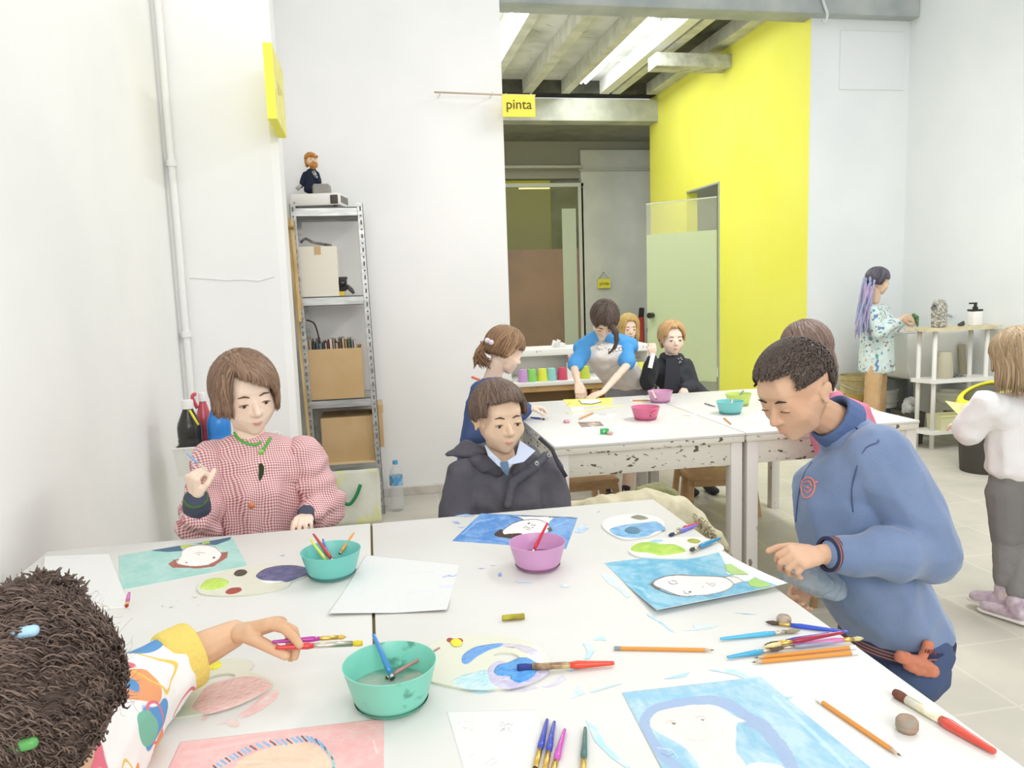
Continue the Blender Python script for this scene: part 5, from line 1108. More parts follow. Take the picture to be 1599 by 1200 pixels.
o = finish('shaggy_trim', bm, mat('fur_cream', '#cfc6a8', .9, col2='#a89c7a', scale=40), t); o['kind'] = 'stuff'
bm = fuse([cap(P(998, 768, 2.7), P(1030, 763, 2.7), .018, .024), cap(P(1030, 763, 2.7), P(1052, 772, 2.7), .02, .015)], .005, 2); folds(bm, .008, 30); finish('hood_lining', bm, mat('olive_lining', '#8c8c66', .9), t)

# ------------------------------------------------------------------ sink corner on the right
WP = mat('white_rack_plastic', '#eceae4', .4)
t = thing('storage_rack', 'narrow white rack of three shelves on poles beside the sink', 'rack', (4.6, 5.4, 0))
RX0, RX1, RY0, RY1 = 4.345, 4.885, 5.30, 5.44
for x in (RX0+.03, RX1-.04):
    for y in (RY0+.015, RY1-.005): bm = B(); tube(bm, [(x-(.045 if y > RY0+.1 else 0), y, 0), (x-(.045 if y > RY0+.1 else 0), y, .945)], .017, 16); finish('pole', bm, WP, t)
for z, th in ((.125, .025), (.535, .03)):
    bm = B(); prism(bm, [(RX0-.06, RY1+.03), (RX0-.07, RY1), (RX0-.02, RY0-.02), (RX0+.02, RY0-.035), (RX1-.01, RY0-.035), (RX1+.01, RY0), (RX1+.01, RY1+.03)], z, z+th); finish('shelf', bm, WP, t, 30)
bm = B(); prism(bm, cat([(RX0-.07, RY1+.05), (RX0-.085, RY1-.03), (RX0-.02, RY0-.03), (RX1, RY0-.035), (RX1+.05, RY0+.02), (RX1+.05, RY1+.05)], 4), .946, .972); finish('wooden_top', bm, mat('pale_wood_top', '#ddd3b4', .6, col2='#cfc29c', scale=9), t, 30)
# items on the rack
RT = .9725
p = at(1466, 505, y=5.36)
t = thing('shell_jar', 'tall glass jar packed with pebbly beads and shells on the white rack', 'jar', (p.x, 5.36, RT))
bm = B(); lathe(bm, [(0, 0), (.050, 0), (.054, .01), (.053, .17), (.048, .19), (.03, .215), (.0, .225)], (p.x, 5.36, RT+.0005), 30)
for v in bm.verts: v.co += (v.co-Vector((p.x, 5.36, v.co.z)))*.12*noise.noise(v.co*40)
finish('jar_body', bm, mat('shell_mosaic', '#d8d2c4', .5, col2='#8a8b82', scale=75, detail=8, mix=(.42, .55), bump=.9, bscale=90), t)
bm = B(); rs = random.Random(2)
for i in range(90):
    a = rs.uniform(0, 6.28); z = rs.uniform(.01, .2); r = .052 if z < .17 else .042; c = Vector((p.x+r*math.cos(a), 5.36+r*math.sin(a), RT+z)); hull(bm, [(c, rs.uniform(.006, .011))], 1)
o = finish('shells', bm, mat('shell_bits', '#ddd5c6', .5, col2='#9aa49a', scale=50, mix=(.4, .6)), t); o['kind'] = 'stuff'
bm = B(); tube(bm, cat([(p.x-.05, 5.345, RT+.17), (p.x-.078, 5.34, RT+.165), (p.x-.085, 5.34, RT+.15), (p.x-.06, 5.345, RT+.18)], 4, False), .007, 8); finish('wire_clasp', bm, mat('clasp_dark', '#6b6a66', .4, metal=.6), t)
p = at(1522, 503, y=5.36)
t = thing('soap_dispenser', 'square white soap dispenser with a black pump on the rack', 'dispenser', (p.x, 5.36, RT))
bm = B(); box(bm, (p.x-.042, 5.325, RT+.0005), (p.x+.042, 5.395, RT+.115), .006); finish('dispenser_body', bm, mat('soap_white', '#f2f1ec', .3), t, 40)
bm = B(); box(bm, (p.x-.045, 5.325, RT+.116), (p.x+.045, 5.395, RT+.130), .003); tube(bm, [(p.x, 5.36, RT+.13), (p.x, 5.36, RT+.15)], .02, 14); tube(bm, [(p.x, 5.36, RT+.14), (p.x, 5.36, RT+.178)], .012, 12); box(bm, (p.x-.055, 5.352, RT+.172), (p.x+.012, 5.368, RT+.184), .002)
finish('pump', bm, mat('pump_black', '#302f2c', .4), t, 40)
p = at(1501, 506, y=5.34); bm = fuse([cap((p.x-.02, 5.34, RT+.014), (p.x+.012, 5.34, RT+.02), .012, .018), cap((p.x, 5.34, RT+.028), (p.x+.02, 5.34, RT+.036), .008, .008)], .004, 2)
for v in bm.verts: v.co.z = max(v.co.z, RT+.0005)
o = finish('sink_plug', bm, mat('plug_dark', '#4b4a45', .6), None, True, (p.x, 5.34, RT)); setp(o, 'dark rubber plug on the rack between the jar and the soap dispenser', 'plug')
p = at(1455, 515, y=5.6)
bm = B(); tube(bm, [at(1449, 518, y=5.5), at(1460, 516, y=5.5)], .012, 8); box(bm, (at(1433, 518, y=5.5).x, 5.49, at(1433, 518, y=5.5).z-.006), (at(1449, 518, y=5.5).x, 5.51, at(1433, 518, y=5.5).z+.004))
zmin = min(v.co.z for v in bm.verts); SZ = .918
for v in bm.verts: v.co.z += SZ-zmin+.001; v.co.y += .12
o = finish('wooden_brush', bm, mat('brush_orange_wood', '#b5714a', .5), None, True, (4.45, 5.62, SZ)); setp(o, 'reddish wooden nail brush lying on the sink rim', 'brush')
p = at(1488, 585, y=5.38); bm = B()
for a in range(5): tube(bm, [(p.x+.07*math.cos(k_*.5)+.01*a-.02, 5.37+.03*math.sin(k_*.5+a), .5655+.018+.012*math.sin(k_*.8+a)) for k_ in range(13)], .0045, 6)
o = finish('wire_tangle', bm, mat('wire_grey', '#8b8b86', .4, metal=.7), None, True, (p.x, 5.37, .5655)); setp(o, 'tangle of grey wire and hooks on the middle shelf of the white rack', 'wire'); o['kind'] = 'stuff'
# jug on the rack, behind poles
bm = B(); p = at(1452, 560, y=5.37); lathe(bm, [(0, 0), (.07, 0), (.075, .02), (.07, .12), (.06, .20), (.055, .21), (.05, .2), (.06, .03), (0, .01)], (4.50, 5.37, .5655), 28)
t = thing('water_jug', 'translucent beige plastic jug on the middle shelf of the white rack', 'jug', (4.50, 5.37, .5655)); finish('jug_body', bm, mat('jug_plastic', '#cbc6ae', .3, alpha=.85), t, 50)
bm = B(); tube(bm, cat([(4.435, 5.36, .76), (4.405, 5.35, .74), (4.395, 5.35, .68), (4.425, 5.36, .62)], 5, False), .009, 10); finish('jug_handle', bm, mat('jug_plastic', '#cbc6ae'), t)
# tubs on the bottom shelf
t = thing('plastic_tub', 'yellowish white plastic tub on the bottom shelf of the white rack', 'tub', (4.55, 5.37, .151))
tray(t, 4.42, 4.84, 5.275, 5.44, .1508, .27, m=mat('tub_cream', '#e6e3b8', .4))
bm = B(); box(bm, (4.415, 5.27, .262), (4.845, 5.275, .275)); finish('tub_rim', bm, mat('tub_rim_m', '#e9e5a0', .4), t, False)
# sink
CER = mat('ceramic_white', '#e6e7e1', .2, coat=.4)
t = thing('utility_sink', 'deep white utility sink on the right wall with a pedestal', 'sink', (4.7, 5.85, 0))
bm = B(); x0, x1, ya, yb = 4.37, 4.975, 5.62, 6.08
def ring(z, ins): return [(x0+ins, ya+ins, z), (x1, ya+ins, z), (x1, yb-ins, z), (x0+ins, yb-ins, z)]
R_ = [ring(.52, .07), ring(.60, .03), ring(.86, .01), ring(.885, 0), ring(.915, 0), ]
I_ = [[(x0+.03, ya+.03, .915), (x1-.02, ya+.03, .915), (x1-.02, yb-.03, .915), (x0+.03, yb-.03, .915)], [(x0+.05, ya+.05, .65), (x1-.04, ya+.05, .65), (x1-.04, yb-.05, .65), (x0+.05, yb-.05, .65)]]
V = [[bm.verts.new(p) for p in s] for s in R_+I_]
for a, b in zip(V, V[1:]):
    for i in range(4): bm.faces.new((a[i], a[(i+1) % 4], b[(i+1) % 4], b[i]))
bm.faces.new(V[0][::-1]); bm.faces.new(V[-1])
bmesh.ops.recalc_face_normals(bm, faces=bm.faces[:])
es = [e for e in bm.edges if len(e.link_faces) == 2 and e.calc_face_angle(0) > .5]; bmesh.ops.bevel(bm, geom=es, offset=.008, segments=2, affect='EDGES')
finish('basin', bm, CER, t, 50)
bm = B(); tube(bm, [(4.75, 5.85, 0), (4.75, 5.85, .3), (4.75, 5.85, .525)], [.12, .10, .11], 24); finish('pedestal', bm, mat('pedestal_grey', '#b9bbb4', .5), t, 40)
bm = B(); tube(bm, cat([(4.94, 5.62, .5), (4.90, 5.60, .5), (4.88, 5.60, .62), (4.87, 5.61, .8)], 5, False), .028, 12); finish('drain_pipe', bm, mat('drain_beige', '#b5ae96', .5), t)
bm = B(); tube(bm, cat([(4.965, 5.85, 1.02), (4.90, 5.85, 1.04), (4.82, 5.85, 1.02), (4.80, 5.85, .99)], 5, False), .012, 10); finish('tap', bm, mat('tap_chrome', '#c9ccce', .2, metal=1), t)
# buckets
def bucket(label, x, y, r, h, m, lid=None, band=None, name='paint_bucket', cat_='bucket', group=None, text=None):
    t = thing(name, label, cat_, (x, y, 0), group)
    bm = B(); lathe(bm, [(0, 0), (r*.88, 0), (r*.9, .01), (r, h*.92), (r*1.04, h*.93), (r*1.04, h), (r*.97, h), (r*.95, h*.94), (0, h*.9)], (x, y, .0005), 36); finish('bucket_body', bm, m, t, 40)
    if band: bm = B(); z0, z1, c, c2 = band; lathe(bm, [(r*(.9+.1*z0/h)*1.012, z0), (r*(.9+.1*z1/h)*1.012, z1)], (x, y, .0005), 36); finish('label_band', bm, mat('band_'+c.strip('#')+c2.strip('#'), c, .4, col2=c2, scale=14, mix=(.5, .52)), t)
    if text:
        z0, z1, c, s, tc = text; bm = B()
        rr = r*1.03; n = 14
        vs = []
        for i in range(n+1):
            a = math.radians(-150+120*i/n); vs.append((bm.verts.new((x+rr*math.cos(a), y+rr*math.sin(a), z0)), bm.verts.new((x+rr*math.cos(a), y+rr*math.sin(a), z1))))
        for a, b in zip(vs, vs[1:]): bm.faces.new((a[0], b[0], b[1], a[1]))
        finish('dark_label', bm, mat('band_'+c.strip('#'), c, .5), t)
        M = Matrix.Rotation(math.pi/2, 4, 'X'); o = text_obj('lettering', s, (z1-z0)*.8, Matrix.Translation((-.005, -rr-.002, (z0+z1)/2)) @ M, mat('letter_pale', tc, .5), ext=.0008); o.parent = t
        for v in o.data.vertices:
            a = v.co.x/rr; v.co.y = -math.cos(a)*(rr+.002)+(v.co.y+rr+.002); v.co.x = math.sin(a)*rr
    bm = B(); tube(bm, [(x+r*1.06*math.cos(a), y+r*1.06*math.sin(a), h*.86-.5*r*math.sin(-a)*.0-.06*abs(math.sin(a+math.pi))) for a in np.linspace(math.pi, 2*math.pi, 12)], .004, 6); finish('handle', bm, mat('wire_handle', '#c9c9c4', .4), t)
    return t
BW = mat('bucket_white', '#dfe0d8', .4, alpha=.95)
p = at(1482, 670, y=5.62)
bucket('white paint bucket lettered WERN behind the white rack', at(1478, 640, y=5.70).x, 5.66, .14, .40, mat('bucket_cream', '#dcdcc8', .4), text=(.165, .255, '#4d4a33', 'WERN', '#c9c4a0'))
bucket('white bucket with a dark band beyond the lilac-braided person', at(1410, 640, y=5.95).x, 6.25, .14, .36, BW, band=(.08, .2, '#45525c', '#7a8a92'))
bucket('grey-blue bucket stacked behind the ochre trousers', at(1415, 600, y=6.25).x-.1, 6.3, .13, .60, mat('bucket_grey', '#8f948f', .5, col2='#a8aca8', scale=6), band=(.45, .62, '#6b6f6c', '#5a5d5a'))
bucket('yellow-brown tin bucket left of the lilac-braided person', at(1345, 610, y=6.2).x, 6.25, .16, .50, mat('bucket_tin', '#c9bb86', .5, col2='#b0a070', scale=8), band=(.12, .34, '#c2a65c', '#8c7a4a'))
# black crate and rags by the rack
x = at(1423, 660, y=5.55).x
t = thing('crate', 'dark crate standing beside the white rack', 'crate', (x, 5.6, 0)); tray(t, x-.07, x+.09, 5.5, 5.72, .0005, .27, m=mat('crate_dark', '#4f4d45', .7))
bm = fuse([cap((x-.05, 5.55, .275), (x+.03, 5.62, .30), .03), cap((x-.02, 5.6, .285), (x+.07, 5.66, .34), .03, .04), cap((x+.04, 5.56, .27), (x+.06, 5.62, .28), .03), cap((x-.03, 5.62, .2), (x+.05, 5.62, .2), .05)], .008, 2); folds(bm, .012, 22)
o = finish('rags', bm, mat('rag_grey', '#c6c7c2', .9, col2='#93948f', scale=18), None, True, (x, 5.6, .25)); setp(o, 'crumpled grey-white rags heaped in the dark crate', 'rag')
# yellow and black waste bin
p = at(1530, 620, y=4.55)
t = thing('waste_bin', 'black bin with a bright yellow rim behind the child in white', 'bin', (p.x+.08, 4.6, 0))
cx, cy = p.x+.10, 4.62
bm = B(); lathe(bm, [(0, 0), (.13, 0), (.135, .01), (.165, .44), (0, .43)], (cx, cy, .0005), 32); finish('bin_body', bm, mat('bin_dark', '#4a4640', .6), t, 40)
Mt = Matrix.Translation((cx, cy, .54)) @ Matrix.Rotation(math.radians(-28), 4, 'Y')
bm = B(); lathe(bm, [(.168, -.10), (.185, -.09), (.187, .0), (.17, .02), (.13, .035), (.125, .02), (.16, -.02)], (0, 0, 0), 36); bmesh.ops.transform(bm, matrix=Mt, verts=bm.verts[:]); finish('yellow_rim', bm, mat('bin_yellow', '#ece63c', .4), t)
bm = B(); lathe(bm, [(.155, -.16), (.16, -.05), (.14, .012), (0, .05)], (0, 0, 0), 32); bmesh.ops.transform(bm, matrix=Mt, verts=bm.verts[:]); finish('bin_flap', bm, mat('bin_dark2', '#5b574e', .5), t)
# ------------------------------------------------------------------ people
def frame(fwd, up=(0, 0, 1)):
    f = Vector(fwd).normalized(); u = Vector(up); r = f.cross(u).normalized(); u = r.cross(f).normalized()
    return Matrix((r, f, u)).transposed()      # columns: right, forward, up
def head_prims(c, F, s=1.0, ears=True, nose=1.0):
    P = lambda x, y, z: c+F @ Vector((x, y, z))*s
    R3 = lambda a, b, d: (a*s, b*s, d*s)
    pr = [[(P(0, -.012, .028), R3(.073, .088, .083), F), (P(-.026, .050, .030), R3(.024, .024, .026), F), (P(.026, .050, .030), R3(.024, .024, .026), F)],
          [(P(-.036, .040, -.026), .0285*s), (P(.036, .040, -.026), .0285*s), (P(-.028, .054, .016), .0205*s), (P(.028, .054, .016), .0205*s), (P(0, .0605, -.054), R3(.020, .0205, .018), F), (P(0, .052, -.080), R3(.018, .018, .016), F), (P(-.026, .022, -.060), .026*s), (P(.026, .022, -.060), .026*s)],
          [(P(0, -.002, -.010), R3(.068, .060, .060), F), (P(0, .015, -.055), R3(.046, .045, .034), F)],
          [(P(0, .070, .006), .0075*s), (P(0, .0905, -.025), .0098*s*nose), (P(0, .074, -.033), .009*s)], [(P(-.010, .080, -.029), .0070*s), (P(.010, .080, -.029), .0070*s)]]
    if ears:
        for q in (-1, 1): pr += [[(P(q*.071, -.008, -.004), R3(.006, .012, .018), F), (P(q*.079, -.019, .008), R3(.0045, .010, .013), F)], [(P(q*.071, -.006, -.008), R3(.005, .010, .010), F), (P(q*.0735, -.005, -.022), R3(.0045, .007, .007), F)]]
    return pr
def hand_prims(w, fwd, nrm, side, s=1.0, curls=None, thumb=None, spread=1.0):
    """w wrist, fwd towards the knuckles, nrm out of the palm, side = thumb side; all unit-ish; returns hulls"""
    f = Vector(fwd).normalized(); n = Vector(nrm); n = (n-f*n.dot(f)).normalized(); sd = Vector(side); sd = (sd-f*sd.dot(f)-n*sd.dot(n)).normalized()
    w = Vector(w); pr = []; q = lambda a, b, c: w+(f*a+sd*b+n*c)*s
    F = Matrix((sd, f, n)).transposed()
    pr.append([(q(.0, 0, 0), (.019*s, .016*s, .014*s), F), (q(.022, .010, 0), (.016*s, .014*s, .012*s), F), (q(.022, -.010, 0), (.015*s, .014*s, .012*s), F)])
    pr.append([(q(.022, .012, .001), .0125*s), (q(.022, -.013, .001), .012*s), (q(.066, .024, 0), .0100*s), (q(.068, .006, 0), .0102*s), (q(.062, -.022, 0), .0090*s)])
    pr.append([(q(.020, .018, .004), .013*s), (q(.038, .024, .005), .0115*s)])
    curls = curls or [(15, 25, 15)]*4
    for i, (off, base, L, r) in enumerate(((.0235, .068, .058, .0074), (.008, .071, .064, .0077), (-.0075, .068, .059, .0073), (-.0215, .061, .047, .0065))):
        a = 0; p = q(base, off, 0); lr = [r*1.1, r*1.0, r*.92, r*.78]; sp = (off/.0235)*.13*spread
        for j, (cu, fr) in enumerate(zip(curls[i], (.44, .31, .25))):
            a += math.radians(cu); d = (f*math.cos(a)+n*math.sin(a)+sd*sp*(1 if j == 0 else .3)).normalized(); p2 = p+d*L*fr*s
            pr.append([(p, lr[j]*s), (p2, lr[j+1]*s)]); p = p2
    th = thumb or (35, 20, 15, .4)
    p = q(.024, .022, .004); base = math.radians(th[0]); opp = th[3]
    d = (f*math.cos(base)+sd*math.sin(base)+n*opp).normalized(); lr = [.0105, .0092, .0085, .0072]
    for j, (L, cu) in enumerate(((.030, 0), (.026, th[1]), (.020, th[2]))):
        if cu: d = (d*math.cos(math.radians(cu))+(n*.6-sd*.8+f*.1).normalized()*math.sin(math.radians(cu))).normalized()
        p2 = p+d*L*s; pr.append([(p, lr[j]*s), (p2, lr[j+1]*s)]); p = p2
    return pr
def join_bms(*bms):
    out = B()
    for b in bms: me = bpy.data.meshes.new('t'); b.to_mesh(me); b.free(); out.from_mesh(me); bpy.data.meshes.remove(me)
    return out
def hair_cap(bm, c, F, R, elev, off=Vector(), th=.0, n=56, m=18, jit=0, seed=0):
    """shell on the ellipsoid R covering everything above elev(phi); phi 0 = face side"""
    top = []
    for i in range(n):
        ph = 2*math.pi*i/n; e1 = math.radians(elev(math.degrees((ph+math.pi) % (2*math.pi)-math.pi))); col = []
        for j in range(m+1):
            e = math.radians(89.5)+(e1-math.radians(89.5))*j/m
            d = Vector((math.sin(ph)*math.cos(e), math.cos(ph)*math.cos(e), math.sin(e)))
            s = 1+jit*noise.noise(d*5+Vector((seed, 0, 0)))
            col.append(c+F @ Vector((d.x*R[0]*s, d.y*R[1]*s, d.z*R[2]*s)))
        top.append(col)
    V = [[bm.verts.new(p) for p in col] for col in top]; inn = [[bm.verts.new(c+(p-c)*.90) for p in col] for col in top]
    for i in range(n):
        i2 = (i+1) % n
        for j in range(m):
            bm.faces.new((V[i][j], V[i][j+1], V[i2][j+1], V[i2][j])); bm.faces.new((inn[i][j], inn[i2][j], inn[i2][j+1], inn[i][j+1]))
        bm.faces.new((V[i][m], inn[i][m], inn[i2][m], V[i2][m]))
    bm.faces.new([V[i][0] for i in range(n)])
def locks(bm, c, F, R, part, elev, hang, n=260, r=.0045, seed=1, lift=1.03, wave=0, spread=180, wdir=None, pull=None, k=8, sides=5, phi0=0, flat=1):
    """strands from the parting over the skull ellipsoid to elev(phi), then hanging hang(phi) metres (towards pull or straight down)"""
    rs = random.Random(seed); down = Vector((0, 0, -1))
    for i in range(n):
        ph = rs.uniform(-spread, spread)+phi0; e1 = elev((ph+180) % 360-180)+rs.uniform(-4, 4); phr = math.radians(ph); e1r = math.radians(e1)
        d1 = Vector((math.sin(phr)*math.cos(e1r), math.cos(phr)*math.cos(e1r), math.sin(e1r)))
        d0 = (Vector(part)+Vector((rs.uniform(-.25, .25), rs.uniform(-.35, .35), 0))).normalized()
        om = max(d0.angle(d1), .05); pts = []; li = lift+rs.uniform(-.015, .03)
        t0 = rs.uniform(0, .35)
        for j in range(k+1):
            t = t0+(1-t0)*j/k; d = (d0*math.sin((1-t)*om)+d1*math.sin(t*om))/math.sin(om); d.normalize()
            l2 = li*(1-.02*(j == 0)); pts.append(c+F @ Vector((d.x*R[0]*l2, d.y*R[1]*l2, d.z*R[2]*l2)))
        h = hang((ph+180) % 360-180)*rs.uniform(.8, 1.08)
        if h > .005:
            p = pts[-1]; out = (p-c); out.z = 0; out = out.normalized() if out.length > 1e-6 else Vector((0, 1, 0)); kk = max(3, int(h/.03))
            pd = (pts[-1]-pts[-2]).normalized(); tgt = (down+out*rs.uniform(-.10, .12)).normalized() if pull is None else (pull-p).normalized()
            for j in range(kk):
                f = min(1, (j+1)/2.5); d = (pd*(1-f)+tgt*f).normalized()
                if wave: d = (d+Vector((math.sin(j*1.3+i), math.cos(j*1.1+i*2), 0))*wave).normalized()
                p = p+d*h/kk; pts.append(p)
        L = len(pts); rr = [r*(.55+.6*math.sin(math.pi*min(1, .12+.8*q/(L-1)))) for q in range(L)]; rr[-1] = r*.2
        tube(bm, pts, rr, sides, rs.choice((0, 0, 0, 1, 2)))
def hairmat(name, c, c2, rough=.42, scale=9):
    a, b = [[int(h.lstrip('#')[i:i+2], 16) for i in (0, 2, 4)] for h in (c, c2)]
    mixc = lambda t: '#%02x%02x%02x' % tuple(int(max(0, min(255, p+(q-p)*t))) for p, q in zip(a, b))
    return [mat(name+'_%d' % i, mixc(t), rough, col2=mixc(t+.35), scale=scale, detail=2, mix=(.3, .75), spec=.4) for i, t in enumerate((.35, .85, -.1))]
SKIN = mat('skin_light', '#f0d6c2', .55, col2='#eaccb6', scale=10, spec=.3)
SKINM = mat('skin_medium', '#e6c7ab', .55, col2='#dfbc9e', scale=10, spec=.3)
SKIND = mat('skin_tan', '#d9b295', .55, col2='#cfa486', scale=10, spec=.3)
SKINP = mat('skin_pale', '#f3d9c5', .55, col2='#eecdb6', scale=10, spec=.3)
LIP = mat('lip_pink', '#d39a8a', .5); EYEW = mat('eye_white', '#dfd5cc', .35); IRIS = mat('iris_brown', '#4a362c', .25)
def face_bits(t, c, F, s=1.0, brow='#5a4334', closed=False, iris=IRIS, smile=0, lip=LIP, mouth=True):
    P = lambda x, y, z: c+F @ Vector((x, y, z))*s
    skin = [o for o in t.children if o.name.startswith('body')][0].data.materials[0]
    for q in (-1, 1):
        bm = B()
        hull(bm, [(P(q*.029, .0665, -.003), (.0120*s, .0112*s, .0066*s), F)], 3); o = finish('eye', bm, skin if closed else EYEW, t)
        if not closed:
            bm = B(); hull(bm, [(P(q*.029, .0722, -.003), (.0066*s, .0066*s, .0066*s), F)], 2); finish('iris', bm, iris, o)
            bm = B(); hull(bm, [(P(q*.029, .0655, .0036), (.0132*s, .0122*s, .0052*s), F)], 3); finish('eyelid', bm, skin, t)
        bm = B(); z = -.002 if closed else .0; tube(bm, [P(q*.016, .0745, z-.002), P(q*.024, .0792, z+.0006), P(q*.034, .0785, z), P(q*.042, .0725, z-.003)], [.0008*s, .0014*s, .0014*s, .0008*s], 6); finish('eyelash', bm, mat('lash_brown', '#6b4f3e', .8), t)
        bm = B(); tube(bm, [P(q*.013, .0760, .018), P(q*.026, .0765, .023), P(q*.042, .0705, .020)], [.0014*s, .0026*s, .0010*s], 6); finish('eyebrow', bm, mat('brow_'+brow.strip('#'), brow, .9), t)
    if mouth:
        bm = B()
        tube(bm, [P(-.0150, .0745, -.055+smile), P(-.007, .0795, -.0535), P(0, .0812, -.0548), P(.007, .0795, -.0535), P(.0150, .0745, -.055+smile)], [.0008*s, .0024*s, .0026*s, .0024*s, .0008*s], 8)
        tube(bm, [P(-.0115, .0752, -.058+smile*.6), P(-.005, .0788, -.0595), P(.005, .0788, -.0595), P(.0115, .0752, -.058+smile*.6)], [.0010*s, .0030*s, .0030*s, .0010*s], 8)
        finish('lips', bm, lip, t)
from mathutils.bvhtree import BVHTree
def on(objs, px, py, off=.002):
    """point on the visible surface of the given parts under a pixel"""
    o_ = Vector((0, 0, CAM_H)); d_ = (at(px, py, y=1.0) if py else 0)-o_; d_.normalize(); best = None
    for o in (objs if isinstance(objs, (list, tuple)) else [objs]):
        if 'bvh' not in BV.setdefault(o.name, {}):
            L0 = wl(o); BV[o.name]['bvh'] = BVHTree.FromPolygons([v.co+L0 for v in o.data.vertices], [tuple(p.vertices) for p in o.data.polygons])
        h = BV[o.name]['bvh'].ray_cast(o_, d_)
        if h[0] is not None and (best is None or h[3] < best[1]): best = (h[0], h[3])
    return best[0]-d_*off if best else at(px, py, y=2.3)
BV = {}
def person(label, base, c, F, s, neck, body, skin, hands=(), cat_='person', vh=.0032, vb=.008, vhand=.0024, nose=1.0, group=None, ears=True):
    """body: hulls of the unclothed figure under the clothes; hands: lists of hulls incl. forearm end"""
    t = thing('person', label, cat_, base, group)
    up = F @ Vector((0, 0, 1)); hb = fuse(head_prims(c, F, s, nose=nose, ears=ears)+[[(c+F @ Vector((0, -.015, -.055))*s, .040*s), (Vector(neck), .043*s)]], vh*s, 5, .5)
    parts = [hb]
    if body: parts.append(fuse(body, vb, 3))
    for h in hands: parts.append(fuse(h, vhand, 2, .4))
    finish('body', join_bms(*parts), skin, t)
    return t
def garment(t, name, prims, m, voxel=.006, smooth=4, amp=.004, sc=14, seed=0, st=(1, 1, 1), ridged=True):
    bm = fuse(prims, voxel, smooth)
    if amp: folds(bm, amp, sc, seed, st, ridged); bmesh.ops.smooth_vert(bm, verts=bm.verts[:], factor=.5, use_axis_x=True, use_axis_y=True, use_axis_z=True)
    return finish(name, bm, m, t)
def ringp(bm, c, n, r1, r2, rt, seg=28, u=None):
    """torus-like ring around axis n"""
    n = Vector(n).normalized(); u = (Vector(u)-n*Vector(u).dot(n)).normalized() if u else n.orthogonal().normalized(); v = n.cross(u); c = Vector(c)
    pts = [c+u*math.cos(2*math.pi*i/seg)*r1+v*math.sin(2*math.pi*i/seg)*r2 for i in range(seg)]; pts.append(pts[0]); pts.append(pts[1]); tube(bm, pts, rt, 8, 0, False)
def legs(hipL, hipR, kneeL, kneeR, footL, footR, rt=.062, rk=.045, ra=.032, shoe=True):
    out = []
    for h, k_, f in ((hipL, kneeL, footL), (hipR, kneeR, footR)): out += [cap(h, k_, rt, rk), cap(k_, f, rk, ra)]
    return out
def shoes(t, feet, dirs, m, s=1.0):
    for f, d in zip(feet, dirs):
        f = Vector((f[0], f[1], 0)); d = Vector(d).normalized(); bm = fuse([[(f+Vector((0, 0, .035))*s, .034*s), (f+Vector((0, 0, .085))*s, .036*s)], [(f+Vector((0, 0, .03))*s-d*.015, .03*s), (f+d*.10*s+Vector((0, 0, .026))*s, (.034*s, .034*s, .024*s))]], .006, 3)
        for v in bm.verts: v.co.z = max(v.co.z, .001)
        finish('shoe', bm, m, t)
def bare_stool(label, x, y, h=.42):
    t = thing('wooden_stool', label, 'stool', (x, y, 0), 'plain stools under the seated children')
    bm = B(); box(bm, (x-.15, y-.15, h-.03), (x+.15, y+.15, h), .006); finish('seat', bm, STW, t, 40)
    for a in (-1, 1):
        for b in (-1, 1): bm = B(); tube(bm, [(x+a*.135, y+b*.135, 0), (x+a*.115, y+b*.115, h-.031)], .016, 12); finish('leg', bm, STW, t)
D = mat
V = Vector

# ---- boy in the gingham smock (back left)
yb = 2.42
hc = at(384, 618, y=yb); F = frame((.42, -.88, -.18), (-.10, 0, 1))
neck = at(392, 690, y=yb+.015)
shL, shR = at(333, 716, y=yb+.02), at(474, 712, y=yb+.02)         # image-left, image-right shoulder
elL, wrL = at(312, 822, y=yb-.10), at(306, 778, y=yb-.20)
elR, wrR = at(506, 790, y=yb+.0), at(478, 806, y=yb-.10)
pel = V((neck.x+.01, yb+.06, .46)); chest = at(402, 740, y=yb+.02)
hL = hand_prims(wrL, at(300, 748, y=yb-.215)-wrL, (.6, .55, .1), (.3, -.8, .35), .98, [(62, 75, 45), (72, 80, 50), (78, 80, 50), (80, 80, 50)], (30, 35, 30, .7))
hL = [cap(elL.lerp(wrL, .3), wrL, .027, .019)]+hL
dR = (at(466, 826, z=TZ+.02)-wrR)
hR = [cap(elR.lerp(wrR, .4), wrR, .027, .018)]+hand_prims(wrR, dR, (-.1, -.25, -1), (-1, -.2, 0), .92, [(25, 40, 25), (28, 42, 28), (30, 45, 30), (34, 48, 30)], (20, 20, 15, .3), 1.3)
torso = [[(pel, (.125, .095, .08)), (chest, (.125, .090, .09))], [(shL+V((.02, 0, -.03)), .05), (shR+V((-.02, 0, -.03)), .05), (chest, .08)]]
kn = [V((pel.x-.11, 2.10, .47)), V((pel.x+.11, 2.10, .47))]; ft = [V((pel.x-.12, 2.08, .07)), V((pel.x+.12, 2.08, .07))]
hips = [pel+V((-.07, 0, .0)), pel+V((.07, 0, .0))]
t = person('boy in a red gingham smock with bowl-cut hair holding a slim blue brush', (pel.x, yb, 0), hc, F, 1.12, neck, torso+[cap(shL, elL, .04, .03), cap(shR, elR, .04, .03)]+legs(*hips, *kn, *ft), SKIN, [hL, hR])
P2 = t
face_bits(t, hc, F, 1.12, '#6a4e3a')
bm = B(); Rh = (.087, .103, .098)
el = lambda p: 31+.42*p if abs(p) < 42 else (-10-.10*(abs(p)-42) if abs(p) < 110 else -34)
cH = hc+F @ V((0, -.010, .030))
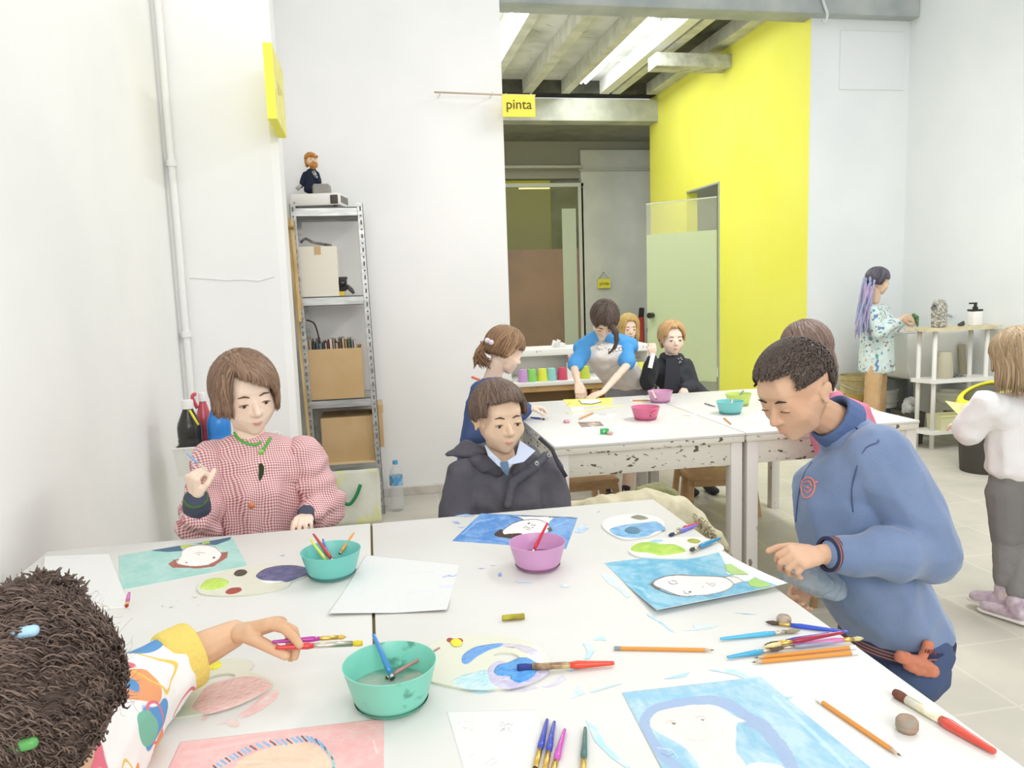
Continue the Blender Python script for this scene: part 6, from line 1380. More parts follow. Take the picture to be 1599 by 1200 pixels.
hair_cap(bm, cH, F, tuple(q*1.10 for q in Rh), el); locks(bm, cH, F, tuple(q*1.12 for q in Rh), (.35, .15, 1), el, lambda p: (.022 if abs(p) < 42 else (.046 if abs(p) < 110 else .03)), n=1000, r=.0036, seed=3, lift=1.0)
finish('hair', bm, hairmat('hair_chestnut', '#735848', '#9c7f66'), t)
GIN = gingham('gingham_red', '#f1dcda', '#b0565f', .0082)
smt = [[(pel+V((-.012, 0, .05)), (.142, .125, .10)), (chest+V((-.012, -.01, -.04)), (.135, .115, .10))], [(shL+V((.012, 0, -.02)), .058), (shR+V((-.012, 0, -.02)), .058), (chest+V((0, -.01, 0)), .10)], [(neck+V((0, 0, -.02)), .06), (shL, .045), (shR, .045)]]
smA = [cap(shL, elL, .060, .066), cap(elL, elL.lerp(wrL, .45), .062, .050), cap(shR, elR, .062, .066), cap(elR, elR.lerp(wrR, .60), .062, .050)]
bm = fuse(smt, .0055, 3); zy = at(400, 742, y=yb-.1).z
for v_ in bm.verts:      # gathers below the yoke seam
    k_ = min(1, max(0, (zy-v_.co.z)/.03)); v_.co += v_.normal*(k_*(.0035+.0035*math.sin(v_.co.x*95+2.5*noise.noise(v_.co*8))))
folds(bm, .004, 12, 2, (1, 1, .5)); so = finish('smock', bm, GIN, t)
for q in (smA[:2], smA[2:]):
    bm = fuse(q, .0055, 3); a_, b_2 = V(q[0][0][0]), V(q[0][1][0]); ax_ = (b_2-a_).normalized()
    for v_ in bm.verts:      # crumpled rings along the sleeve
        s_ = (v_.co-a_).dot(ax_); v_.co += v_.normal*(.0045*math.sin(s_*85+3*noise.noise(v_.co*9))*(1 if s_ > .03 else .3))
    folds(bm, .008, 13, 7, (1, 1, .6)); finish('sleeve', bm, GIN, t)
bd = [o for o in t.children if o.name.startswith('body')][0]
bm = B()
tube(bm, cat([on([so, bd], *q, .002) for q in ((366, 676), (374, 687), (386, 693), (399, 695), (408, 690))], 4, False), .0042, 8)
tube(bm, cat([on([so, bd], *q, .003) for q in ((423, 684), (418, 692), (413, 700), (409, 708))], 4, False), .0042, 8)
finish('green_collar_trim', bm, D('trim_green', '#5cae4c', .6), t)
def surf_poly(name, objs, pts, m, par, off=.003):
    P_ = cat(pts, 3); W = [on(objs, p[0], p[1], off) for p in P_]; c_ = on(objs, sum(p[0] for p in pts)/len(pts), sum(p[1] for p in pts)/len(pts), off); bm = B(); v0 = bm.verts.new(c_); vs = [bm.verts.new(p) for p in W]
    for i in range(len(vs)): bm.faces.new((v0, vs[i], vs[(i+1) % len(vs)]))
    bmesh.ops.solidify(bm, geom=bm.faces[:], thickness=.001); return finish(name, bm, m, par, False)
surf_poly('open_placket', [so, bd], [(405, 724), (412, 728), (411, 742), (405, 752), (404, 738)], D('placket_green', '#4c5a3c', .9), t)
bm = B(); p = on(so, 408, 706, .002); tube(bm, [p, p+V((0, -.005, 0))], .0085, 16); finish('green_button', bm, D('button_lime', '#9dc868', .5), t)
bm = B(); p = on(so, 393, 789, .0); tube(bm, [p, p+V((0, -.005, 0))], .0095, 18); finish('orange_button', bm, D('button_orange', '#d98a62', .5), t)
for e_, w_, a_, b_2, r1, r2 in ((elL, wrL, .62, .90, .040, .036), (elR, wrR, .66, .96, .036, .032)):
    bm = fuse([[(e_.lerp(w_, a_), r1), (e_.lerp(w_, b_2), r2)]], .004, 3); folds(bm, .002, 40); finish('jumper_cuff', bm, D('cuff_navy', '#4a4f60', .85, bump=.4, bscale=120), t)
bm = B(); ringp(bm, elL.lerp(wrL, .99), wrL-elL, .029, .027, .006); finish('green_cuff', bm, D('cuff_green', '#4a6a3e', .8), t)
garment(t, 'trousers', [[(pel, (.135, .11, .08))]]+legs(*hips, *kn, *[f+V((0, 0, .03)) for f in ft], .075, .058, .048), D('trouser_grey', '#5b5e66', .85), .010, 3, .004)
shoes(t, ft, [(0, -1, 0)]*2, D('shoe_dark', '#3d3d42', .6))
bare_stool('plain wooden stool under the boy in the gingham smock', pel.x, yb+.1, .375)
brush('slim pale blue brush held up by the boy in the gingham smock', at(325, 737, y=yb-.26), at(291, 708, y=yb-.21), '#7fa6d4', bc='#e8d8c4', r=.0034, group=None, body_frac=.55)

# ---- boy in the dark hooded jacket (back middle)
yb = 2.50
hc = at(779, 655, y=yb); F = frame((.22, -.97, -.06), (-.02, 0, 1)); s = 1.10
neck = at(786, 722, y=yb+.02)
shL, shR = at(727, 738, y=yb+.02), at(856, 736, y=yb+.02)
elL, elR = at(712, 808, y=yb-.02), at(866, 806, y=yb-.02)
wrL, wrR = elL+V((.08, -.14, -.08)), elR+V((-.07, -.14, -.08))
pel = V((neck.x, yb+.06, .42)); chest = at(788, 775, y=yb+.03)
hips = [pel+V((-.07, 0, 0)), pel+V((.07, 0, 0))]; kn = [V((pel.x-.1, 2.2, .45)), V((pel.x+.1, 2.2, .45))]; ft = [V((pel.x-.1, 2.2, .07)), V((pel.x+.1, 2.2, .07))]
hs = []
for w_, e_, sd in ((wrL, elL, 1), (wrR, elR, -1)): hs.append([cap(e_.lerp(w_, .4), w_, .026, .019)]+hand_prims(w_, V((.25*sd, -1, -.1)), (0, 0, -1), (sd, 0, 0), .9, [(20, 30, 20)]*4, (30, 20, 10, .3)))
t = person('boy in a charcoal hooded jacket and pale blue shirt behind the deep blue painting', (pel.x, yb, 0), hc, F, s, neck,
           [[(pel, (.12, .09, .08)), (chest, (.125, .085, .09))], [(shL+V((.02, 0, -.03)), .045), (shR+V((-.02, 0, -.03)), .045)], cap(shL, elL, .038, .03), cap(shR, elR, .038, .03)]+legs(*hips, *kn, *ft), SKINM, hs)
P3 = t
face_bits(t, hc, F, s, '#4a362a')
bm = B(); cH = hc+F @ V((0, -.008, .032)); R_ = tuple(q*s*1.06 for q in (.078, .092, .086))
el = lambda p: 30+3*math.cos(math.radians(p*4)) if abs(p) < 48 else (2 if abs(p) < 75 else (-8 if abs(p) < 115 else -36))
hair_cap(bm, cH, F, R_, el); locks(bm, cH, F, R_, (.1, -.35, 1), el, lambda p: .008, n=900, r=.0034, seed=8, lift=1.01, wave=.1)
rs = random.Random(5)
for i in range(520):       # short tousled tips on top
    a = rs.uniform(0, 6.28); e = rs.uniform(.5, 1.5); d = V((math.sin(a)*math.cos(e), math.cos(a)*math.cos(e), math.sin(e))); p = cH+F @ V((d.x*R_[0], d.y*R_[1], d.z*R_[2])); q = F @ (d*.5+V((rs.uniform(-.6, .6), rs.uniform(.5, 1), .1))).normalized()
    nr = F @ d; q = (q-nr*q.dot(nr)).normalized()
    tube(bm, [p-nr*.001, p+q*.008+nr*.0035, p+q*.017+nr*.003], [.0022, .0020, .0004], 5, rs.choice((0, 1, 2)))
finish('hair', bm, hairmat('hair_brown', '#54423a', '#7d6656'), t)
JK = D('jacket_charcoal', '#5a585f', .7, col2='#504f58', scale=6, bump=.2, bscale=90)
smt = [[(pel+V((0, 0, .02)), (.17, .12, .1)), (chest+V((0, -.01, 0)), (.165, .115, .10))], [(shL+V((.0, 0, -.02)), .06), (shR+V((.0, 0, -.02)), .06), (chest, .11)]]
smA = [cap(shL+V((0, 0, -.015)), elL, .064, .060), cap(elL, elL.lerp(wrL, .85), .058, .042), cap(shR+V((0, 0, -.015)), elR, .064, .060), cap(elR, elR.lerp(wrR, .85), .058, .042)]
garment(t, 'jacket', smt+smA, JK, .006, 4, .009, 11, 5, (1, 1, .7))
# hood: soft roll around the neck, open at the throat
nb = neck+V((0, .02, -.01))
pr = []
ang = [(-155, .075, .02), (-120, .095, .035), (-80, .105, .04), (-40, .10, .045), (0, .095, .05), (40, .10, .045), (80, .105, .04), (120, .10, .03), (152, .085, .0)]
pp = [nb+V((math.sin(math.radians(a))*r*1.05, math.cos(math.radians(a))*r*.9, z-.02)) for a, r, z in ang]
for a, b in zip(pp, pp[1:]): pr.append([(a, (.030, .030, .032)), (b, (.030, .030, .032))])
garment(t, 'hood', pr, JK, .005, 3, .006, 22, 8)
pr = [[(at(700, 710, y=yb+.05), (.010, .010, .006)), (at(728, 694, y=yb+.09), .016), (at(750, 706, y=yb+.02), .020), (at(735, 712, y=yb+.01), .012)]]
garment(t, 'hood_edge', pr, JK, .005, 3, .004, 26, 9)
bm = B()
strap(t, [at(842, 684, y=yb-.02), at(862, 702, y=yb-.05), at(873, 727, y=yb-.075), at(884, 745, y=yb-.085)], .013, D('strap_black', '#3a3a40', .6), .003, 'hood_strap'); bm.free()
bm = fuse([[(at(800, 755, y=yb-.10), .016), (at(836, 730, y=yb-.095), .016)], [(at(836, 730, y=yb-.095), .016), (at(852, 712, y=yb-.06), .014)], [(at(793, 790, y=yb-.125), .013), (at(800, 757, y=yb-.105), .014)]], .004, 3); folds(bm, .002, 40); finish('front_placket', bm, JK, t)
for px, py, yy in ((857, 711, yb-.075), (838, 724, yb-.118)):
    bm = B(); p = at(px, py, y=yy); tube(bm, [p+V((0, .004, 0)), p+V((0, -.003, 0))], [.0078, .0065], 16); finish('snap_button', bm, D('snap_metal', '#bdbcc0', .3, metal=.8), t, 40)
    bm = B(); tube(bm, [p+V((0, -.003, 0)), p+V((0, -.0045, 0))], .003, 10); finish('snap_centre', bm, D('snap_dark', '#4f4f55', .4), t)
SH = D('shirt_pale_blue', '#c7d2e6', .8)
def patch(name, pts, m, par, th=.003):
    bm = B(); W = [V(p) for p in pts]; n_ = (W[1]-W[0]).cross(W[2]-W[0]).normalized(); 
    if n_.y > 0: n_ = -n_
    extr(bm, W, n_*th); return finish(name, bm, m, par, False)
patch('shirt_collar', [at(812, 689, y=yb-.055), at(836, 705, y=yb-.095), at(818, 722, y=yb-.115), at(800, 726, y=yb-.12), at(792, 738, y=yb-.118), at(790, 722, y=yb-.105), at(806, 712, y=yb-.09)], SH, t)
patch('shirt_collar', [at(757, 696, y=yb-.045), at(765, 706, y=yb-.085), at(782, 722, y=yb-.108), at(790, 728, y=yb-.11), at(792, 738, y=yb-.116), at(778, 728, y=yb-.112), at(762, 712, y=yb-.09)], SH, t)
patch('polo_placket', [at(781, 722, y=yb-.108), at(793, 721, y=yb-.108), at(795, 735, y=yb-.12), at(792, 744, y=yb-.122), at(783, 734, y=yb-.12)], D('placket_blue', '#5f7890', .8), t)
garment(t, 'trousers', [[(pel, (.135, .11, .08))]]+legs(*hips, *kn, *[f+V((0, 0, .03)) for f in ft], .075, .058, .048), D('trouser_navy', '#3a4257', .85), .010, 3, .004)
shoes(t, ft, [(0, -1, 0)]*2, D('shoe_dark', '#3d3d42'))
bare_stool('plain wooden stool under the boy in the charcoal jacket', pel.x, yb+.1, .335)
# ---- boy in the blue zip sweater leaning over the right edge (foreground right)
yb = 1.72
hc = at(1243, 612, y=yb); F = frame((-.93, -.28, -.50), (-.38, -.05, 1)); s = 1.10
neck = at(1312, 664, y=yb+.02)
shN = at(1372, 712, y=yb-.10); shF = at(1330, 720, y=yb+.15)
elN = at(1455, 862, y=yb-.16); wrN = at(1283, 866, y=yb-.20)
elF = at(1330, 850, y=yb+.16); wrF = at(1266, 905, y=yb+.02)
chest = at(1326, 775, y=yb+.02); belly = at(1345, 885, y=yb+.0); pel = at(1400, 980, y=yb+.02)
hN = [cap(elN.lerp(wrN, .5), wrN, .030, .023)]+hand_prims(wrN, at(1238, 872, y=yb-.215)-wrN, (-.2, .5, -.9), (-.5, .6, .3), 1.08, [(50, 55, 30), (52, 58, 35), (55, 60, 35), (58, 60, 35)], (38, 15, 15, .3))
hF = [cap(elF.lerp(wrF, .5), wrF, .028, .021)]+hand_prims(wrF, V((-.7, -.3, -.5)), (0, -1, .2), (-.5, 0, 1), 1.0, [(35, 45, 30)]*4, (40, 20, 15, .5))
ftR = [V((pel.x+.02, yb-.06, .07)), V((pel.x+.12, yb+.14, .07))]; hips = [pel+V((0, -.08, -.02)), pel+V((0.02, .09, -.02))]; kn = [V((pel.x-.03, yb-.08, .40)), V((pel.x+.05, yb+.12, .40))]
t = person('boy in a blue knit sweater with cropped dark hair leaning over the table', (pel.x, yb, 0), hc, F, s, neck,
           [[(chest, (.12, .13, .1)), (belly, (.12, .13, .1)), (pel, (.12, .13, .1))], [(shN, .05), (shF, .05)], cap(shN, elN, .045, .035), cap(shF, elF, .045, .035), cap(elN, wrN, .035, .024)]+legs(*hips, *kn, *ftR), SKIND, [hN, hF], vh=.003)
P8 = t
face_bits(t, hc, F, s, '#3a2c25', closed=True, smile=.006)
bm = B(); cH = hc+F @ V((0, -.012, .034)); R_ = tuple(q*s*1.04 for q in (.078, .092, .084))
el = lambda p: 32 if abs(p) < 52 else (4 if abs(p) < 78 else (4 if abs(p) < 112 else -34))
hair_cap(bm, cH, F, R_, el)
rs = random.Random(15)
for i in range(4200):
    a = rs.uniform(0, 6.28); pdeg = math.degrees((a+math.pi) % (2*math.pi)-math.pi); e = math.radians(rs.uniform(el(pdeg), 90)); d = V((math.sin(a)*math.cos(e), math.cos(a)*math.cos(e), math.sin(e))); p = cH+F @ V((d.x*R_[0], d.y*R_[1], d.z*R_[2])); q = F @ (d*.7+V((rs.uniform(-.25, .25), .9, -.15 if e < .9 else .15))).normalized(); L = .005+.009*max(0, math.sin(e))
    nr = F @ d; q = (q-nr*q.dot(nr)).normalized()
    tube(bm, [p-nr*.001, p+q*L*.6+nr*.0022, p+q*L+nr*.001], [.0020, .0016, .0004], 4, rs.choice((0, 0, 1, 2)))
finish('hair', bm, hairmat('hair_black', '#41362f', '#63554c'), t)
SW = D('sweater_blue', '#7c8fb2', .9, col2='#7084a6', scale=5, bump=.25, bscale=260, sheen=.3)
hem = at(1398, 975, y=yb)
prim = [[(chest, (.135, .150, .10)), (belly, (.145, .150, .11))], [(belly, (.145, .150, .11)), (hem, (.135, .145, .05))], [(shN+V((0, .01, 0)), .065), (shF, .065), (chest, .13)], [(neck+V((.01, 0, -.02)), .062), (shN+V((-.0, .03, -.01)), .05), (shF, .05)],
        cap(shN, shN.lerp(elN, .55), .074, .074), cap(shN.lerp(elN, .55), elN, .074, .070), cap(elN, elN.lerp(wrN, .5), .070, .056), cap(elN.lerp(wrN, .5), elN.lerp(wrN, .86), .056, .040), cap(shF, elF, .07, .062), cap(elF, elF.lerp(wrF, .85), .058, .04)]
garment(t, 'sweater', prim, SW, .006, 5, .013, 7, 4, (1, 1, .75))
# stand-up collar
nb = neck+V((.006, .0, -.004))+(hc-neck).normalized()*.010; pr = []
ax = (hc-neck).normalized()
u = V((0, 1, 0)); v = ax.cross(u).normalized()
pts = [nb+(u*math.cos(a)*.060+v*math.sin(a)*.060)+ax*.012 for a in np.linspace(0, 2*math.pi, 17)]
for a, b in zip(pts[:-1], pts[1:]): pr.append([(a+ax*.024, .006), (b+ax*.024, .006), (a-ax*.022, .012), (b-ax*.022, .012)])
garment(t, 'collar', pr, D('collar_navy', '#5a6e98', .9, bump=.3, bscale=260), .0035, 2, .001, 30)
def band(name, c, n, r1, r2, h, m, th=.004, u=None, stripes=()):
    n = Vector(n).normalized(); u = (Vector(u)-n*Vector(u).dot(n)).normalized() if u else n.orthogonal().normalized(); v = n.cross(u); bm = B(); S = 40; Q = []
    k_ = 10
    for j in range(k_+1):
        z = (j/k_-.5)*h; Q.append([bm.verts.new(c+n*z+u*math.cos(2*math.pi*i/S)*(r1+th)+v*math.sin(2*math.pi*i/S)*(r2+th)) for i in range(S)])
    for j in range(k_):
        for i in range(S): f = bm.faces.new((Q[j][i], Q[j][(i+1) % S], Q[j+1][(i+1) % S], Q[j+1][i])); f.material_index = 1 if j in stripes else 0
    for R_q, z in ((Q[0], 0), (Q[-1], 1)):
        inner = [bm.verts.new(vv.co-(vv.co-(c+n*((z-.5)*h)))*.18) for vv in R_q]
        for i in range(S): bm.faces.new((R_q[i], R_q[(i+1) % S], inner[(i+1) % S], inner[i]))
    bmesh.ops.recalc_face_normals(bm, faces=bm.faces[:])
    return finish(name, bm, m, t)
RIB = [D('rib_navy', '#353d5c', .9, bump=.5, bscale=300), D('rib_rust', '#a3705f', .9)]
band('cuff', elN.lerp(wrN, .90), wrN-elN, .037, .037, .034, RIB, .003, (0, 0, 1), (2, 4, 6, 8))
band('waistband', hem+V((.0, 0, -.034)), V((.10, 0, 1)), .134, .145, .040, RIB, .002, (1, 0, 0), (2, 4, 6))
# crest on the chest
CR = D('crest_coral', '#d98a80', .8); swo = [o for o in t.children if o.name.startswith('sweater')][0]
bm = B(); rs = random.Random(1)
for pts in (cat([(1254, 750), (1263, 746), (1271, 752), (1272, 764), (1266, 775), (1257, 778), (1252, 770), (1251, 758)], 3)+[(1254, 750)], [(1256, 755), (1264, 752), (1268, 760)], [(1256, 766), (1262, 770), (1267, 764)], [(1270, 756), (1277, 752)], [(1257, 760), (1264, 763)]):
    tube(bm, [on(swo, p[0], p[1], .0015) for p in pts], .0024, 6)
finish('crest', bm, CR, t)
bm = B(); tube(bm, cat([on(swo, p[0], p[1], .001) for p in ((1268, 722), (1254, 745), (1246, 780), (1243, 815))], 4, False), .0022, 6); finish('zip', bm, D('zip_navy', '#4a5a80', .6), t)
bm = B(); tube(bm, cat([on(swo, p[0], p[1], .0) for p in ((1336, 668), (1372, 688), (1352, 700), (1338, 730), (1330, 765), (1332, 800))], 4, False), .0016, 6); finish('armhole_seam', bm, D('zip_navy', '#4a5a80'), t)
garment(t, 'navy_shorts', [[(pel+V((0, 0, -.04)), (.120, .130, .05)), (pel+V((0, 0, -.12)), (.132, .142, .06))]]+[cap(h, k_, .088, .078) for h, k_ in zip(hips, kn)], D('shorts_navy', '#4a5a7c', .85, bump=.2, bscale=80), .008, 4, .006, 10, 9)
# orange crest on the shorts with a lettered tag
cb = at(1432, 1030, y=yb-.155)
bm = fuse([[(cb+V((-.045, .0, .012)), .014), (cb+V((-.005, -.006, -.006)), .016)], [(cb+V((.0, -.006, -.004)), .016), (cb+V((.040, .0, -.034)), .017)], [(cb+V((-.02, -.004, -.01)), .016), (cb+V((.02, -.004, -.03)), .015)], [(cb+V((.008, -.004, .004)), .010), (cb+V((.026, -.002, .034)), .012)]], .003, 2); folds(bm, .004, 40)
ob = finish('orange_bow', bm, D('bow_orange', '#d08468', .8), t)
o = text_obj('lettering', 'HOX', .015, Matrix.Translation(cb+V((.022, -.0185, .024))-wl(t)) @ Matrix.Rotation(math.radians(20), 4, 'Y') @ RX, D('bow_dark', '#8a4636', .8)); o.parent = t
shoes(t, ftR, [(-1, 0, 0)]*2, D('shoe_dark', '#3d3d42'))
# crumpled clear bottle in his hand
pb = at(1250, 902, y=yb-.10)
bm = fuse([[(pb+V((-.035, 0, .018)), .020), (pb+V((.045, .01, -.018)), .034)], [(pb+V((.045, .01, -.018)), .034), (pb+V((.10, .02, -.045)), .032)]], .005, 2); folds(bm, .007, 30)
o = finish('plastic_bottle', bm, D('crumpled_plastic', '#a9b9c6', .12, alpha=.55, spec=.8), None, True, pb); setp(o, 'crumpled clear plastic bottle in the hand of the boy in blue', 'bottle')

# ---- child in the near left corner, seen from behind, arm stretched over the table
hc = V((-.455, .80, .985)); hp = at(16, 1140, y=.80); hc = V((hp.x, .80, hp.z)); F = frame((.40, .86, -.50), (.1, .3, 1)); s = 1.0
wr = at(366, 990, z=TZ+.085); kn_ = at(430, 974, z=TZ+.105)
cuff = at(283, 1030, z=TZ+.075); el_ = at(205, 1090, z=TZ+.055); sh = at(150, 1195, z=TZ+.06); neck = hc+V((-.03, -.03, -.12))
hnd = hand_prims(wr, kn_-wr, (.15, -.35, -.75), (.25, -.95, .3), 1.2, [(24, 26, 8), (34, 48, 30), (52, 40, 30), (62, 36, 25)], (12, 12, 8, .55), .8)
hnd = [cap(cuff+(cuff-wr)*.4, cuff.lerp(wr, .5), .034, .029), cap(cuff.lerp(wr, .5), wr, .029, .0235)]+hnd
chest = V((hc.x-.05, .62, .80)); pel = V((hc.x-.06, .50, .50)); shL = V((hc.x-.18, .70, .84))
hips = [pel+V((-.07, 0, 0)), pel+V((.07, 0, 0))]; kn = [V((pel.x-.1, .80, .48)), V((pel.x+.08, .80, .48))]; ft = [V((pel.x-.1, .78, .07)), V((pel.x+.08, .78, .07))]
elL = V((shL.x-.02, .86, .77)); wrL = V((shL.x+.12, 1.0, TZ+.02))
hl2 = [cap(elL, wrL, .03, .018)]+hand_prims(wrL, V((.6, .7, -.05)), (0, 0, -1), (.7, -.7, 0), .9, [(15, 25, 15)]*4)
t = person('curly-haired child in a colourful patterned shirt reaching across the left table', (pel.x, .5, 0), hc, F, s, neck,
           [[(pel, (.11, .09, .08)), (chest, (.11, .08, .08))], [(sh+V((-.08, -.12, -.0)), .04), (shL, .045), (chest, .07)], cap(sh, el_, .036, .03), cap(el_, cuff, .03, .024), cap(shL, elL, .04, .03)]+legs(*hips, *kn, *ft), mat('skin_brown', '#dcb594', .55, col2='#d2a884', scale=10, spec=.3), [hnd, hl2], vhand=.0022)
P1 = t
face_bits(t, hc, F, s, '#3a2c25')
HD = hairmat('hair_curly_dark', '#4a3d37', '#7a675c', .55)
bm = B(); cH = hc+F @ V((0, -.012, .030)); R_ = (.096, .106, .100)
el = lambda p: 34 if abs(p) < 35 else (0 if abs(p) < 62 else -62)
hair_cap(bm, cH, F, R_, el, jit=.05)
rs = random.Random(21)
for i in range(6200):
    a = rs.uniform(0, 6.28); pdeg = math.degrees((a+math.pi) % (2*math.pi)-math.pi); e = math.radians(rs.uniform(el(pdeg), 90)); d = V((math.sin(a)*math.cos(e), math.cos(a)*math.cos(e), math.sin(e))); p = cH+F @ V((d.x*R_[0], d.y*R_[1], d.z*R_[2]))*(1+.05*noise.noise(d*6))
    back = (F @ V((rs.uniform(-.5, .5), -1, -.1))).normalized(); nrm = (F @ d).normalized(); tg = (back-nrm*back.dot(nrm)).normalized(); bn = nrm.cross(tg); ph = rs.uniform(0, 6.28); rr = rs.uniform(.002, .0045); L = rs.uniform(.02, .045)
    tube(bm, [p+tg*L*j/8+nrm*(rr*.7*math.sin(ph+j*1.1)+.001)+bn*rr*math.cos(ph+j*1.1) for j in range(9)], [.0010]*8+[.0003], 4, rs.choice((0, 1, 2)))
for i in range(420):       # frizz flyaways
    a = rs.uniform(0, 6.28); e = rs.uniform(-.1, 1.5); d = V((math.sin(a)*math.cos(e), math.cos(a)*math.cos(e), math.sin(e))); p = cH+F @ V((d.x*R_[0], d.y*R_[1], d.z*R_[2])); nrm = (F @ d).normalized(); q = V((rs.uniform(-1, 1), rs.uniform(-1, 1), rs.uniform(-1, 1))).normalized(); L = rs.uniform(.008, .024)
    tube(bm, [p+nrm*L*(j/5)+q*.010*math.sin(j*.7+i) for j in range(6)], .00013, 3, 1)
# gathered puff on the crown
pc = at(62, 948, y=.86)
hull(bm, [(pc, (.032, .034, .022))], 2)
for i in range(300):
    d = V((rs.gauss(0, 1), rs.gauss(0, 1), rs.gauss(0, 1))).normalized(); p = pc+V((d.x*.034, d.y*.036, d.z*.024)); q = V((rs.uniform(-1, 1), rs.uniform(-1, 1), rs.uniform(-1, 1))).normalized()
    tube(bm, [p+d*.014*(j/5)+q*.006*math.sin(j*1.5+i) for j in range(6)], [.0016]*5+[.0005], 4)
finish('hair', bm, HD, t)
def on_head(px, py):        # nearest point of the hair surface under a pixel
    o_ = V((0, 0, CAM_H)); d_ = (at(px, py, y=1.0)-o_).normalized(); best = None
    for k_ in range(400):
        p = o_+d_*(.5+k_*.003); l_ = F.transposed() @ (p-cH); 
        if (l_.x/R_[0])**2+(l_.y/R_[1])**2+(l_.z/R_[2])**2 < 1.06: return p
    return at(px, py, y=.8)
for px, py, c, nm in ((38, 990, '#a9cfe6', 'blue_hair_clip'), (35, 1166, '#5fa35a', 'green_hair_clip')):
    p = on_head(px, py); bm = fuse([[(p+V((-.009, 0, 0)), .006), (p+V((.008, 0, .002)), .006)]], .002, 1); finish(nm, bm, D('clip_'+c.strip('#'), c, .3), t)
# patterned sleeve: colours are part of the print
def print_mat(name, base, cols, scale=22, thr=.30):
    m = mat(name, base, .85); nt = m.node_tree; N = nt.nodes; L = nt.links; b = N['Principled BSDF']; tc = N.new('ShaderNodeTexCoord'); cur = None
    for i, c in enumerate(cols):
        mp = N.new('ShaderNodeMapping'); mp.inputs['Location'].default_value = (i*3.1, i*1.7, i*.9); L.new(tc.outputs['Object'], mp.inputs[0])
        n_ = N.new('ShaderNodeTexNoise'); n_.inputs['Scale'].default_value = scale; n_.inputs['Detail'].default_value = 0; L.new(mp.outputs[0], n_.inputs['Vector'])
        r = N.new('ShaderNodeValToRGB'); e_ = r.color_ramp.elements; e_[0].position = .61-thr*.1; e_[0].color = (0, 0, 0, 1); e_[1].position = .62-thr*.1; e_[1].color = (1, 1, 1, 1)
        e3 = e_.new(.645-thr*.1); e3.color = (1, 1, 1, 1); e4 = e_.new(.655-thr*.1); e4.color = (0, 0, 0, 1) if i % 2 else (1, 1, 1, 1); L.new(n_.outputs[0], r.inputs[0])
        mx = N.new('ShaderNodeMixRGB'); L.new(r.outputs[0], mx.inputs[0]); mx.inputs[2].default_value = (*srgb(c), 1)
        if cur is None: mx.inputs[1].default_value = (*srgb(base), 1)
        else: L.new(cur, mx.inputs[1])
        cur = mx.outputs[0]
    L.new(cur, b.inputs['Base Color']); return m
PRT = print_mat('printed_shirt', '#eeece8', ['#e8a070', '#e6c55f', '#5f97cc', '#dd7484', '#7ab8a0'], 12, -.1)
prim = [[(pel, (.14, .11, .08)), (chest, (.14, .10, .09))], [(sh+V((-.03, -.10, -.01)), .065), (shL, .055), (chest, .08)], cap(sh+V((-.02, -.06, 0)), el_, .072, .068), cap(el_, cuff.lerp(el_, .15), .068, .050), cap(shL, elL, .055, .05), cap(elL, elL.lerp(wrL, .8), .05, .04)]
def keep_above(bm, zz, x1=-.02, y0=.93):
    for v_ in bm.verts:
        if v_.co.y > y0-.004 and v_.co.z < zz+.004: v_.co.z = zz+.004
bm = fuse(prim, .0055, 4); folds(bm, .006, 12, 6); keep_above(bm, TZ); finish('printed_shirt', bm, PRT, t)
# bold print strokes on the sleeve
d_ = (wr-cuff).normalized()
pr = []
uu = V((0, 0, 1)); uu = (uu-d_*uu.dot(d_)).normalized(); vv_ = d_.cross(uu)
pts = [cuff+(uu*math.cos(a)*.046+vv_*math.sin(a)*.046) for a in np.linspace(0, 2*math.pi, 17)]
for a, b in zip(pts[:-1], pts[1:]): pr.append([(a-d_*.022, .009), (b-d_*.022, .009), (a+d_*.016, .009), (b+d_*.016, .009)])
bm = fuse(pr, .0035, 3); keep_above(bm, TZ); finish('yellow_cuff', bm, D('cuff_yellow', '#e9cf6e', .8, bump=.4, bscale=150), t)
garment(t, 'trousers', [[(pel, (.125, .10, .08))]]+legs(*hips, *kn, *[f+V((0, 0, .03)) for f in ft], .07, .055, .045), D('trouser_grey', '#5b5e66'), .010, 3, .004)
shoes(t, ft, [(0, 1, 0)]*2, D('shoe_dark', '#3d3d42'))
bare_stool('plain wooden stool under the curly-haired child', pel.x, .47, .415)
g = at(446, 1002, z=TZ+.085)
brush('magenta brush with a gold ferrule in the hand of the curly-haired child', at(541, 995, y=g.y-.005), at(425, 1003, y=g.y-.02), '#b23a9a', bc='#e0c060', fer=FERG, r=.0042, group='brushes in the reaching hand', body_frac=.64, fl=.24)
brush('red brush with yellow-tipped bristles in the hand of the curly-haired child', at(566, 1005, y=g.y-.015), at(430, 1012, y=g.y-.03), '#d63c3c', bc='#e8d23c', r=.0050, group='brushes in the reaching hand', body_frac=.44, fl=.44, tip='flat')

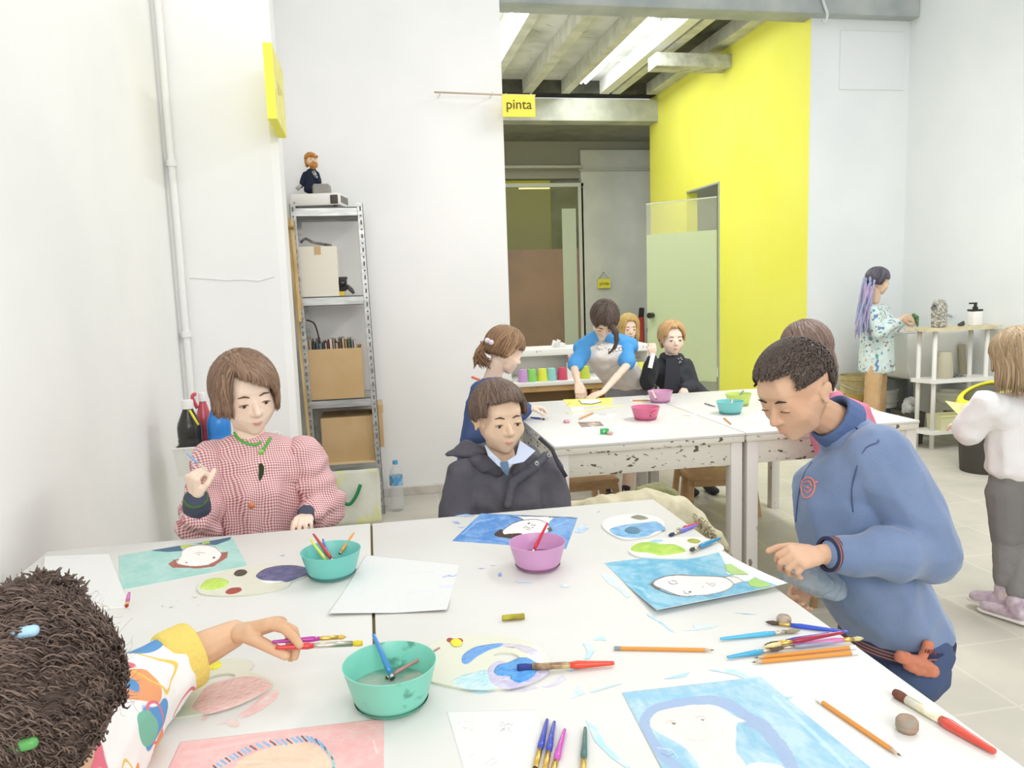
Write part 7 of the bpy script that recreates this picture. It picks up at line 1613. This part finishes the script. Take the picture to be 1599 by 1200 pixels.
# ---- ponytailed girl in the navy jacket, left of the back table
def dist_person(label, depth, hpx, face, up, s, npx, shs, els, wrs, pelv, feet, skin, hand_dirs=((0, -1, -.2), (0, -1, -.2)), seat=False, kneeoff=None, vb=.012, sh_w=None, curls=None, legr=(.062, .045, .034), closed=False, brow='#6a4e3a', knees=None, hs_=.9, smile=0, mouth=True, side=None):
    hc = at(*hpx, y=depth[0]) if not isinstance(hpx, Vector) else hpx; F = frame(face, up); neck = at(*npx, y=depth[1]); S = [at(*p[:2], y=p[2]) for p in shs]; E_ = [at(*p[:2], y=p[2]) for p in els]; W_ = [at(*p[:2], y=p[2]) for p in wrs]
    pel = V(pelv); chest = (S[0]+S[1])/2+V((0, 0, -.07)); ft = [V(f) for f in feet]; hips = [pel+(S[0]-S[1]).normalized()*.07, pel-(S[0]-S[1]).normalized()*.07]
    kn = [V(k_) for k_ in knees] if knees else [h.lerp(f, .48) for h, f in zip(hips, ft)]
    HH = []
    for i in (0, 1): HH.append([cap(E_[i].lerp(W_[i], .4), W_[i], .025, .017)]+hand_prims(W_[i], hand_dirs[i], (0, 0, -1) if abs(V(hand_dirs[i]).normalized().z) < .8 else (0, 1, 0), (side or ((1, 0, 0), (-1, 0, 0)))[i], hs_, curls or [(20, 35, 20)]*4, (30, 20, 10, .4)))
    ax = (S[1]-S[0]).normalized(); FT = Matrix((ax, V((0, 0, 1)).cross(ax).normalized(), V((0, 0, 1)))).transposed()
    t = person(label, (pel.x, pel.y, 0), hc, F, s, neck, [[(pel, (.11, .085, .08), FT), (chest, (.11, .08, .09), FT)], [(S[0]+V((0, 0, -.02)), .04), (S[1]+V((0, 0, -.02)), .04)], cap(S[0], E_[0], .036, .028), cap(S[1], E_[1], .036, .028), cap(E_[0], W_[0], .028, .019), cap(E_[1], W_[1], .028, .019)]+legs(*hips, *kn, *ft, *legr), skin, HH, vh=.0042, vb=vb, vhand=.0032)
    face_bits(t, hc, F, s, brow, closed, smile=smile, mouth=mouth)
    return t, dict(hc=hc, F=F, neck=neck, S=S, E=E_, W=W_, pel=pel, chest=chest, ft=ft, hips=hips, kn=kn, ax=ax, FT=FT)
def top_prims(g, rs=.055, rt=(.14, .10), ra=(.052, .048, .036), low=0, cuffs=.9):
    p, c, S, E_, W_, FT = g['pel'], g['chest'], g['S'], g['E'], g['W'], g['FT']
    pr = [[(p+V((0, 0, low)), (rt[0], rt[1], .06), FT), (c, (rt[0]*.95, rt[1], .09), FT)], [(S[0]+V((0, 0, -.015)), rs), (S[1]+V((0, 0, -.015)), rs), (c, rt[1])], [(g['neck']+V((0, 0, -.03)), .055), (S[0], rs*.8), (S[1], rs*.8)]]
    for i in (0, 1): pr += [cap(S[i], E_[i], ra[0], ra[1]), cap(E_[i], E_[i].lerp(W_[i], cuffs), ra[1], ra[2])]
    return pr
NAVY = D('jacket_navy', '#4c6294', .85, col2='#445886', scale=7, bump=.2, bscale=120)
t, g = dist_person('girl with a brown ponytail and navy jacket beside the far left table', (3.62, 3.65), (788, 550), (.92, .25, -.38), (.1, 0, 1), 1.0, (768, 592), ((752, 612, 3.55), (770, 610, 3.78)), ((745, 675, 3.50), (800, 652, 3.70)), ((785, 655, 3.42), (822, 638, 3.72)), (.50, 3.66, .55), ((.52, 3.58, .07), (.52, 3.76, .07)), SKINP, ((1, .1, -.1), (1, .1, .05)), side=((0, 1, 0), (0, -1, .3)))
garment(t, 'jacket', top_prims(g, .055, (.13, .11))+[[(at(770, 596, y=3.64), (.058, .062, .030)), (at(766, 606, y=3.64), .065)]], NAVY, .008, 4, .008, 11, 2)
bm = B(); tube(bm, [at(737, 589, y=3.50), at(742, 591, y=3.488), at(750, 594, y=3.485)], .006, 8); finish('coral_stripe', bm, D('stripe_coral', '#dc7a5c', .7), t)
garment(t, 'trousers', [[(g['pel'], (.11, .10, .07))]]+legs(*g['hips'], *g['kn'], *[f+V((0, 0, .03)) for f in g['ft']], .07, .055, .045), D('trouser_navy', '#3a4257'), .011, 3, .004)
shoes(t, g['ft'], [(1, 0, 0)]*2, D('shoe_dark', '#3d3d42'))
HB = hairmat('hair_light_brown', '#7d5f49', '#a1805f')
def simple_hair(t, g, s, m, elv, hang, part=(0, 0, 1), n=300, r=.005, seed=1, R0=(.080, .095, .090), pull=None, extra=None, wave=0, lift=1.02):
    bm = B(); F = g['F']; cH = g['hc']+F @ V((0, -.010, .030))*s; R_ = tuple(q*s*1.03 for q in R0)
    hair_cap(bm, cH, F, R_, elv, n=36, m=12); locks(bm, cH, F, R_, part, elv, hang, n=n, r=r, seed=seed, lift=lift, pull=pull, wave=wave)
    if extra: extra(bm, cH, R_)
    return finish('hair', bm, m, t)
tie = at(757, 537, y=3.62)
def pony(bm, cH, R_):
    rs = random.Random(3)
    for i in range(90):
        a = tie+V((rs.uniform(-.015, .015), rs.uniform(-.02, .02), rs.uniform(-.015, .015))); e = at(rs.uniform(738, 768), rs.uniform(560, 578), y=3.62+rs.uniform(-.03, .03)); m_ = at(rs.uniform(742, 756), 552, y=3.62+rs.uniform(-.03, .03))
        tube(bm, cat([a, m_, e], 3, False), [.004, .006, .006, .005, .005, .003, .001], 5)
simple_hair(t, g, 1.0, HB, lambda p: 30 if abs(p) < 40 else (0 if abs(p) < 100 else -40), lambda p: .0, (0, .3, 1), 320, .0045, 2, extra=pony)
bm = B(); hull(bm, [(at(761, 532, y=3.53), .013)], 2); hull(bm, [(at(767, 535, y=3.53), .013)], 2); finish('hair_bobble', bm, D('bobble_pale', '#dfe4ea', .3, col2='#e9c9cf', scale=50), t)
bare_stool('plain wooden stool under the ponytailed girl', .50, 3.67, .465)

# ---- standing painter in the blue and white raglan shirt
t, g = dist_person('person in a stained white shirt with blue sleeves bending over the far left table', (4.50, 4.62), (943, 500), (-.12, -.55, -.80), (-.05, -.8, .6), 1.02, (938, 522), ((908, 545, 4.66), (984, 540, 4.66)), ((897, 575, 4.52), (978, 572, 4.50)), ((902, 597, 4.40), (942, 612, 4.30)), (1.66, 4.78, .74), ((at(949, 740, y=4.66).x, 4.66, .07), (at(979, 740, y=4.66).x, 4.66, .07)), SKIN, ((.1, -.4, -1), (-1, -.35, -.25)), curls=[(14, 22, 15)]*4, hs_=1.05, legr=(.07, .05, .038), brow='#3a2c25', mouth=False)
WS = D('shirt_stained_white', '#ebe6e0', .85, col2='#cfc2b4', scale=9, mix=(.55, .75))
S, E_, W_, pel, chest, FT = g['S'], g['E'], g['W'], g['pel'], g['chest'], g['FT']
garment(t, 'shirt', [[(pel+V((0, 0, .0)), (.155, .11, .05), FT), (chest+V((0, -.02, .02)), (.145, .10, .07), FT)], [(S[0]+V((.035, -.01, -.0)), .045), (S[1]+V((-.035, -.01, 0)), .045), (chest, .10)]], WS, .008, 4, .007, 9, 3)
garment(t, 'blue_sleeve', [cap(S[0]+V((.03, 0, .0)), S[0].lerp(E_[0], .8), .050, .054), [(g['neck']+V((-.04, .0, -.01)), .035), (S[0], .056)]], D('raglan_blue', '#56a4e4', .85), .007, 4, .005, 14)
garment(t, 'blue_sleeve', [cap(S[1]+V((-.03, 0, .0)), S[1].lerp(E_[1], .8), .050, .054), [(g['neck']+V((.04, .0, -.01)), .035), (S[1], .056)]], D('raglan_blue', '#56a4e4'), .007, 4, .005, 14, 2)
o = text_obj('lettering', 'DECO', .035, Matrix.Translation(at(961, 547, y=4.53)-wl(t)) @ Matrix.Rotation(math.radians(-5), 4, 'Y') @ RX, D('shirt_letter', '#5d5d66', .8), ext=.002); o.parent = t
bm = B(); rs = random.Random(9)
for i in range(14): p = at(940+rs.uniform(-9, 9), 543+rs.uniform(-8, 8), y=4.532); tube(bm, [p, p+V((rs.uniform(-.03, .03), 0, rs.uniform(-.02, .02)))], .0018, 4)
finish('shirt_sketch', bm, D('shirt_sketch_m', '#a9a29b', .8), t).__setitem__('kind', 'stuff')
garment(t, 'shorts', [[(pel+V((0, 0, -.03)), (.125, .10, .07), FT)]]+[cap(h, h.lerp(k_, .35), .078, .072) for h, k_ in zip(g['hips'], g['kn'])], D('shorts_grey', '#8b8b90', .85), .010, 3, .004)
shoes(t, g['ft'], [(0, -1, 0)]*2, D('shoe_dark', '#3d3d42'))
HK = hairmat('hair_dark_brown', '#453831', '#5f5048')
def braid(bm, cH, R_):
    pts = cat([at(954, 508, y=4.42), at(962, 522, y=4.40), at(961, 540, y=4.42), at(950, 553, y=4.44)], 6, False); n = len(pts)
    tube(bm, pts, [.026*(1-.85*i/(n-1))*(1+.15*math.sin(i*1.6)) for i in range(n)], 10)
simple_hair(t, g, 1.02, HK, lambda p: 22 if abs(p) < 35 else (-8 if abs(p) < 100 else -30), lambda p: .0, (0, -.2, 1), 420, .0045, 6, extra=braid)

# ---- blond child in the black fleece
t, g = dist_person('blond child in a black fleece holding up a white paper strip behind the far tables', (4.62, 4.64), (1049, 530), (-.05, -1, -.03), (0, 0, 1), .98, (1049, 556), ((1024, 572, 4.66), (1072, 572, 4.66)), ((1010, 598, 4.56), (1081, 604, 4.60)), ((1018, 558, 4.48), (1068, 607, 4.46)), (2.10, 4.72, .62), ((2.04, 4.70, .07), (2.18, 4.70, .07)), SKINP, ((-.1, -.2, 1), (-.3, -.8, -.3)), curls=[(40, 50, 30)]*4, side=((1, -.2, 0), (-1, 0, 0)), hs_=.85)
BK = D('fleece_black', '#3c3e42', .95, bump=.3, bscale=160)
garment(t, 'fleece', top_prims(g, .052, (.135, .10), (.050, .048, .036)), BK, .008, 4, .006, 12, 4)
bm = B(); ringp(bm, g['neck']+V((0, 0, -.008)), (0, -.2, 1), .060, .058, .020, u=(1, 0, 0)); finish('fleece_collar', bm, BK, t)
patch('dark_shirt', [at(1040, 560, y=4.535), at(1058, 560, y=4.535), at(1064, 612, y=4.535), at(1036, 612, y=4.535)], D('shirt_slate', '#3a3a42', .85), t, .006)
bm = B(); p = at(1059, 561, y=4.53)
for a, b in ((0, 0), (.014, .004), (.022, -.006), (.008, -.016), (.016, -.022), (.004, -.026)): tube(bm, [p+V((a, 0, b)), p+V((a+.006, 0, b+.003))], .0028, 5)
finish('chest_logo', bm, D('logo_white', '#dedede', .7), t)
garment(t, 'trousers', [[(g['pel'], (.12, .09, .07))]]+legs(*g['hips'], *g['kn'], *[f+V((0, 0, .03)) for f in g['ft']], .07, .055, .045), D('trouser_navy', '#3a4257'), .011, 3, .004); shoes(t, g['ft'], [(0, -1, 0)]*2, D('shoe_dark', '#3d3d42'))
simple_hair(t, g, .98, hairmat('hair_blond', '#b98f5f', '#d6b27c'), lambda p: 34 if abs(p) < 45 else (-4 if abs(p) < 100 else -38), lambda p: .0 if abs(p) < 60 else .03, (0, .4, 1), 320, .0045, 4)
bm = B(); a = at(1021, 552, y=4.455); b = at(1015, 575, y=4.45); box(bm, V((-.014, -.001, 0)), V((.014, .001, (a-b).length)), 0, 0, Matrix.Translation(b) @ Matrix.Rotation(math.radians(14), 4, 'Y')); o = finish('paper_strip', bm, D('strip_white', '#f3f3f1', .8), None, False, b); setp(o, 'white paper strip in the raised hand of the blond child in black', 'paper')

# ---- blond child mostly hidden behind the painter
t, g = dist_person('blond child half hidden behind the shoulder of the painter with blue sleeves', (6.3, 6.35), (982, 513), (-.1, -1, -.1), (0, 0, 1), 1.02, (982, 526), ((966, 545, 6.35), (1002, 545, 6.35)), ((960, 580, 6.3), (1006, 580, 6.3)), ((964, 600, 6.2), (1000, 600, 6.2)), (2.5, 6.4, .62), ((2.42, 6.4, .07), (2.58, 6.4, .07)), SKINP, ((0, -1, -.3), (0, -1, -.3)))
garment(t, 'jumper', top_prims(g, .052, (.13, .10)), D('jumper_purple_grey', '#6a5a66', .9), .010, 3, .005, 12, 4)
garment(t, 'trousers', [[(g['pel'], (.12, .09, .07))]]+legs(*g['hips'], *g['kn'], *[f+V((0, 0, .03)) for f in g['ft']], .07, .055, .045), D('trouser_navy', '#3a4257'), .012, 3, .004); shoes(t, g['ft'], [(0, -1, 0)]*2, D('shoe_dark', '#3d3d42'))
simple_hair(t, g, 1.02, hairmat('hair_gold', '#b9975a', '#d2b473'), lambda p: 30 if abs(p) < 38 else (-10 if abs(p) < 100 else -38), lambda p: .0 if abs(p) < 40 else .12, (0, .2, 1), 300, .006, 5)

# ---- long-haired girl in pink behind the boy in blue
t, g = dist_person('long brown-haired child in pink seated with back turned, behind the boy in blue', (2.80, 2.78), (1260, 552), (-.1, 1, -.25), (-.15, .1, 1), 1.06, (1288, 612), ((1280, 646, 2.78), (1340, 646, 2.78)), ((1300, 700, 2.84), (1362, 700, 2.84)), ((1312, 690, 2.95), (1355, 700, 2.95)), (1.94, 2.76, .50), ((1.88, 2.96, .07), (2.02, 2.96, .07)), SKIN, ((0, 1, 0), (0, 1, 0)), knees=((1.88, 2.96, .47), (2.02, 2.96, .47)))
garment(t, 'pink_top', top_prims(g, .052, (.128, .105), (.050, .046, .035), -.01), D('top_pink', '#d77f98', .85), .009, 4, .006, 12, 4)
garment(t, 'trousers', [[(g['pel'], (.12, .09, .07))]]+legs(*g['hips'], *g['kn'], *[f+V((0, 0, .03)) for f in g['ft']], .065, .05, .042), D('trouser_grey', '#5b5e66'), .011, 3, .004); shoes(t, g['ft'], [(0, 1, 0)]*2, D('shoe_dark', '#3d3d42'))
simple_hair(t, g, 1.06, hairmat('hair_ash_brown', '#66524a', '#8d766a'), lambda p: 30 if abs(p) < 45 else (-15 if abs(p) < 100 else -25), lambda p: .05 if abs(p) < 60 else .15, (0, .2, 1), 420, .005, 6, wave=.25)
bare_stool('plain wooden stool under the long-haired child in pink', 1.94, 2.72, .415)

# ---- lilac-braided person at the sink
t, g = dist_person('person with long lilac braids and a mint patterned smock washing hands at the sink', (5.72, 5.74), (1371, 441), (.98, .05, -.16), (.05, 0, 1), 1.0, (1366, 468), ((1362, 488, 5.62), (1378, 486, 5.86)), ((1372, 520, 5.58), (1392, 515, 5.84)), ((1408, 498, 5.62), (1410, 500, 5.80)), (at(1368, 600, y=5.75).x, 5.75, .66), ((at(1358, 600, y=5.7).x, 5.68, .07), (at(1376, 600, y=5.8).x, 5.84, .07)), SKINM, ((1, .1, .15), (1, 0, .15)), side=((0, 0, 1), (0, 0, 1)), hs_=1.05, legr=(.07, .05, .038))
MINT = print_mat('mint_print', '#d6e6e2', ['#5aa4a8', '#cc7c6c', '#6f8cb4', '#d0a46c'], 30, -1.0)
garment(t, 'smock', [[(g['pel']+V((0, 0, -.05)), (.148, .150, .04)), (g['chest'], (.115, .125, .10))], [(g['S'][0], .055), (g['S'][1], .055), (g['chest'], .1)]]+[q for i in (0, 1) for q in (cap(g['S'][i], g['E'][i], .058, .056), cap(g['E'][i], g['E'][i].lerp(g['W'][i], .72), .056, .042))], MINT, .008, 4, .006, 12, 5)
garment(t, 'ochre_trousers', [[(g['pel']+V((0, 0, -.05)), (.105, .10, .05))]]+legs(*g['hips'], *g['kn'], *[f+V((0, 0, .02)) for f in g['ft']], .072, .068, .060), D('trouser_ochre', '#d2b084', .85, col2='#c8a478', scale=8), .010, 3, .005, 14); shoes(t, g['ft'], [(1, 0, 0)]*2, D('shoe_dark', '#3d3d42'))
simple_hair(t, g, 1.0, hairmat('hair_slate', '#4c4a50', '#6f6d78'), lambda p: 30 if abs(p) < 50 else (0 if abs(p) < 95 else -34), lambda p: .0, (0, .2, 1), 320, .0045, 7)
bm = B(); rs = random.Random(11)
for i in range(34):
    a = at(rs.uniform(1349, 1366), rs.uniform(430, 448), y=5.60+rs.uniform(-.04, .2)); e = at(rs.uniform(1334, 1362), rs.uniform(505, 530), y=5.58+rs.uniform(-.02, .14)); m_ = a.lerp(e, .4)+V((-.02, -.02, 0)); P_ = cat([a, m_, e], 7, False); n_ = len(P_)
    tube(bm, P_, [.008*(1+.25*math.sin(q*2.1))*(1 if q < n_-2 else .4) for q in range(n_)], 6)
finish('braids', bm, D('braid_lilac', '#9aa4c4', .7, col2='#bca9cb', scale=5, stretch=(1, 1, 1.5)), t)
p = at(1431, 496, y=5.7); bm = fuse([[(p+V((-.025, 0, .02)), .015), (p+V((.0, 0, -.0)), .018)], [(p, .018), (p+V((.012, 0, -.07)), .009)]], .004, 2); folds(bm, .004, 40); o = finish('green_sponge', bm, D('sponge_green', '#6f9a62', .9, col2='#4f6b4a', scale=40), None, True, p); setp(o, 'green cloth held over the sink by the lilac-braided person', 'cloth')

# ---- girl in white walking away on the far right
d0 = 2.62
t, g = dist_person('child in a white sweatshirt and grey leggings walking away at the right edge', (d0, d0), (1590, 562), (-.35, .93, -.12), (0, 0, 1), 1.02, (1594, 600), ((1540, 632, d0), (1640, 632, d0+.06)), ((1512, 672, d0+.06), (1664, 700, d0+.08)), ((1516, 668, d0+.17), (1640, 690, d0+.2)), (at(1590, 790, y=d0).x, d0, .53), ((at(1560, 960, y=2.60).x, 2.58, .10), (at(1592, 965, y=2.50).x, 2.52, .07)), SKINP, ((-.3, 1, .1), (-.3, 1, 0)), legr=(.06, .045, .034))
WSW = D('sweatshirt_white', '#eeecea', .9, bump=.15, bscale=120)
pel, chest, FT = g['pel'], g['chest'], g['FT']
garment(t, 'sweatshirt', [[(pel+V((0, 0, .06)), (.14, .11, .05), FT), (chest, (.135, .105, .09), FT)], [(g['S'][0]+V((0, 0, -.01)), .058), (g['S'][1]+V((0, 0, -.01)), .058), (chest, .10)], cap(g['S'][0], g['E'][0], .060, .062), cap(g['E'][0], g['E'][0].lerp(g['W'][0], .85), .060, .048), cap(g['S'][1], g['E'][1], .060, .062), cap(g['E'][1], g['E'][1].lerp(g['W'][1], .85), .06, .048)], WSW, .007, 4, .007, 11, 6)
LEG = D('leggings_grey', '#807e7c', .9, bump=.3, bscale=200)
garment(t, 'leggings', [[(pel+V((0, 0, .05)), (.125, .100, .06), FT), (pel+V((0, 0, -.05)), (.125, .105, .05), FT)]]+[cap(h+V((0, 0, -.03)), k_, .078, .056) for h, k_ in zip(g['hips'], g['kn'])], LEG, .007, 3, .003, 14)
garment(t, 'leg_warmers', [cap(k_+V((0, 0, .01)), k_.lerp(f, .85)+V((0, 0, .02)), .050, .042) for k_, f in zip(g['kn'], g['ft'])], D('knit_grey', '#8b8987', .95, bump=.5, bscale=260), .006, 3, .002, 30)
for f, lift_, tl in ((g['ft'][0], .035, 20), (g['ft'][1], 0, 0)):
    dd = V((-.35, .93, 0)).normalized(); base = V((f.x, f.y, lift_))
    bm = fuse([[(base+V((0, 0, .045)), .036), (base+V((0, 0, .085)), .038)], [(base+V((0, 0, .04))-dd*.02, .033), (base+dd*.10+V((0, 0, .034-lift_*.6)), (.036, .036, .026))]], .005, 3); 
    for v in bm.verts: v.co.z = max(v.co.z, .022)
    finish('shoe_upper', bm, D('shoe_pink_silver', '#cdbfc6', .4, col2='#b59fb0', scale=30, metal=.1), t)
    bm = fuse([[(base-dd*.035+V((0, 0, .014)), (.034, .034, .013)), (base+dd*.115+V((0, 0, .012-lift_*.3)), (.034, .034, .012))]], .005, 2)
    for v in bm.verts: v.co.z = max(v.co.z, .001)
    finish('shoe_sole', bm, D('sole_white', '#e9e5e0', .6), t)
simple_hair(t, g, 1.02, hairmat('hair_honey', '#917a5e', '#bda583'), lambda p: 30 if abs(p) < 45 else (-12 if abs(p) < 100 else -24), lambda p: .05 if abs(p) < 60 else .125, (0, .1, 1), 620, .005, 9, R0=(.088, .1, .094))
a = at(1476, 627, y=2.72); b = at(1516, 633, y=2.78); c_ = at(1520, 668, y=2.84); d_ = at(1503, 655, y=2.74)
bm = B(); extr(bm, [a, b, c_, d_], (0, .001, .002)); o = finish('yellow_paper', bm, D('paper_pale_yellow', '#f4efae', .8), None, False, a); setp(o, 'pale yellow paper carried by the child in the white sweatshirt', 'paper')
